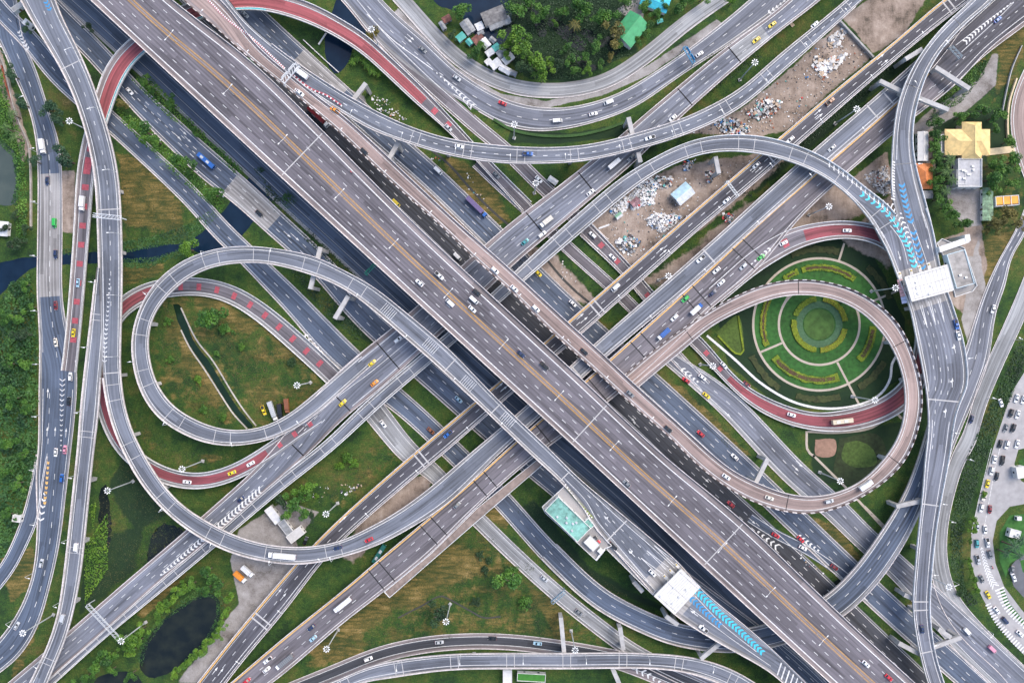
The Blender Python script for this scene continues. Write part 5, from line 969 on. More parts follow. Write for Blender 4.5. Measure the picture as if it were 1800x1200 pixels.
def flat(name, label, cat, cx, cy, L, W, deg, h, roof, wall=None, par=.5, z0=0.0, group=None, ac=0, win=(3, 2)):
    q, l, w, a = loc_rect(cx, cy, L, W, R_(deg), z0+h); root = empty(name, (q.x, q.y, z0), label, cat, group, a)
    mb = MB(); mb.box((0, 0, h/2), (l, w, h)); mb.build('wall', wall or WALLW, root)
    rb = MB(); rb.box((0, 0, h+.03), (l-.5, w-.5, .06)); rb.build('roof', roof, root)
    if par:
        pb = MB()
        for sx, sy, px_, py_ in ((l, .25, 0, w/2-.125), (l, .25, 0, -w/2+.125), (.25, w-.5, l/2-.125, 0), (.25, w-.5, -l/2+.125, 0)): pb.box((px_, py_, h+par/2), (sx, sy, par))
        pb.build('roof_parapet', wall or WALLW, root)
    rr = random.Random(int(cx*7+cy))
    for i in range(ac):
        b = MB(); x, y = rr.uniform(-l*.35, l*.35), rr.uniform(-w*.3, w*.3); b.box((x, y, h+.42), (1.2, .9, .7)); b.tube([(x, y, h+.77), (x, y, h+.84)], .35, .35, 10); b.build('air_conditioner', STEEL, root)
    windows(root, l, w, h, *win); d = MB(); d.box((0, -w/2-.04, 1.05), (1.0, .08, 2.1)); d.build('door', DOORM, root)
    return root
gable('house', 'large house with a yellow tiled cross roof at the upper right', 'house', 1703, 249, 80, 46, 0, 6.4, 2.6, YELR, win=(5, 3), hip=.9, wall=plain('cream_house', (.6, .52, .38), .8, .12, .6))
gable('house_wing', 'yellow tiled wing crossing the large yellow-roofed house', 'house', 1711, 246, 66, 35, 90, 6.6, 3.0, YELR, win=(4, 2), hip=.5, wall=MATS['cream_house'])
flat('house_terrace', 'white balcony block left of the yellow roof', 'building', 1657, 253, 9, 32, 0, 5.0, WALLG, par=.9)
flat('flat_roofed_house', 'white flat-roofed house with rooftop machinery below the yellow roof', 'house', 1704, 304, 42, 50, 0, 6.2, plain('grey_roof_slab', (.42, .42, .43), .85, .2, .5), par=.8, ac=7)
flat('house_terrace', 'small white rooftop terrace at the left of the flat-roofed house', 'building', 1688, 312, 16, 26, 0, 5.6, MATS['grey_roof_slab'], par=1.0, ac=1)
gable('shed', 'long white metal shed below the slim flyover', 'shed', 1623, 257, 52, 19, 90, 3.6, .7, WARMW, win=(4, 0)); gable('house', 'small house with an orange hip roof beside the slim flyover', 'house', 1625, 309, 45, 33, 90, 3.6, 2.4, ORGR, hip=.95)
gable('shelter', 'long shelter with a green and rust roof at the right', 'shelter', 1737, 359, 58, 19, 90, 3.0, .5, roofmat('green_rust_roof', (.2, .33, .2), var=.5), win=(3, 0))
gable('shed', 'small grey shed below the orange-roofed house', 'shed', 1631, 342, 18, 14, 0, 3, .5, TING)
# orange stage
q = P(1771, 353, 4); root = empty('stage', (q.x, q.y, 0), 'orange open stage with three white framed canopy bays', 'stage', None, R_(4))
mb = MB(); mb.box((0, 0, .4), (12, 5, .8)); mb.build('platform', WALLW, root)
for i in range(3): mb = MB(); mb.box((-4+4*i, .3, 3.6+.02*i), (3.5, 4.0, .25)); mb.build('canopy_panel', plain('orange_panel', (.75, .32, .03), .6, .2, .4), root)
mb = MB()
for i in range(4): mb.box((-6+4*i, 0, 2.4), (.3, 5.0, 3.2))
mb.box((0, 2.55, 3.7), (12.3, .3, .5)); mb.box((0, -2.4, 3.7), (12.3, .3, .3)); mb.build('frame', WALLW, root)
# barn, top houses and shacks
gable('barn', 'barn with a bright green metal roof in the orchard', 'barn', 1109, 50, 52, 42, -52, 5, 2.6, GREENR, roof2=roofmat('green_roof_side', (.06, .34, .14), axis=0)); gable('shed', 'cyan roofed shed at the top edge', 'shed', 1152, 3, 50, 26, 20, 4, 1.0, CYANR); gable('hut', 'tiny teal roofed hut below the cyan shed', 'hut', 1160, 37, 11, 7, -20, 2.4, .4, TINT, win=(1, 0))
gable('house', 'old grey corrugated house above the shacks', 'house', 868, 27, 42, 26, -22, 3.6, 1.5, roofmat('old_grey_roof', (.2, .19, .185), var=.3)); gable('house', 'lower grey lean-to beside the old corrugated house', 'house', 878, 40, 40, 14, -22, 2.8, .6, TING)
SH = [(785, 33, 16, 12, -30, 'TINR', 'small rust and grey hut nearest the service road'), (778, 45, 16, 9, 60, 'TING', 'narrow grey lean-to at the service road'), (822, 47, 26, 18, 55, 'TING', 'broad patched grey shack at the upper end of the row'), (843, 46, 14, 14, -25, 'TINW', 'square bright white roofed shack'),
      (810, 65, 16, 13, -40, 'TINT', 'teal roofed shack nearest the road'), (825, 74, 12, 10, 50, 'TINT', 'small pale teal shack in the middle of the row'), (840, 68, 20, 15, -38, 'TINR', 'rusty red roofed shack'), (853, 76, 18, 14, 50, 'TINW', 'white shack just right of the rusty roof'),
      (872, 83, 13, 12, -35, 'TINT', 'greenish white shack with a teal patch'), (861, 92, 15, 12, -35, 'TINW', 'white shack in the middle of the cluster'), (882, 93, 18, 14, -35, 'TING', 'pale grey shack beside the orchard'), (893, 103, 22, 14, -40, 'WARMW', 'long warm white shack beside the orchard'),
      (858, 108, 12, 10, -40, 'WARMW', 'small cream shack at the road'), (871, 112, 20, 15, -38, 'TINW', 'largest white shack at the lower end'), (888, 122, 22, 12, 30, 'TINW', 'white shack second from the lower tip'), (902, 128, 14, 9, 25, 'TING', 'grey shack at the lower tip of the row'), (845, 58, 12, 8, -30, 'TING', 'little grey shack between the white and rusty roofs'), (866, 70, 12, 9, 40, 'TING', 'small grey shack at the water')]
for x, y, L, W, a, m_, lb in SH: gable('shack', lb, 'shack', x, y, L, W, a, 2.5, .55, globals()[m_], WALLG, .25, 'tin-roofed shacks at the top', win=(1, 1))
gable('shed', 'shed with a pale blue gabled roof in the scrap yard', 'shed', 1201, 340, 35, 27, -40, 3.6, 1.3, BLUEW, roof2=roofmat('pale_white_roof', (.62, .66, .68))); gable('hut', 'small pink and grey roofed hut among the white scrap', 'hut', 1117, 355, 17, 12, -40, 2.6, .6, roofmat('pink_tin', (.36, .2, .22), var=.3), WALLG, .2, win=(1, 1)); gable('hut', 'tiny green and white hut at the edge of the scrap', 'hut', 1088, 379, 13, 9, -38, 2.4, .5, roofmat('soft_green_tin', (.25, .48, .34)), WALLG, .2, roof2=TINW, win=(1, 1))
gable('hut', 'small grey hut beside the narrow road under the flyovers', 'hut', 972, 317, 18, 10, 35, 2.5, .5, TINW, WALLG, .2, win=(1, 1))
flat('shed', 'long white roofed shed beside the three-lane flyover at lower left', 'shed', 480, 905, 32, 15, 52, 3.4, TINW, par=0); flat('shed', 'grey roofed middle section of the long shed', 'shed', 502, 927, 28, 14, 52, 3.2, TING, par=0); flat('shed', 'pale grey block at the lower end of the long shed', 'shed', 519, 940, 30, 16, -38, 3.6, plain('pale_roof_slab', (.48, .47, .46), .85, .15, .5), par=.2)
flat('pump_house', 'small square concrete pump house in the thicket at left', 'hut', 29, 911, 14, 12, 10, 3, MATS['pale_roof_slab'], par=.3, win=(1, 1)); gable('hut', 'white roofed hut at the left edge above the canal', 'hut', 5, 402, 18, 26, 5, 3, .5, TINW, win=(1, 1))
flat('kiosk', 'small striped white kiosk on the traffic island', 'kiosk', 1784, 938, 19, 15, 15, 3.2, TINW, par=.3, ac=2, win=(1, 1)); flat('building', 'white flat-roofed building at the right edge of the traffic circle', 'building', 1795, 830, 16, 20, -10, 4, WARMW, par=.3, win=(1, 1)); flat('kiosk', 'tiny white hut on the traffic island edge', 'kiosk', 1792, 911, 8, 7, 0, 2.5, TINW, par=.1, win=(1, 1))
flat('hut', 'small white roofed hut at the upper left edge under the flyover', 'hut', 48, 42, 18, 11, 40, 3, TINW, par=0, win=(1, 1)); flat('shed', 'white block half under the flyover at the upper left corner', 'shed', 30, 12, 22, 9, -35, 3, PIERC, par=0, win=(1, 0))
flat('building', 'low building at the bottom edge with a green artificial lawn roof', 'building', 934, 1190, 50, 14, 3, 3, plain('turf_roof', (.05, .2, .03), .95, .2, .5), par=.4, win=(2, 1)); flat('building', 'white corner of a building at the bottom edge', 'building', 892, 1190, 16, 26, 0, 4, WARMW, par=.2, win=(1, 1))
# ---------------------------------------------------------------- toll plazas
def canopy(name, label, quad, z, hc, mat, cols=5, islands=()):
    t = z+hc; w = [P(*p, t) for p in quad]; q = P(*np.mean(np.array(quad, float), 0), z); root = empty(name, (q.x, q.y, z), label, 'toll canopy')
    pts = [(p.x-q.x, p.y-q.y) for p in w]; mb = MB(); mb.prism(pts, hc-.9, hc); mb.build('roof', mat, root)
    a, b, c, d = [Vector((p[0], p[1], 0)) for p in pts]
    fb = MB()
    for u, v_ in ((a, b), (b, c), (c, d), (d, a)):
        m_ = (u+v_)/2; dd = v_-u; fb.box((m_.x, m_.y, hc-.42), (dd.length+.2, .25, 1.05), math.atan2(dd.y, dd.x))
    sb = MB(); gm = plain('roof_grime', (.42, .4, .37), .8, .35, .8); ns = 11
    for i in range(1, ns):
        f = i/ns; u, v_ = a*(1-f)+b*f, d*(1-f)+c*f; m_ = (u+v_)/2; dd = v_-u; sb.box((m_.x, m_.y, hc+.03), (dd.length*.97, .1, .06), math.atan2(dd.y, dd.x))
    for f in (.08, .5, .93):
        u, v_ = a*(1-f)+d*f, b*(1-f)+c*f; m_ = (u+v_)/2; dd = v_-u; sb.box((m_.x, m_.y, hc+.015), (dd.length*.94, .28, .03), math.atan2(dd.y, dd.x))
    sb.build('roof_seam', gm, root)
    rr = random.Random(int(q.x))
    for i in range(5):
        f, g = rr.uniform(.15, .85), rr.uniform(.1, .9); e = (a*(1-f)+b*f)*(1-g)+(d*(1-f)+c*f)*g; vb = MB(); vb.box((e.x, e.y, hc+.25), (.9, .7, .5), rr.uniform(0, 3)); vb.build('roof_vent', STEEL, root)
    fb.build('fascia', plain('canopy_edge', (.62, .6, .58), .6, .1, .6), root)
    for i in range(cols):
        f = (i+.5)/cols
        for s_ in (.25, .75):
            e = (a*(1-f)+b*f)*(1-s_)+(d*(1-f)+c*f)*s_; cb = MB(); cb.box((e.x, e.y, (hc-.9)/2), (.6, .6, hc-.9)); cb.build('column', PIERC, root)
    return root
canopy('toll_canopy', 'white toll plaza canopy on the right flyover', [(1590, 487), (1665, 465), (1677, 510), (1603, 530)], 14, 6, WARMW)
canopy('toll_canopy', 'white toll plaza canopy on the lower flyover', [(1197, 1000), (1231, 1031), (1186, 1079), (1150, 1047)], 15.6, 6, WARMW)
def island(x0, y0, x1, y1, z, label):
    a, b = P(x0, y0, z+.2), P(x1, y1, z+.2); d = b-a; ang = math.atan2(d.y, d.x); q = (a+b)/2; root = empty('toll_island', (q.x, q.y, z+.05), label, 'toll island', 'toll islands', ang); L = d.length
    mb = MB(); mb.box((0, 0, .13), (L, 1.7, .26)); mb.build('kerb', PARAW, root); mb = MB(); mb.box((L*.05, 0, 1.4), (2.6, 1.3, 2.4)); mb.build('booth', plain('booth_paint', (.55, .5, .42), .6, .15, 1), root)
    for sg in (-1, 1): mb = MB(); mb.box((L*.05, sg*.67, 1.7), (2.0, .05, 1.0)); mb.build('window', GLASS, root)
    mb = MB(); mb.tube([(-L*.42, 0, .26), (-L*.42, 0, 1.3)], .35, .3, 10); mb.build('bollard', plain('yellow_bollard', (.6, .42, .05), .6, .15, 1), root)
for i, (x0, y0, x1, y1) in enumerate(((1580, 478, 1590, 513), (1600, 473, 1610, 510), (1615, 467, 1626, 505), (1631, 462, 1642, 500))): island(x0, y0, x1, y1, 14, 'concrete toll island with booth under the right canopy, %s from the left' % ORD[i+1])
for i, (x0, y0, x1, y1) in enumerate(((1166, 1010, 1184, 1028), (1176, 1000, 1195, 1018), (1187, 990, 1206, 1008))): island(x0, y0, x1, y1, 15.7, 'concrete toll island with booth before the lower canopy, %s from the left' % ORD[i+1])
# right plaza office on its own piled platform
def deck_platform(name, label, poly, z, th=1.0, mat=None):
    w = [P(*p, z) for p in poly]; q = P(*np.mean(np.array(poly, float), 0), 0); root = empty(name, (q.x, q.y, 0), label, 'platform'); pts = [(p.x-q.x, p.y-q.y) for p in w]
    mb = MB(); mb.prism(pts, z-th, z, 0, 1); mb.build('slab', [CONC, mat or A_CONC], root); pb = MB(); n = len(pts)
    for i in range(n):
        a, b = Vector((*pts[i], 0)), Vector((*pts[(i+1) % n], 0)); d = b-a; m_ = (a+b)/2; pb.box((m_.x, m_.y, z+.45), (d.length, .25, .9+.004*i), math.atan2(d.y, d.x))
    pb.build('parapet', PARAW, root)
    c = Vector((sum(p[0] for p in pts)/n, sum(p[1] for p in pts)/n, 0))
    for p in pts[::2]:
        v_ = c+(Vector((*p, 0))-c)*.62; k = MB(); k.box((v_.x, v_.y, (z-th)/2), (1.2, 1.2, z-th)); k.build('pier', PIERC, root)
    return root
deck_platform('side_ledge', 'unfinished gravel ledge with a white wall along the orange-edged flyover', [(676, 1039), (685, 1049), (780, 966), (870, 888), (955, 815), (946, 806), (838, 893), (758, 972)], 9.0, .7, plain('ledge_dirt', (.24, .19, .165), .95, .35, .4))
deck_platform('office_platform', 'raised platform carrying the toll office at the right canopy', [(1646, 428), (1655, 420), (1694, 436), (1716, 502), (1708, 512), (1678, 522), (1668, 470)], 13.7)
flat('toll_office', 'grey flat-roofed toll office with pale blue trim beside the right canopy', 'building', 1688, 473, 33, 62, -16, 4.2, plain('stained_roof', (.33, .31, .29), .9, .4, .35), plain('pale_blue_wall', (.55, .66, .7), .7, .1, .6), .5, 13.7, ac=2); flat('covered_walkway', 'white roofed covered footbridge above the toll office', 'walkway', 1677, 430, 54, 10, -19, 3.4, WARMW, None, .1, 13.7, win=(5, 0))
flat('stair_tower', 'round-ended white stair tower at the end of the footbridge', 'stair tower', 1701, 418, 9, 12, -10, 17.3, WARMW, None, .1, 0, win=(0, 2))
q = P(1586, 512, 14.9); root = empty('roof_strip', (q.x, q.y, 14.0), 'narrow pink and lilac panelled strip left of the right canopy', 'panel', None, R_(16+90-4))
for i in range(7): mb = MB(); mb.box((-5.4+1.8*i, 0, .7), (1.6, 2.6, .25)); mb.build('panel', plain('pink_panel', (.6, .34, .33), .6, .15, 1) if i > 1 else plain('lilac_panel', (.42, .45, .6), .6, .15, 1), root)
deck_platform('office_platform', 'raised platform carrying the green-roofed toll office at the lower plaza', [(993, 853), (1024, 892), (1050, 932), (1075, 958), (1063, 963), (1048, 984), (958, 900), (953, 890)], 17.0)
flat('toll_office', 'white toll office with a patchy teal green roof at the lower plaza', 'building', 998, 912, 80, 34, 44, 4, plain('patchy_teal_roof', (.16, .34, .29), .8, .6, .45), WALLW, .5, 17.0, ac=6); flat('toll_office', 'teal round-ended wing of the green-roofed toll office', 'building', 1026, 928, 36, 17, -40, 3.4, roofmat('teal_wing_roof', (.17, .37, .31), var=.3), WALLW, .3, 17.0, win=(2, 1)); flat('carport', 'white roofed carport beside the green-roofed toll office', 'carport', 1040, 955, 24, 17, 44, 2.8, WARMW, WALLG, .05, 17.0, win=(0, 0))
def kit(name, label, cat, x, y, z, L, W, h, deg, mat, lid):
    q = P(x, y, z+h); root = empty(name, (q.x, q.y, z), label, cat, None, R_(-deg)); mb = MB(); mb.box((0, 0, h/2), (L, W, h)); mb.build('body', mat, root); mb = MB(); mb.box((0, 0, h+.05), (L+.3, W+.3, .1)); mb.build('lid', lid, root)
    mb = MB(); mb.box((0, -W/2-.03, h*.45), (L*.5, .06, h*.7)); mb.build('door', DOORM, root)
TANKM = plain('tank_grey', (.4, .42, .43), .6, .2, .8)
kit('generator', 'grey generator box on the platform beside the green-roofed toll office', 'generator', 968, 893, 17.02, 3.4, 2.0, 2.0, 44, TANKM, STEEL); kit('water_tank', 'pale rectangular water tank at the upper corner of the green-roofed office', 'water tank', 984, 884, 17.02, 2.6, 2.2, 1.8, 44, plain('tank_blue', (.3, .45, .55), .5, .15, .8), WALLW)
kit('guard_booth', 'small guard booth at the kinked white wall of the lower plaza', 'booth', 1056, 968, 17.02, 2.4, 2.2, 2.6, 44, WALLW, WARMW); kit('cabinet', 'white equipment cabinet along the front of the green-roofed office', 'cabinet', 1014, 908, 17.02, 1.6, 1.2, 1.7, 44, WALLW, STEEL)
deck_platform('office_platform', 'narrow pale service walkway along the lower plaza lanes', [(1066, 964), (1073, 957), (1152, 1037), (1147, 1044)], 15.9, .8)
wallpath('planter', 'row of white posts along a yellow green planter at the lower plaza', [(995, 856), (1015, 880), (1042, 910)], .9, .7, HEDGEY, 'planter', 17.0); wallpath('plaza_wall', 'angled white wall along the lower plaza edge', [(1048, 984), (1063, 965)], .9, 1.3, PARAW, 'wall', 17.0)
for i in range(14):
    t = i/13; q = P(994+46*t, 851+57*t+3*math.sin(t*3), 17.5); o = MB(); o.box((0, 0, .45), (.7, .7, .9)); o = o.build('bollard', PARAW, None, (0, 0, 0)); o.location = (q.x, q.y, 17.0); tag(o, 'square white bollard in the row beside the lower toll plaza lane', 'bollard', 'white bollards beside the lower plaza planter')
# ---------------------------------------------------------------- straddle bents
def bent(x0, y0, x1, y1, h, w=2.2, foot=(1, 1), label=None, capd=1.8):
    a, b = P(x0, y0, h), P(x1, y1, h); d = b-a; ang = math.atan2(d.y, d.x); q = (a+b)/2; root = empty('straddle_bent', (q.x, q.y, 0), label, 'bridge pier', 'concrete portal piers', ang); L = d.length
    mb = MB(); mb.box((0, 0, h-capd/2), (L, w, capd)); mb.build('crossbeam', PIERC, root)
    for sg, f in ((-1, foot[0]), (1, foot[1])):
        if f: mb = MB(); mb.box((sg*(L/2-.9), 0, (h-capd)/2-.1), (1.7, w-.3, h-capd+.2), 0, 0); mb.build('column', PIERC, root)
for x0, y0, x1, y1, h, lb in ((617, 180, 643, 146, 15, 'portal pier beam left of the long curved flyover near the banana plants'), (684, 278, 700, 250, 15.5, 'portal pier beam between the pinkish and the long curved flyovers'), (545, 508, 563, 434, 16.5, 'zigzag portal pier of the left loop near the canal road'), (588, 560, 612, 520, 17, 'portal pier of the left loop near the triangle of grass'),
        (1105, 206, 1113, 240, 15, 'pier beam above the long curved flyover at upper right'), (1122, 268, 1126, 285, 15, 'pier stub below the long curved flyover at upper right'), (1547, 142, 1590, 163, 12.5, 'portal beam over the one-lane flyover at upper right'), (1610, 170, 1668, 193, 12.5, 'portal beam over the broad road, lower of two'), (1645, 118, 1705, 156, 12.8, 'portal beam over the broad road, upper of two'), (1592, 104, 1622, 86, 12.8, 'short pier head left of the slim flyover'),
        (1258, 275, 1264, 305, 12, 'pier under the curved ramp at the scrap yard'), (1328, 850, 1350, 806, 14.5, 'portal beam under the pinkish loop'), (1576, 890, 1622, 880, 11.4, 'portal beam over the curl at lower right'), (1640, 1138, 1690, 1120, 10.6, 'portal beam crossing the ground road at lower right'), (1590, 1045, 1612, 1055, 10.8, 'pier stub left of the toll flyover'), (1580, 1130, 1622, 1152, 10.6, 'long pier beam left of the toll flyover at the bottom'), (1650, 1105, 1672, 1120, 10.6, 'pier stub right of the toll flyover'),
        (986, 1085, 992, 1150, 8.4, 'long beam sticking out above the pale curved flyover'), (1090, 1102, 1096, 1142, 8.4, 'portal beam at the bottom flyover above the pale one-lane road'), (1075, 1170, 1090, 1205, 8.4, 'portal beam at the bottom edge below the pale flyover'), (1232, 1158, 1266, 1130, 12.5, 'portal beam between the curl and the lower plaza ramp'), (1114, 1022, 1130, 1040, 13, 'pier stub under the lower toll plaza'), (1170, 1082, 1192, 1098, 13, 'pier stub under the lower canopy'), (1625, 660, 1600, 670, 12, 'pier stub between loop and plaza')):
    bent(x0, y0, x1, y1, h, label=lb)
# ---------------------------------------------------------------- sign gantries
def gantry(name, label, x0, y0, x1, y1, z0, h, mat, panel=None, w=.9, pw=1.0):
    a, b = P(x0, y0, z0+h), P(x1, y1, z0+h); d = b-a; ang = math.atan2(d.y, d.x); q = (a+b)/2; root = empty(name, (q.x, q.y, z0), label, 'sign gantry', None, ang); L = d.length
    mb = MB()
    for sy in (-w/2, w/2):
        for sz in (0, .9): mb.tube([(-L/2, sy, h-sz), (L/2, sy, h-sz)], .12, .12, 6)
    n = max(3, int(L/1.6))
    for i in range(n):
        u0, u1 = -L/2+L*i/n, -L/2+L*(i+1)/n
        for z in (h, h-.9): mb.tube([(u0, -w/2, z), (u1, w/2, z)], .07, .07, 5)
        for sy in (-w/2, w/2): mb.tube([(u0, sy, h-.9), (u1, sy, h)], .07, .07, 5)
    mb.build('truss', mat, root)
    for sg in (-1, 1): mb = MB(); mb.tube([(sg*L/2, 0, 0), (sg*L/2, 0, h)], .25, .2, 8); mb.build('post', mat, root)
    if panel:
        for u, s_ in ((-.22, 1), (.22, 1)): mb = MB(); mb.box((u*L, w/2+.2, h-.3), (L*.36, .2, 2.4)); mb.build('sign_panel', panel, root); 
    return root
WSTEEL = plain('white_steel', (.72, .73, .74), .5, .1, 1)
gantry('sign_gantry', 'blue overhead sign gantry across the curved road at the top', 1203, 82, 1220, 110, .1, 7, plain('blue_steel', (.05, .3, .5), .5, .1, 1), plain('blue_sign', (.03, .25, .5), .5, .1, 1), 1.6)
gantry('sign_gantry', 'green sign gantry over the dark road below the highway', 642, 482, 661, 463, .1, 7, plain('green_steel', (.05, .35, .25), .5, .1, 1), plain('green_sign', (.02, .28, .17), .5, .1, 1), 1.2)
gantry('sign_gantry', 'long grey gantry across the flyover at lower left', 152, 1063, 210, 1125, 4, 8, STEEL, None, 2.0); gantry('sign_gantry', 'short blue grey gantry over the pale one-lane road', 970, 1060, 993, 1040, .1, 7, plain('slate_steel', (.25, .35, .42), .5, .15, 1), plain('slate_sign', (.2, .3, .38), .5, .1, 1), 1.6)
gantry('sign_gantry', 'white gantry across the pinkish flyover at upper left', 496, 144, 523, 113, 20, 6, WSTEEL, plain('white_sign_back', (.66, .66, .66), .5, .1, 1), 2.4); gantry('lattice_gantry', 'white lattice gantry across the wide left flyover', 163, 378, 212, 383, 14.5, 6, WSTEEL, None, 2.0)
gantry('sign_gantry', 'grey gantry at the broad road in the upper right corner', 1672, 82, 1690, 101, 7, 5, plain('slate_steel2', (.25, .33, .38), .5, .15, 1), None, 2.0); gantry('sign_gantry', 'pale gantry across the dark orange-edged flyover', 1278, 318, 1298, 345, 8, 6, STEEL, None, 1.2)
# ---------------------------------------------------------------- high masts and street lamps
def high_mast_proto():
    root = empty('high_mast', (0, 0, 0)); mb = MB(); mb.tube([(0, 0, 0), (0, 0, 27)], .4, .17, 8); mb.build('pole', STEEL, root); mb = MB(); n = 16
    ringp = [(math.cos(2*math.pi*i/n)*.95, math.sin(2*math.pi*i/n)*.95, 26.6) for i in range(n+1)]; mb.tube(ringp, .1, .1, 6); 
    for i in range(3): mb.tube([(0, 0, 26.6), (math.cos(i*2.09)*1.1, math.sin(i*2.09)*1.1, 26.6)], .08, .08, 5)
    mb.build('lamp_ring', STEEL, root)
    for i in range(8):
        a = i*math.pi/4; mb = MB(); mb.box((math.cos(a)*1.35, math.sin(a)*1.35, 26.65), (.72, .46, .32), a); mb.build('floodlight', LAMPW, root)
    mb = MB(); mb.box((0, 0, .3), (1.6, 1.6, .6)); mb.build('base', PIERC, root); return root
HM = [(122, 213, 'between the left frontage road and the wide left flyover'), (189, 862, 'left of the lower left flyover curve'), (320, 824, 'below the red ramp under the left loop'), (653, 52, 'between the red ramp and the top road'), (904, 219, 'inside the bend of the top road'), (942, 322, 'beside the narrow road under the long curved flyover'), (1506, 192, 'in the dark strip at the upper right'), (1327, 110, 'above the three-lane flyover at the top right'), (1457, 363, 'below the curved ramp near the scrap yard'), (1175, 485, 'beside the dark orange-edged flyover'),
      (1574, 506, 'left of the right toll canopy'), (1538, 703, 'at the lower right of the round garden'), (1253, 643, 'at the left tip of the round garden'), (1477, 845, 'below the garden near the pinkish loop'), (1668, 1031, 'beside the pale service road at lower right'), (40, 1112, 'in the dry grass at the lower left edge'), (573, 903, 'above the dark flyover at lower left'), (784, 1092, 'in the lower triangle of lawn'), (1011, 1142, 'beside the pale curved flyover at the bottom'), (522, 677, 'on the lawn at the right of the left loop'), (574, 1140, 'on the yellowish grass at the bottom'), (213, 1126, 'at the right foot of the long gantry')]
hm = high_mast_proto()
for i, (x, y, wh) in enumerate(HM):
    o = hm if i == 0 else copy_tree(hm); q = P(x, y, 26.6); o.location = (q.x, q.y, 0); o.rotation_euler.z = i*.7; tag(o, 'tall mast with floodlight ring '+wh, 'light mast', 'high lighting masts')
def lamp_proto(double, arm, ht=9):
    root = empty('street_lamp', (0, 0, 0)); mb = MB(); mb.tube([(0, 0, 0), (0, 0, ht-.6)], .13, .09, 7); mb.build('pole', STEEL, root)
    for sg in ((1, -1) if double else (1,)):
        mb = MB(); mb.tube([(0, 0, ht-.6), (sg*arm*.35, 0, ht-.1), (sg*arm, 0, ht)], .09, .07, 6); mb.build('arm', LAMPW, root); mb = MB(); mb.box((sg*(arm+.3), 0, ht), (1.0, .42, .2)); mb.build('lamp_head', LAMPW, root)
    return root
LP = {}
def lamp(double, arm, x, y, z, ang, label, group, ht=9):
    k = (double, arm, ht)
    o = copy_tree(LP[k]) if k in LP else LP.setdefault(k, lamp_proto(double, arm, ht)); o.location = (x, y, z); o.rotation_euler.z = ang; tag(o, label, 'street lamp', group)
A = ROADS['a']
for i, (x, y) in enumerate([(297, 62), (400, 157), (497, 245), (597, 340), (692, 428), (788, 515), (885, 605), (983, 695), (1080, 783), (1182, 880), (1270, 962), (1355, 1040), (1448, 1125)]):
    q = P(x, y, 29); d = A.s[int(A.v(x, y))]; t = A.tan(d); lamp(True, 2.6, q.x, q.y, 20, math.atan2(t[0], -t[1]), 'double-arm lamp on the median of the six-lane highway, %s counting from the top' % ORD[i+1], 'double-arm lamps on the highway median', 9)
def lamp_row(key, side, period, start, phrase, arm=2.0, a=None, b=None, ht=8):
    r = ROADS[key]; d0, d1 = r.rng(a, b); L = []; d = d0+start
    while d < d1-2: L.append(d); d += period
    pts = sorted([(r.pt(d, .012 if side == 0 else .988), d) for d in L], key=lambda t: -t[0][1]); pts = [p for p in pts if abs(p[0][0]) < 285 and abs(p[0][1]) < 190]
    for i, (p, d) in enumerate(pts):
        t = r.tan(d); inw = r.pt(d, .5)-p; lamp(False, arm, p[0], p[1], p[2], math.atan2(inw[1], inw[0]), 'single-arm lamp along %s, %s counting from the top' % (phrase, ORD[i+1]), 'lamps along '+phrase, ht)
lamp_row('f', 0, 31, 4, 'the wide left flyover', 2.6, (205, 640), (90, 0)); lamp_row('v', 1, 33, 8, 'the narrow lower left flyover', 1.6); lamp_row('r', 1, 30, 10, 'the pinkish flyover', 1.2, (340, 10), (1200, 780)); lamp_row('q', 1, 27, 8, 'the long curved top flyover', 1.8, (600, 185)); lamp_row('l', 1, 34, 10, 'the left loop flyover', 1.3, (560, 720), (560, 465)); lamp_row('l', 0, 32, 6, 'the flyover down to the lower plaza', 1.3, (620, 500), (960, 800))
lamp_row('w', 0, 33, 6, 'the slim upper right flyover', 1.6); lamp_row('x', 0, 36, 20, 'the toll plaza flyover at right', 2.0, (1680, 560)); lamp_row('d', 1, 34, 6, 'the dark orange-edged flyover', 1.8); lamp_row('f', 1, 36, 6, 'the one-lane diagonal flyover', 1.5, (1600, 130), (1060, 610)); lamp_row('y2', 0, 32, 8, 'the pale curved bottom flyover', 1.5); lamp_row('f', 1, 30, 4, 'the lower left curve', 1.8, (600, 965), (240, 800)); lamp_row('k4', 0, 34, 6, 'the pale service road', 2.0); lamp_row('k1', 1, 28, 6, 'the left frontage road', 2.2)
# ---------------------------------------------------------------- vehicles
def paint(name, col, rough=.3):
    if name in MATS: return MATS[name]
    m, n, b = mk(name); tc = n.nodes.new('ShaderNodeTexCoord'); f = noise(n, 1.3, 4, tc.outputs['Object']); n.links.new(ramp(n, f, [(.3, tuple(c*.9 for c in col)), (.7, col)]), b.inputs['Base Color']); b.inputs['Roughness'].default_value = rough; b.inputs['Coat Weight'].default_value = .5; MATS[name] = m; return m
COL = {'white': (.82, .82, .82), 'silver': (.5, .52, .54), 'grey': (.2, .21, .22), 'black': (.012, .013, .015), 'dark blue': (.015, .03, .09), 'blue': (.02, .12, .42), 'light blue': (.35, .55, .68), 'red': (.55, .02, .03), 'dark red': (.2, .015, .02), 'yellow': (.8, .6, .02), 'orange': (.8, .28, .02), 'green': (.03, .42, .07), 'teal': (.05, .3, .32), 'dark green': (.01, .13, .1), 'beige': (.62, .53, .38), 'purple': (.14, .1, .24), 'pink': (.75, .3, .4), 'brown': (.28, .1, .04), 'cream': (.75, .7, .6)}
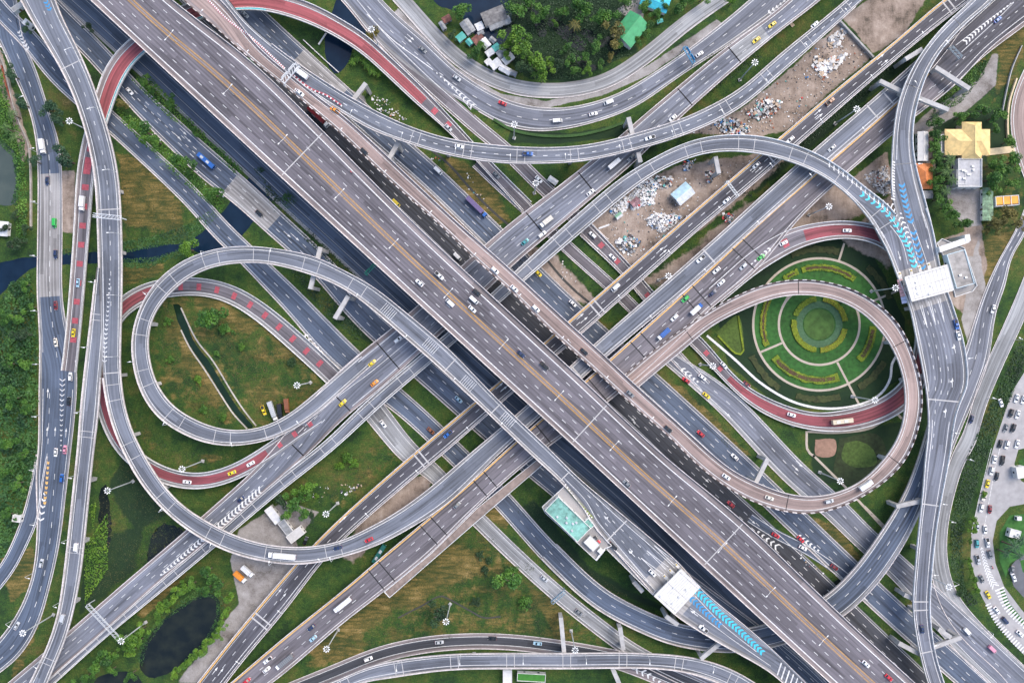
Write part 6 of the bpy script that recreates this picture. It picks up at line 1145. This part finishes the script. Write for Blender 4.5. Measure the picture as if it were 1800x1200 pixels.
TYRE = plain('tyre', (.012, .012, .012), .9, .1, 3); RIM = plain('rim', (.4, .4, .42), .4, .1, 3, .6); CHASS = plain('chassis', (.03, .03, .03), .7, .1, 3); HEADL = plain('headlight_glass', (.85, .85, .8), .2, .05, 3); TAILL = plain('taillight_glass', (.45, .01, .01), .3, .05, 3)
BASE = paint('paint_base', COL['white'])
def ringp(x, w, zb, zs, ch=.12):
    return [Vector(p) for p in ((x, -w*.94, zb), (x, -w, zb+ch), (x, -w, zs-ch), (x, -w+ch*1.2, zs), (x, w-ch*1.2, zs), (x, w, zs-ch), (x, w, zb+ch), (x, w*.94, zb))]
def wheels(root, xs, w, r=.32, t=.22):
    for x in xs:
        for sg in (-1, 1):
            mb = MB(); mb.tube([(x, sg*(w-t), r), (x, sg*w, r)], r, r, 14); o = mb.build('wheel', TYRE, root); k = MB(); k.tube([(x, sg*(w-.01), r), (x, sg*(w+.015), r)], r*.6, r*.55, 10); k.build('rim', RIM, o)
def lights(root, xf, xr, w, z):
    for x, m_, nm in ((xf, HEADL, 'headlight'), (xr, TAILL, 'taillight')):
        for sg in (-1, 1): mb = MB(); mb.box((x, sg*(w-.28), z), (.14, .36, .16)); mb.build(nm, m_, root)
def car_proto(kind):
    root = empty('car', (0, 0, 0)); L = 4.5; W = .9
    st = {'sedan': [(-2.25, .78, .35, .78), (-2.1, .86, .25, .93), (-1.2, .9, .22, .98), (.6, .9, .22, .97), (1.7, .87, .22, .86), (2.15, .76, .28, .72), (2.28, .62, .35, .6)], 'suv': [(-2.25, .82, .35, .9), (-2.15, .9, .3, 1.08), (-1.0, .93, .28, 1.1), (.8, .93, .28, 1.08), (1.75, .9, .28, 1.0), (2.2, .8, .32, .86), (2.3, .68, .4, .7)],
          'pickup': [(-2.6, .86, .4, .95), (-2.55, .9, .35, 1.02), (.0, .92, .33, 1.04), (1.2, .92, .33, 1.05), (2.2, .9, .33, .98), (2.55, .8, .38, .84), (2.63, .7, .42, .7)]}[kind]
    mb = MB(); mb.loft([ringp(*s) for s in st]); body = mb
    cab = {'sedan': [(-1.75, .98, .74), (-1.05, 1.42, .62), (.25, 1.45, .62), (1.1, .95, .74)], 'suv': [(-2.2, 1.08, .82), (-1.9, 1.68, .7), (.35, 1.7, .7), (1.15, 1.06, .8)], 'pickup': [(-.75, 1.04, .82), (-.55, 1.7, .7), (.6, 1.72, .7), (1.4, 1.04, .82)]}[kind]
    (x0, z0, w0), (x1, z1, w1), (x2, z2, w2), (x3, z3, w3) = cab
    # roof skin and pillars in body colour, the glasshouse a mesh of its own
    body.loft([[Vector((x1-.05, -w1, z1-.02)), Vector((x1-.05, w1, z1-.02)), Vector((x1, w1-.08, z1+.05)), Vector((x1, -w1+.08, z1+.05))], [Vector((x2+.05, -w2, z2-.02)), Vector((x2+.05, w2, z2-.02)), Vector((x2, w2-.08, z2+.05)), Vector((x2, -w2+.08, z2+.05))]])
    for sg in (-1, 1):
        for (xa, za, wa), (xb, zb, wb) in (((x0, z0, w0), (x1, z1, w1)), ((x3, z3, w3), (x2, z2, w2)), (((x1+x2)/2, z0, w0+.02), ((x1+x2)/2, z1, w1+.01))): body.tube([(xa, sg*wa, za), (xb, sg*wb, zb)], .055, .055, 5)
    if kind == 'pickup':
        for sg in (-1, 1): body.box((-1.65, sg*.84, 1.14), (1.75, .1, .24))
        body.box((-2.52, 0, 1.14), (.1, 1.6, .24)); bed = MB(); bed.box((-1.62, 0, 1.06), (1.7, 1.56, .05)); bed.build('load_bed', CHASS, root)
    body.build('body', BASE, root)
    g = MB(); g.loft([[Vector((a, -wa, z0-.03)), Vector((a, wa, z0-.03)), Vector((b, wb, zb)), Vector((b, -wb, zb))] for a, wa, b, wb, zb in ((x0, w0, x1, w1, z1), (x3, w3, x2, w2, z2))]); g.build('window', GLASS, root)
    wheels(root, (st[0][0]+.85, st[-1][0]-.92), W if kind == 'sedan' else .93); lights(root, st[-2][0]+.02, st[0][0]-.02, .86, .68 if kind == 'sedan' else .8)
    for sg in (-1, 1): mb = MB(); mb.box((x3-.25, sg*1.0, z3+.03), (.16, .2, .14)); mb.build('wing_mirror', BASE, root)
    return root
def van_proto():
    root = empty('van', (0, 0, 0)); mb = MB(); mb.loft([ringp(*s, .16) for s in [(-2.5, .86, .35, 1.85), (-2.42, .93, .28, 1.98), (.9, .93, .28, 2.0), (1.35, .92, .28, 1.85), (2.15, .9, .28, 1.1), (2.48, .8, .32, .92)]]); mb.build('body', BASE, root)
    g = MB(); g.quad((1.42, -.74, 1.8), (2.08, -.78, 1.18), (2.08, .78, 1.18), (1.42, .74, 1.8)); g.v = [(a+.03, b, c+.04) for a, b, c in g.v]; g.build('windscreen', GLASS, root)
    for sg in (-1, 1): g = MB(); g.box((-.5, sg*.925, 1.5), (3.0, .03, .5)); g.build('window', GLASS, root)
    g = MB(); g.box((-2.47, 0, 1.45), (.05, 1.4, .55)); g.build('rear_window', GLASS, root); wheels(root, (-1.5, 1.6), .93, .34); lights(root, 2.44, -2.48, .86, .85); return root
def cab(root, x, w=1.1, h=2.6, L=1.8, nm='cab'):
    mb = MB(); mb.loft([ringp(*s, .15) for s in [(x-L, w, .5, h-.1), (x-.35, w, .5, h), (x-.05, w, .5, h*.62), (x, w*.95, .5, h*.5)]]); o = mb.build(nm, BASE, root)
    g = MB(); g.quad((x-.34, -w*.82, h-.12), (x-.04, -w*.86, h*.62), (x-.04, w*.86, h*.62), (x-.34, w*.82, h-.12)); g.v = [(a+.03, b, c+.03) for a, b, c in g.v]; g.build('windscreen', GLASS, root); return o
def truck_proto(L=8.0):
    root = empty('truck', (0, 0, 0)); cab(root, L/2, 1.1, 2.5); mb = MB(); mb.box((-1.0+.0, 0, .75), (L-2.0, 1.0, .3)); mb.build('chassis', CHASS, root)
    mb = MB(); mb.loft([ringp(x, 1.18, .95, 3.1, .06) for x in (-L/2, L/2-2.0)]); mb.build('cargo_box', BASE, root)
    rb = MB()
    for i in range(9): rb.box((-L/2+.3+i*(L-2.6)/8, 0, 3.12), (.07, 2.2, .05))
    rb.build('roof_bars', CHASS, root); wheels(root, (-L/2+1.2, L/2-1.1), 1.1, .45, .3); lights(root, L/2, -L/2, 1.0, .9); return root
def trailer_proto():
    root = empty('truck', (0, 0, 0)); L = 14; cab(root, 7, 1.15, 2.8, 2.0); mb = MB(); mb.box((-.6, 0, .85), (12.6, 1.0, .3)); mb.build('chassis', CHASS, root)
    mb = MB(); mb.loft([ringp(x, 1.22, 1.05, 3.4, .06) for x in (-7, 4.3)]); mb.build('cargo_box', BASE, root); rb = MB()
    for i in range(14): rb.box((-6.7+i*.83, 0, 3.42), (.07, 2.3, .05))
    rb.build('roof_bars', CHASS, root); wheels(root, (-6, -4.8, 3.2, 5.9), 1.15, .48, .32); lights(root, 7, -7, 1.05, .9); return root
def bus_proto():
    root = empty('bus', (0, 0, 0)); mb = MB(); mb.loft([ringp(*s, .2) for s in [(-5.4, 1.15, .4, 2.9), (-5.3, 1.22, .35, 3.05), (5.2, 1.22, .35, 3.05), (5.45, 1.12, .4, 2.7)]]); mb.build('body', BASE, root)
    for sg in (-1, 1): g = MB(); g.box((0, sg*1.21, 2.0), (9.6, .04, .9)); g.build('window', GLASS, root)
    g = MB(); g.box((5.4, 0, 1.9), (.1, 2.0, 1.2)); g.build('windscreen', GLASS, root)
    for x in (-2.5, 1.5): g = MB(); g.box((x, 0, 3.12), (1.8, 1.3, .2)); g.build('air_conditioner', STEEL, root)
    wheels(root, (-3.2, 3.2), 1.2, .48, .3); lights(root, 5.42, -5.42, 1.05, .8); return root
def moto_proto():
    root = empty('motorcycle', (0, 0, 0)); mb = MB(); mb.tube([(-.7, 0, .7), (-.2, 0, .8), (.3, 0, .75), (.65, 0, .95)], .16, .1, 8); mb.build('body', BASE, root)
    for x in (-.62, .66): mb = MB(); mb.tube([(x, -.06, .3), (x, .06, .3)], .3, .3, 12); mb.build('wheel', TYRE, root)
    mb = MB(); mb.tube([(.5, -.35, 1.0), (.5, .35, 1.0)], .03, .03, 5); mb.build('handlebar', CHASS, root); return root
PROTO = {'sedan': car_proto('sedan'), 'suv': car_proto('suv'), 'pickup': car_proto('pickup'), 'van': van_proto(), 'truck': truck_proto(7.6), 'bigtruck': truck_proto(10.5), 'trailer': trailer_proto(), 'bus': bus_proto(), 'moto': moto_proto()}
KN = {'sedan': 'saloon car', 'suv': 'estate car', 'pickup': 'pickup', 'van': 'van', 'truck': 'box truck', 'bigtruck': 'long truck', 'trailer': 'articulated truck', 'bus': 'bus', 'moto': 'motorcycle'}; CAT = {'sedan': 'car', 'suv': 'car', 'pickup': 'pickup', 'van': 'van', 'truck': 'truck', 'bigtruck': 'truck', 'trailer': 'truck', 'bus': 'bus', 'moto': 'motorcycle'}
USED = set()
def vehicle(kind, col, x, y, z, ang, label, group=None, second=None):
    if kind in USED: o = copy_tree(PROTO[kind])
    else: o = PROTO[kind]; USED.add(kind)
    o.location = (x, y, z); o.rotation_euler = (0, 0, ang); tag(o, label, CAT[kind], group); m1 = paint('paint_'+col.replace(' ', '_'), COL[col]); m2 = paint('paint_'+second.replace(' ', '_'), COL[second]) if second else m1
    def rec(p):
        for c in p.children:
            if c.type == 'MESH' and c.data.materials and c.data.materials[0] is BASE:
                c.material_slots[0].link = 'OBJECT'; c.material_slots[0].material = m2 if c.name.startswith('cargo_box') else m1
            rec(c)
    rec(o); return o
# road key -> (kind, colour, px, py, reversed, second colour)
V = {
'a': [('sedan', 'white', 737, 497, 1), ('pickup', 'white', 772, 484, 0), ('van', 'white', 791, 532, 1), ('van', 'white', 833, 527, 0), ('sedan', 'white', 830, 543, 0), ('suv', 'black', 838, 514, 0), ('sedan', 'dark blue', 916, 622, 0), ('pickup', 'black', 957, 643, 0), ('sedan', 'white', 1523, 1167, 0), ('sedan', 'red', 1563, 1191, 0), ('moto', 'red', 617, 302, 0), ('sedan', 'grey', 1102, 850, 1)],
'r': [('suv', 'white', 870, 475, 0), ('sedan', 'white', 904, 507, 0), ('suv', 'white', 942, 542, 0), ('sedan', 'black', 1027, 618, 0), ('sedan', 'grey', 1108, 692, 0), ('sedan', 'black', 1175, 754, 0), ('sedan', 'white', 1277, 838, 0), ('sedan', 'cream', 1353, 875, 0), ('suv', 'silver', 1458, 881, 0), ('truck', 'white', 1522, 852, 0), ('sedan', 'white', 527, 163, 0), ('sedan', 'black', 640, 266, 0)],
'g1': [('truck', 'green', 444, 115, 0, 'green'), ('suv', 'white', 463, 148, 0), ('sedan', 'white', 357, 51, 1), ('trailer', 'white', 560, 206, 0, 'dark red'), ('sedan', 'orange', 502, 177, 0), ('van', 'yellow', 696, 357, 0), ('van', 'white', 804, 451, 0), ('sedan', 'red', 1285, 886, 1)],
'g12': [('sedan', 'red', 1364, 941, 0), ('sedan', 'white', 1412, 963, 0), ('sedan', 'dark red', 1467, 997, 0), ('moto', 'red', 1491, 1013, 0)],
'g2': [('sedan', 'yellow', 946, 480, 0), ('sedan', 'white', 1007, 533, 0), ('van', 'white', 770, 300, 0), ('trailer', 'blue', 838, 364, 0, 'purple'), ('sedan', 'red', 1232, 762, 1), ('sedan', 'red', 1408, 948, 0), ('sedan', 'white', 1292, 803, 1), ('sedan', 'silver', 430, 25, 0)],
'q': [('sedan', 'white', 807, 257, 0), ('pickup', 'blue', 928, 270, 0), ('pickup', 'white', 1143, 242, 1), ('sedan', 'white', 1433, 43, 0), ('truck', 'white', 530, 130, 1), ('pickup', 'orange', 588, 193, 1)],
't2': [('van', 'white', 980, 212, 0), ('sedan', 'white', 1043, 200, 0), ('van', 'white', 1070, 180, 1), ('sedan', 'silver', 803, 137, 0), ('sedan', 'red', 883, 181, 1), ('sedan', 'grey', 743, 87, 0), ('sedan', 'white', 1230, 95, 0)],
'm': [('sedan', 'silver', 788, 224, 1), ('sedan', 'grey', 872, 307, 1), ('truck', 'white', 145, 358, 0, 'white'), ('sedan', 'light blue', 136, 497, 0), ('sedan', 'yellow', 128, 585, 0)],
'n': [('sedan', 'white', 947, 315, 0)], 'n3': [('suv', 'white', 1042, 413, 1), ('sedan', 'white', 1077, 452, 1), ('sedan', 'white', 1273, 642, 0), ('sedan', 'dark red', 1313, 675, 0), ('sedan', 'white', 1392, 729, 0), ('bus', 'beige', 1480, 740, 0), ('sedan', 'white', 1490, 405, 1), ('sedan', 'white', 1378, 427, 1), ('sedan', 'green', 1338, 452, 1)],
'b': [('truck', 'white', 1080, 288, 1), ('sedan', 'white', 1038, 338, 1), ('truck', 'white', 960, 390, 0, 'cream'), ('sedan', 'white', 1183, 207, 0), ('sedan', 'grey', 1110, 277, 0), ('sedan', 'yellow', 1330, 70, 0), ('sedan', 'yellow', 1358, 43, 0), ('suv', 'white', 953, 412, 1), ('sedan', 'teal', 923, 425, 1), ('suv', 'white', 699, 597, 1), ('sedan', 'yellow', 654, 638, 1), ('sedan', 'orange', 658, 673, 1), ('sedan', 'yellow', 602, 708, 1), ('sedan', 'dark blue', 423, 877, 1)],
'mb': [('sedan', 'white', 328, 847, 0), ('sedan', 'yellow', 407, 831, 0), ('sedan', 'white', 440, 815, 0)],
'f': [('sedan', 'red', 648, 949, 0), ('sedan', 'dark blue', 593, 963, 0), ('trailer', 'white', 496, 976, 0, 'white'), ('sedan', 'silver', 1463, 260, 0), ('pickup', 'white', 1232, 455, 0)],
'd': [('van', 'white', 1082, 505, 0), ('pickup', 'blue', 787, 763, 0), ('sedan', 'white', 1390, 245, 0), ('sedan', 'silver', 1330, 290, 0), ('sedan', 'white', 1278, 352, 0), ('pickup', 'brown', 1460, 178, 1)],
'g': [('sedan', 'white', 1260, 475, 0), ('suv', 'silver', 1307, 468, 0), ('sedan', 'white', 1268, 497, 1), ('sedan', 'dark blue', 1253, 515, 1), ('truck', 'blue', 1224, 543, 1, 'white'), ('suv', 'green', 1205, 525, 0), ('suv', 'white', 1186, 558, 0), ('truck', 'white', 1166, 587, 0, 'blue'), ('bigtruck', 'white', 602, 1062, 0), ('sedan', 'dark blue', 547, 1103, 0), ('sedan', 'light blue', 550, 1122, 0), ('pickup', 'white', 470, 1160, 0), ('bigtruck', 'white', 500, 1162, 0, 'grey'), ('sedan', 'white', 468, 1177, 1), ('sedan', 'red', 433, 1197, 1), ('sedan', 'grey', 803, 888, 1)],
'g7': [('sedan', 'white', 1235, 663, 0), ('sedan', 'yellow', 1242, 695, 0), ('sedan', 'red', 1206, 668, 1)],
'x': [('pickup', 'blue', 1682, 570, 0), ('sedan', 'white', 1686, 590, 0), ('sedan', 'dark blue', 1622, 1106, 0)],
'k3': [('sedan', 'white', 1747, 543, 0), ('sedan', 'dark blue', 1709, 737, 0)], 'k4': [('van', 'white', 1701, 1110, 0), ('van', 'pink', 1745, 1141, 0)],
'l': [('pickup', 'black', 1078, 960, 0), ('sedan', 'white', 1147, 1007, 0), ('pickup', 'white', 1237, 1105, 1)],
'p': [('sedan', 'blue', 1755, 34, 1)],
'k1': [('truck', 'white', 75, 258, 0), ('sedan', 'dark blue', 82, 318, 0), ('van', 'green', 95, 392, 0), ('suv', 'dark blue', 97, 447, 0), ('sedan', 'dark red', 97, 537, 0), ('sedan', 'cream', 97, 602, 0), ('suv', 'white', 123, 662, 1), ('sedan', 'black', 120, 705, 1), ('sedan', 'white', 97, 795, 0), ('sedan', 'pink', 113, 790, 1), ('suv', 'blue', 108, 840, 1), ('suv', 'silver', 72, 990, 1), ('sedan', 'silver', 28, 1100, 1)],
'v': [('van', 'white', 133, 963, 0), ('van', 'silver', 109, 1088, 0)], 'y1': [('suv', 'white', 647, 1158, 0), ('sedan', 'silver', 772, 1129, 0), ('sedan', 'light blue', 945, 1131, 1), ('sedan', 'black', 865, 1122, 1)],
'g4': [('bus', 'blue', 363, 283, 0), ('sedan', 'white', 227, 160, 0), ('sedan', 'black', 455, 375, 0), ('sedan', 'light blue', 806, 702, 0)], 'g6': [('sedan', 'white', 673, 745, 0), ('sedan', 'silver', 957, 1017, 0), ('sedan', 'grey', 1018, 1076, 0)], 'g5': [('sedan', 'brown', 757, 757, 0)],
}
def order_label(items, phrase):
    tot = {}; out = {}
    for i, it in enumerate(items): tot.setdefault((it[0], it[1], it[5] if len(it) > 5 else None), []).append(i)
    for k, idx in tot.items():
        idx.sort(key=lambda i: items[i][3]); nm = (k[1]+' '+KN[k[0]]) if not k[2] or k[2] == k[1] else f'{KN[k[0]]} with {k[2]} body'
        for j, i in enumerate(idx): out[i] = (nm+' on '+phrase) if len(idx) == 1 else f'{nm} on {phrase}, {ORD[j+1]} such from the top'
    return out
for key, items in V.items():
    r = ROADS[key]; lb = order_label(items, r.phrase)
    for i, it in enumerate(items):
        d, f = r.loc(it[2], it[3]); hh = float(np.interp(d, r.s, r.h)); q = P(it[2], it[3], hh+1.2); t = r.tan(d); fl = -1 if it[4] else 1
        vehicle(it[0], it[1], q.x, q.y, hh+.03, math.atan2(t[1]*fl, t[0]*fl), lb[i], 'vehicles on '+r.phrase, it[5] if len(it) > 5 else None)
JAM = [('sedan', 'white', 1748, 807, 100), ('pickup', 'black', 1762, 809, 100), ('suv', 'white', 1743, 827, 100), ('sedan', 'black', 1752, 837, 105), ('sedan', 'yellow', 1736, 850, 103), ('pickup', 'cream', 1730, 871, 105), ('suv', 'white', 1725, 892, 100), ('sedan', 'dark red', 1740, 895, 95), ('sedan', 'silver', 1718, 925, 95), ('sedan', 'white', 1732, 930, 85), ('suv', 'teal', 1717, 955, 85), ('pickup', 'white', 1736, 953, 80), ('suv', 'grey', 1740, 974, 72), ('pickup', 'silver', 1719, 983, 75), ('sedan', 'grey', 1726, 1017, 65), ('sedan', 'yellow', 1737, 1045, 60), ('sedan', 'white', 1752, 1072, 52), ('suv', 'dark blue', 1767, 1090, 48), ('sedan', 'white', 1793, 1113, 40), ('moto', 'red', 1745, 997, 70), ('sedan', 'white', 1787, 700, 108), ('sedan', 'white', 1799, 702, 108), ('suv', 'black', 1777, 726, 108), ('sedan', 'white', 1789, 728, 108), ('sedan', 'grey', 1768, 752, 108), ('suv', 'black', 1781, 752, 108), ('sedan', 'black', 1758, 780, 106), ('suv', 'white', 1770, 781, 106), ('sedan', 'white', 1788, 780, 106)]
lb = order_label([(j[0], j[1], j[2], j[3]) for j in JAM], 'the jammed road at the right edge')
for i, j in enumerate(JAM): q = P(j[2], j[3], .8); vehicle(j[0], j[1], q.x, q.y, .12, R_(-j[4]) if j[4] < 90 else R_(-j[4]), lb[i], 'vehicles in the traffic jam at the right edge')
for k, c, x, y, a, z, l2, s2 in (('truck', 'white', 423, 1013, -42, .02, 'parked truck with an orange body beside the gravel yard', 'orange'), ('truck', 'white', 436, 1003, -42, .02, 'parked truck with a white body beside the orange one', None), ('bigtruck', 'white', 480, 722, -70, .02, 'parked long grey and white truck inside the left loop', 'silver'), ('pickup', 'yellow', 463, 721, -70, .02, 'small yellow work vehicle parked inside the left loop', None), ('truck', 'black', 493, 722, -85, .02, 'black truck parked inside the left loop', None), ('bus', 'dark green', 667, 972, 58, .02, 'dark green bus parked under the flyovers', None), ('truck', 'brown', 505, 713, -85, .02, 'brown truck parked beside the black truck inside the left loop', None), ('sedan', 'red', 1049, 955, 40, 17.02, 'red car beside the white carport at the lower toll office', None), ('sedan', 'black', 1044, 948, 40, 17.02, 'black car beside the white carport at the lower toll office', None), ('sedan', 'white', 1783, 1015, -68, .12, 'white car parked on the inner loop of the traffic island', None), ('sedan', 'white', 1760, 708, -70, .05, 'white car alone on the verge left of the jam', None), ('sedan', 'black', 537, 950, 70, .02, 'black car parked at the end of the long shed', None), ('sedan', 'silver', 1615, 275, 90, .02, 'silver car parked beside the long white shed', None), ('sedan', 'grey', 1780, 1002, -100, .12, 'grey car parked at the right traffic island', None)):
    q = P(x, y, z+1); vehicle(k, c, q.x, q.y, z, R_(a), l2, None, s2)
# ---------------------------------------------------------------- the jammed road and traffic circle
sheet('junction_paving', 'pale concrete junction at the right edge', [(1830, 600), (1800, 655), (1778, 690), (1745, 790), (1722, 870), (1708, 930), (1706, 985), (1722, 1040), (1745, 1085), (1780, 1130), (1830, 1180), (1830, 1110), (1795, 1070), (1765, 1030), (1750, 990), (1745, 950), (1752, 915), (1775, 890), (1830, 880), (1830, 862), (1795, 845), (1783, 815), (1790, 790), (1830, 780)], plain('junction_concrete', (.34, .33, .33), .9, .18, .3), .07, .0, 31, curve=False)
sheet('car_park', 'grey asphalt loop on the traffic island', [(1772, 1000), (1785, 985), (1800, 975), (1830, 975), (1830, 1060), (1800, 1050), (1782, 1030)], plain('car_park_asphalt', (.12, .125, .14), .9, .18, .3), .075, .0, 32, curve=False)
sheet('island_lawn', 'lawn of the traffic island', [(1757, 935), (1775, 905), (1830, 900), (1830, 975), (1800, 975), (1775, 990), (1768, 1015), (1757, 985)], LAWN, .08, .0, 33, curve=False); sheet('island_lawn', 'small oval lawn in the car park', [(1793, 985), (1810, 980), (1815, 1010), (1798, 1005)], LAWN, .085, .0, 34, curve=False); sheet('median_lawn', 'narrow grass median at lower right', [(1757, 1035), (1765, 1035), (1775, 1060), (1800, 1090), (1830, 1110), (1830, 1122), (1790, 1090), (1765, 1060)], LAWN, .086, .0, 35, curve=False); sheet('island_lawn', 'green corner at the right edge', [(1790, 810), (1830, 790), (1830, 850), (1797, 840)], LAWN, .087, .0, 36, curve=False)
class Flat:                                # markings painted on the junction
    pass
jm = MB()
def jbars(path, w, n, t=.8, slant=0, chev=False):
    c = catmull(path, n); tt = np.gradient(c, axis=0)
    for i in range(n):
        d = tt[i]/np.linalg.norm(tt[i]); nn = np.array([-d[1], d[0]]); ww = w[0]+(w[1]-w[0])*i/(n-1); th = d*t/S/2; K = lambda p: P(p[0], p[1], .11)
        if chev:
            for sg in (1, -1):
                a, m_ = c[i]+nn*ww/2*sg, c[i]-d*ww*.5; f = [K(a-th), K(m_-th), K(m_+th), K(a+th)]; jm.quad(*(f if sg > 0 else f[::-1]))
        else: nn = nn+d*slant; jm.quad(*[K(q) for q in (c[i]-nn*ww/2-th, c[i]+nn*ww/2-th, c[i]+nn*ww/2+th, c[i]-nn*ww/2+th)])
jbars([(1726, 965), (1732, 990), (1742, 1018), (1750, 1032)], (5, 14), 14, .9, 0, True); jbars([(1757, 1035), (1770, 1065), (1795, 1093), (1815, 1110)], (16, 10), 18, .8); jbars([(1737, 1062), (1752, 1090), (1775, 1118), (1800, 1143)], (10, 10), 20, .7)
for pa in ([(1742, 790), (1720, 880), (1708, 935)], [(1757, 790), (1748, 830), (1735, 900), (1727, 945)]):
    jbars(pa, (.8, .8), 26, 1.6)
jm.build('road_paint', WHITE).__setitem__('kind', 'structure')
# ---------------------------------------------------------------- scrap heaps and rubble
SCR = [plain('scrap_'+n_, c, .7, .2, 1.5) for n_, c in (('white', (.72, .72, .72)), ('pale', (.55, .53, .5)), ('grey', (.25, .26, .28)), ('blue', (.05, .2, .45)), ('rust', (.3, .1, .05)), ('red', (.5, .05, .05)), ('teal', (.1, .35, .32)), ('wood', (.45, .34, .24)), ('dark', (.04, .04, .045)))]
def heap(name, label, polys, n, wts, smin=.3, smax=1.6, hmax=1.6, seed=0):
    rr = np.random.default_rng(seed); allp = np.concatenate([np.array(p, float) for p in polys]); lo, hi = allp.min(0), allp.max(0); pts = []
    while len(pts) < n:
        q = rr.uniform(lo, hi, (400, 2))
        for p in polys:
            dd = sdist(q[:, 0], q[:, 1], p); pts += [(a, b, d_) for (a, b), d_ in zip(q, dd) if d_ > 0]
    rr.shuffle(pts); mb = MB(); w = np.array(wts, float)/sum(wts)
    for x, y, d_ in pts[:n]:
        s = rr.uniform(smin, smax); sx, sy = s, s*rr.uniform(.25, 1); z = rr.uniform(0, hmax*min(1, d_/6)); q = P(x, y, z)
        mb.box((q.x, q.y, z+s*.15), (sx, sy, s*rr.uniform(.15, .5)), rr.uniform(0, 3.14), int(rr.choice(9, p=w)))
    o = mb.build(name, SCR); tag(o, label, None, None, 'stuff')
heap('scrap_heap', 'big heap of white scrap below the curved ramp', [[(1105, 345), (1125, 325), (1145, 312), (1158, 320), (1152, 345), (1150, 360), (1130, 362), (1110, 370)], [(1070, 372), (1095, 345), (1110, 350), (1100, 370), (1085, 380)]], 1300, (10, 4, 1.2, .4, .1, .1, .3, .5, .8), .3, 1.3, 1.6, 1)
heap('scrap_heap', 'heap of bluish white scrap beside the dark flyover', [[(1135, 385), (1150, 375), (1175, 377), (1200, 380), (1185, 395), (1165, 410), (1145, 400)]], 800, (7, 5, 4, .5, .15, .1, .15, .2, 1.5), .3, 1.4, 1.2, 2)
heap('scrap_heap', 'dark mixed scrap at the left corner of the yard', [[(1080, 425), (1110, 412), (1128, 425), (1110, 450), (1090, 440)], [(1150, 310), (1185, 312), (1182, 328), (1155, 335)]], 320, (3, 3, 4, .5, .4, .1, .5, .5, 4), .3, 1.8, 1.0, 3)
heap('scrap_heap', 'colourful scrap heap on the bare earth above the curved ramp', [[(1255, 215), (1275, 205), (1295, 210), (1325, 225), (1310, 238), (1270, 235)], [(1310, 200), (1335, 175), (1350, 172), (1375, 180), (1365, 200), (1335, 212)]], 520, (3, 4, 4, .5, .8, .2, .5, 2, 4), .3, 1.8, 1.0, 4)
heap('timber_pile', 'heap of planks and white debris on the bare earth at upper right', [[(1427, 115), (1435, 95), (1445, 108), (1470, 100), (1490, 95), (1475, 115), (1445, 138)], [(1455, 70), (1480, 50), (1488, 55), (1470, 85), (1458, 85)]], 420, (5, 6, 3, .1, .6, .5, .1, 4, 1.5), .4, 2.2, .8, 5)
heap('scrap_heap', 'scattered scrap below the curved ramp right of the yard', [[(1200, 285), (1222, 280), (1215, 300), (1200, 302)], [(1240, 300), (1265, 300), (1250, 322), (1240, 318)], [(1270, 375), (1295, 378), (1285, 392), (1272, 390)]], 200, (2, 2, 3, 1, 1, .4, .4, 1, 4), .3, 1.5, .8, 6)
heap('rubble', 'pale rubble between the curved ramp and the slim flyover', [[(1515, 310), (1530, 302), (1560, 290), (1566, 340), (1555, 345), (1530, 325)], [(1500, 335), (1515, 330), (1520, 345)]], 420, (4, 7, 2, .1, .2, .1, .1, 2, .6), .2, 1.1, .5, 7)
heap('rubble', 'scattered rubble beside the long curved flyover near the highway', [[(650, 165), (680, 175), (720, 215), (700, 225), (660, 190)], [(600, 850), (640, 850), (600, 880)], [(755, 280), (770, 275), (775, 285)]], 120, (2, 6, 2, .1, .3, .1, .1, 3, 1), .2, 1.2, .4, 8)
heap('litter', 'bits of pale litter on the verges', [[(230, 180), (250, 210), (400, 350), (380, 350), (250, 240)], [(820, 300), (870, 380), (900, 420), (860, 400), (810, 330)], [(1385, 960), (1430, 985), (1450, 1010), (1410, 990)], [(545, 860), (580, 850), (575, 880), (555, 885)], [(990, 450), (1040, 530), (1020, 530), (980, 480)]], 130, (5, 5, 1, .3, .3, .3, .3, 1, 1), .2, .9, .1, 9)
heap('litter', 'fine debris strewn over the bare earth at upper right', [[(1200, 235), (1300, 195), (1380, 130), (1475, 45), (1530, 100), (1460, 160), (1390, 225), (1330, 245)], [(1050, 400), (1110, 370), (1200, 300), (1330, 280), (1330, 320), (1210, 415), (1120, 480)]], 900, (3, 5, 3, .5, .8, .2, .3, 3, 4), .15, .9, .15, 10)
for i, (x, y, L, W, a, c, lb) in enumerate(((1388, 38, 22, 6, 50, 'scrap_wood', 'long pale plank bundle on the bare earth'), (1062, 398, 20, 3, -20, 'scrap_white', 'long pink beam at the edge of the scrap yard'), (1171, 418, 14, 4, 40, 'scrap_teal', 'grey green steel beam beside the scrap'))):
    q = P(x, y, .5); mb = MB()
    for k in range(3): mb.box((0, (k-1)*W*S/3, .2+.05*k), (L*S, W*S/3.5, .35))
    o = mb.build('beam_bundle', MATS[c]); o.location = (q.x, q.y, 0); o.rotation_euler.z = R_(-a); tag(o, lb, 'beams')
for r in ROADS.values(): r.build()
for r in ROADS.values(): r.piers()
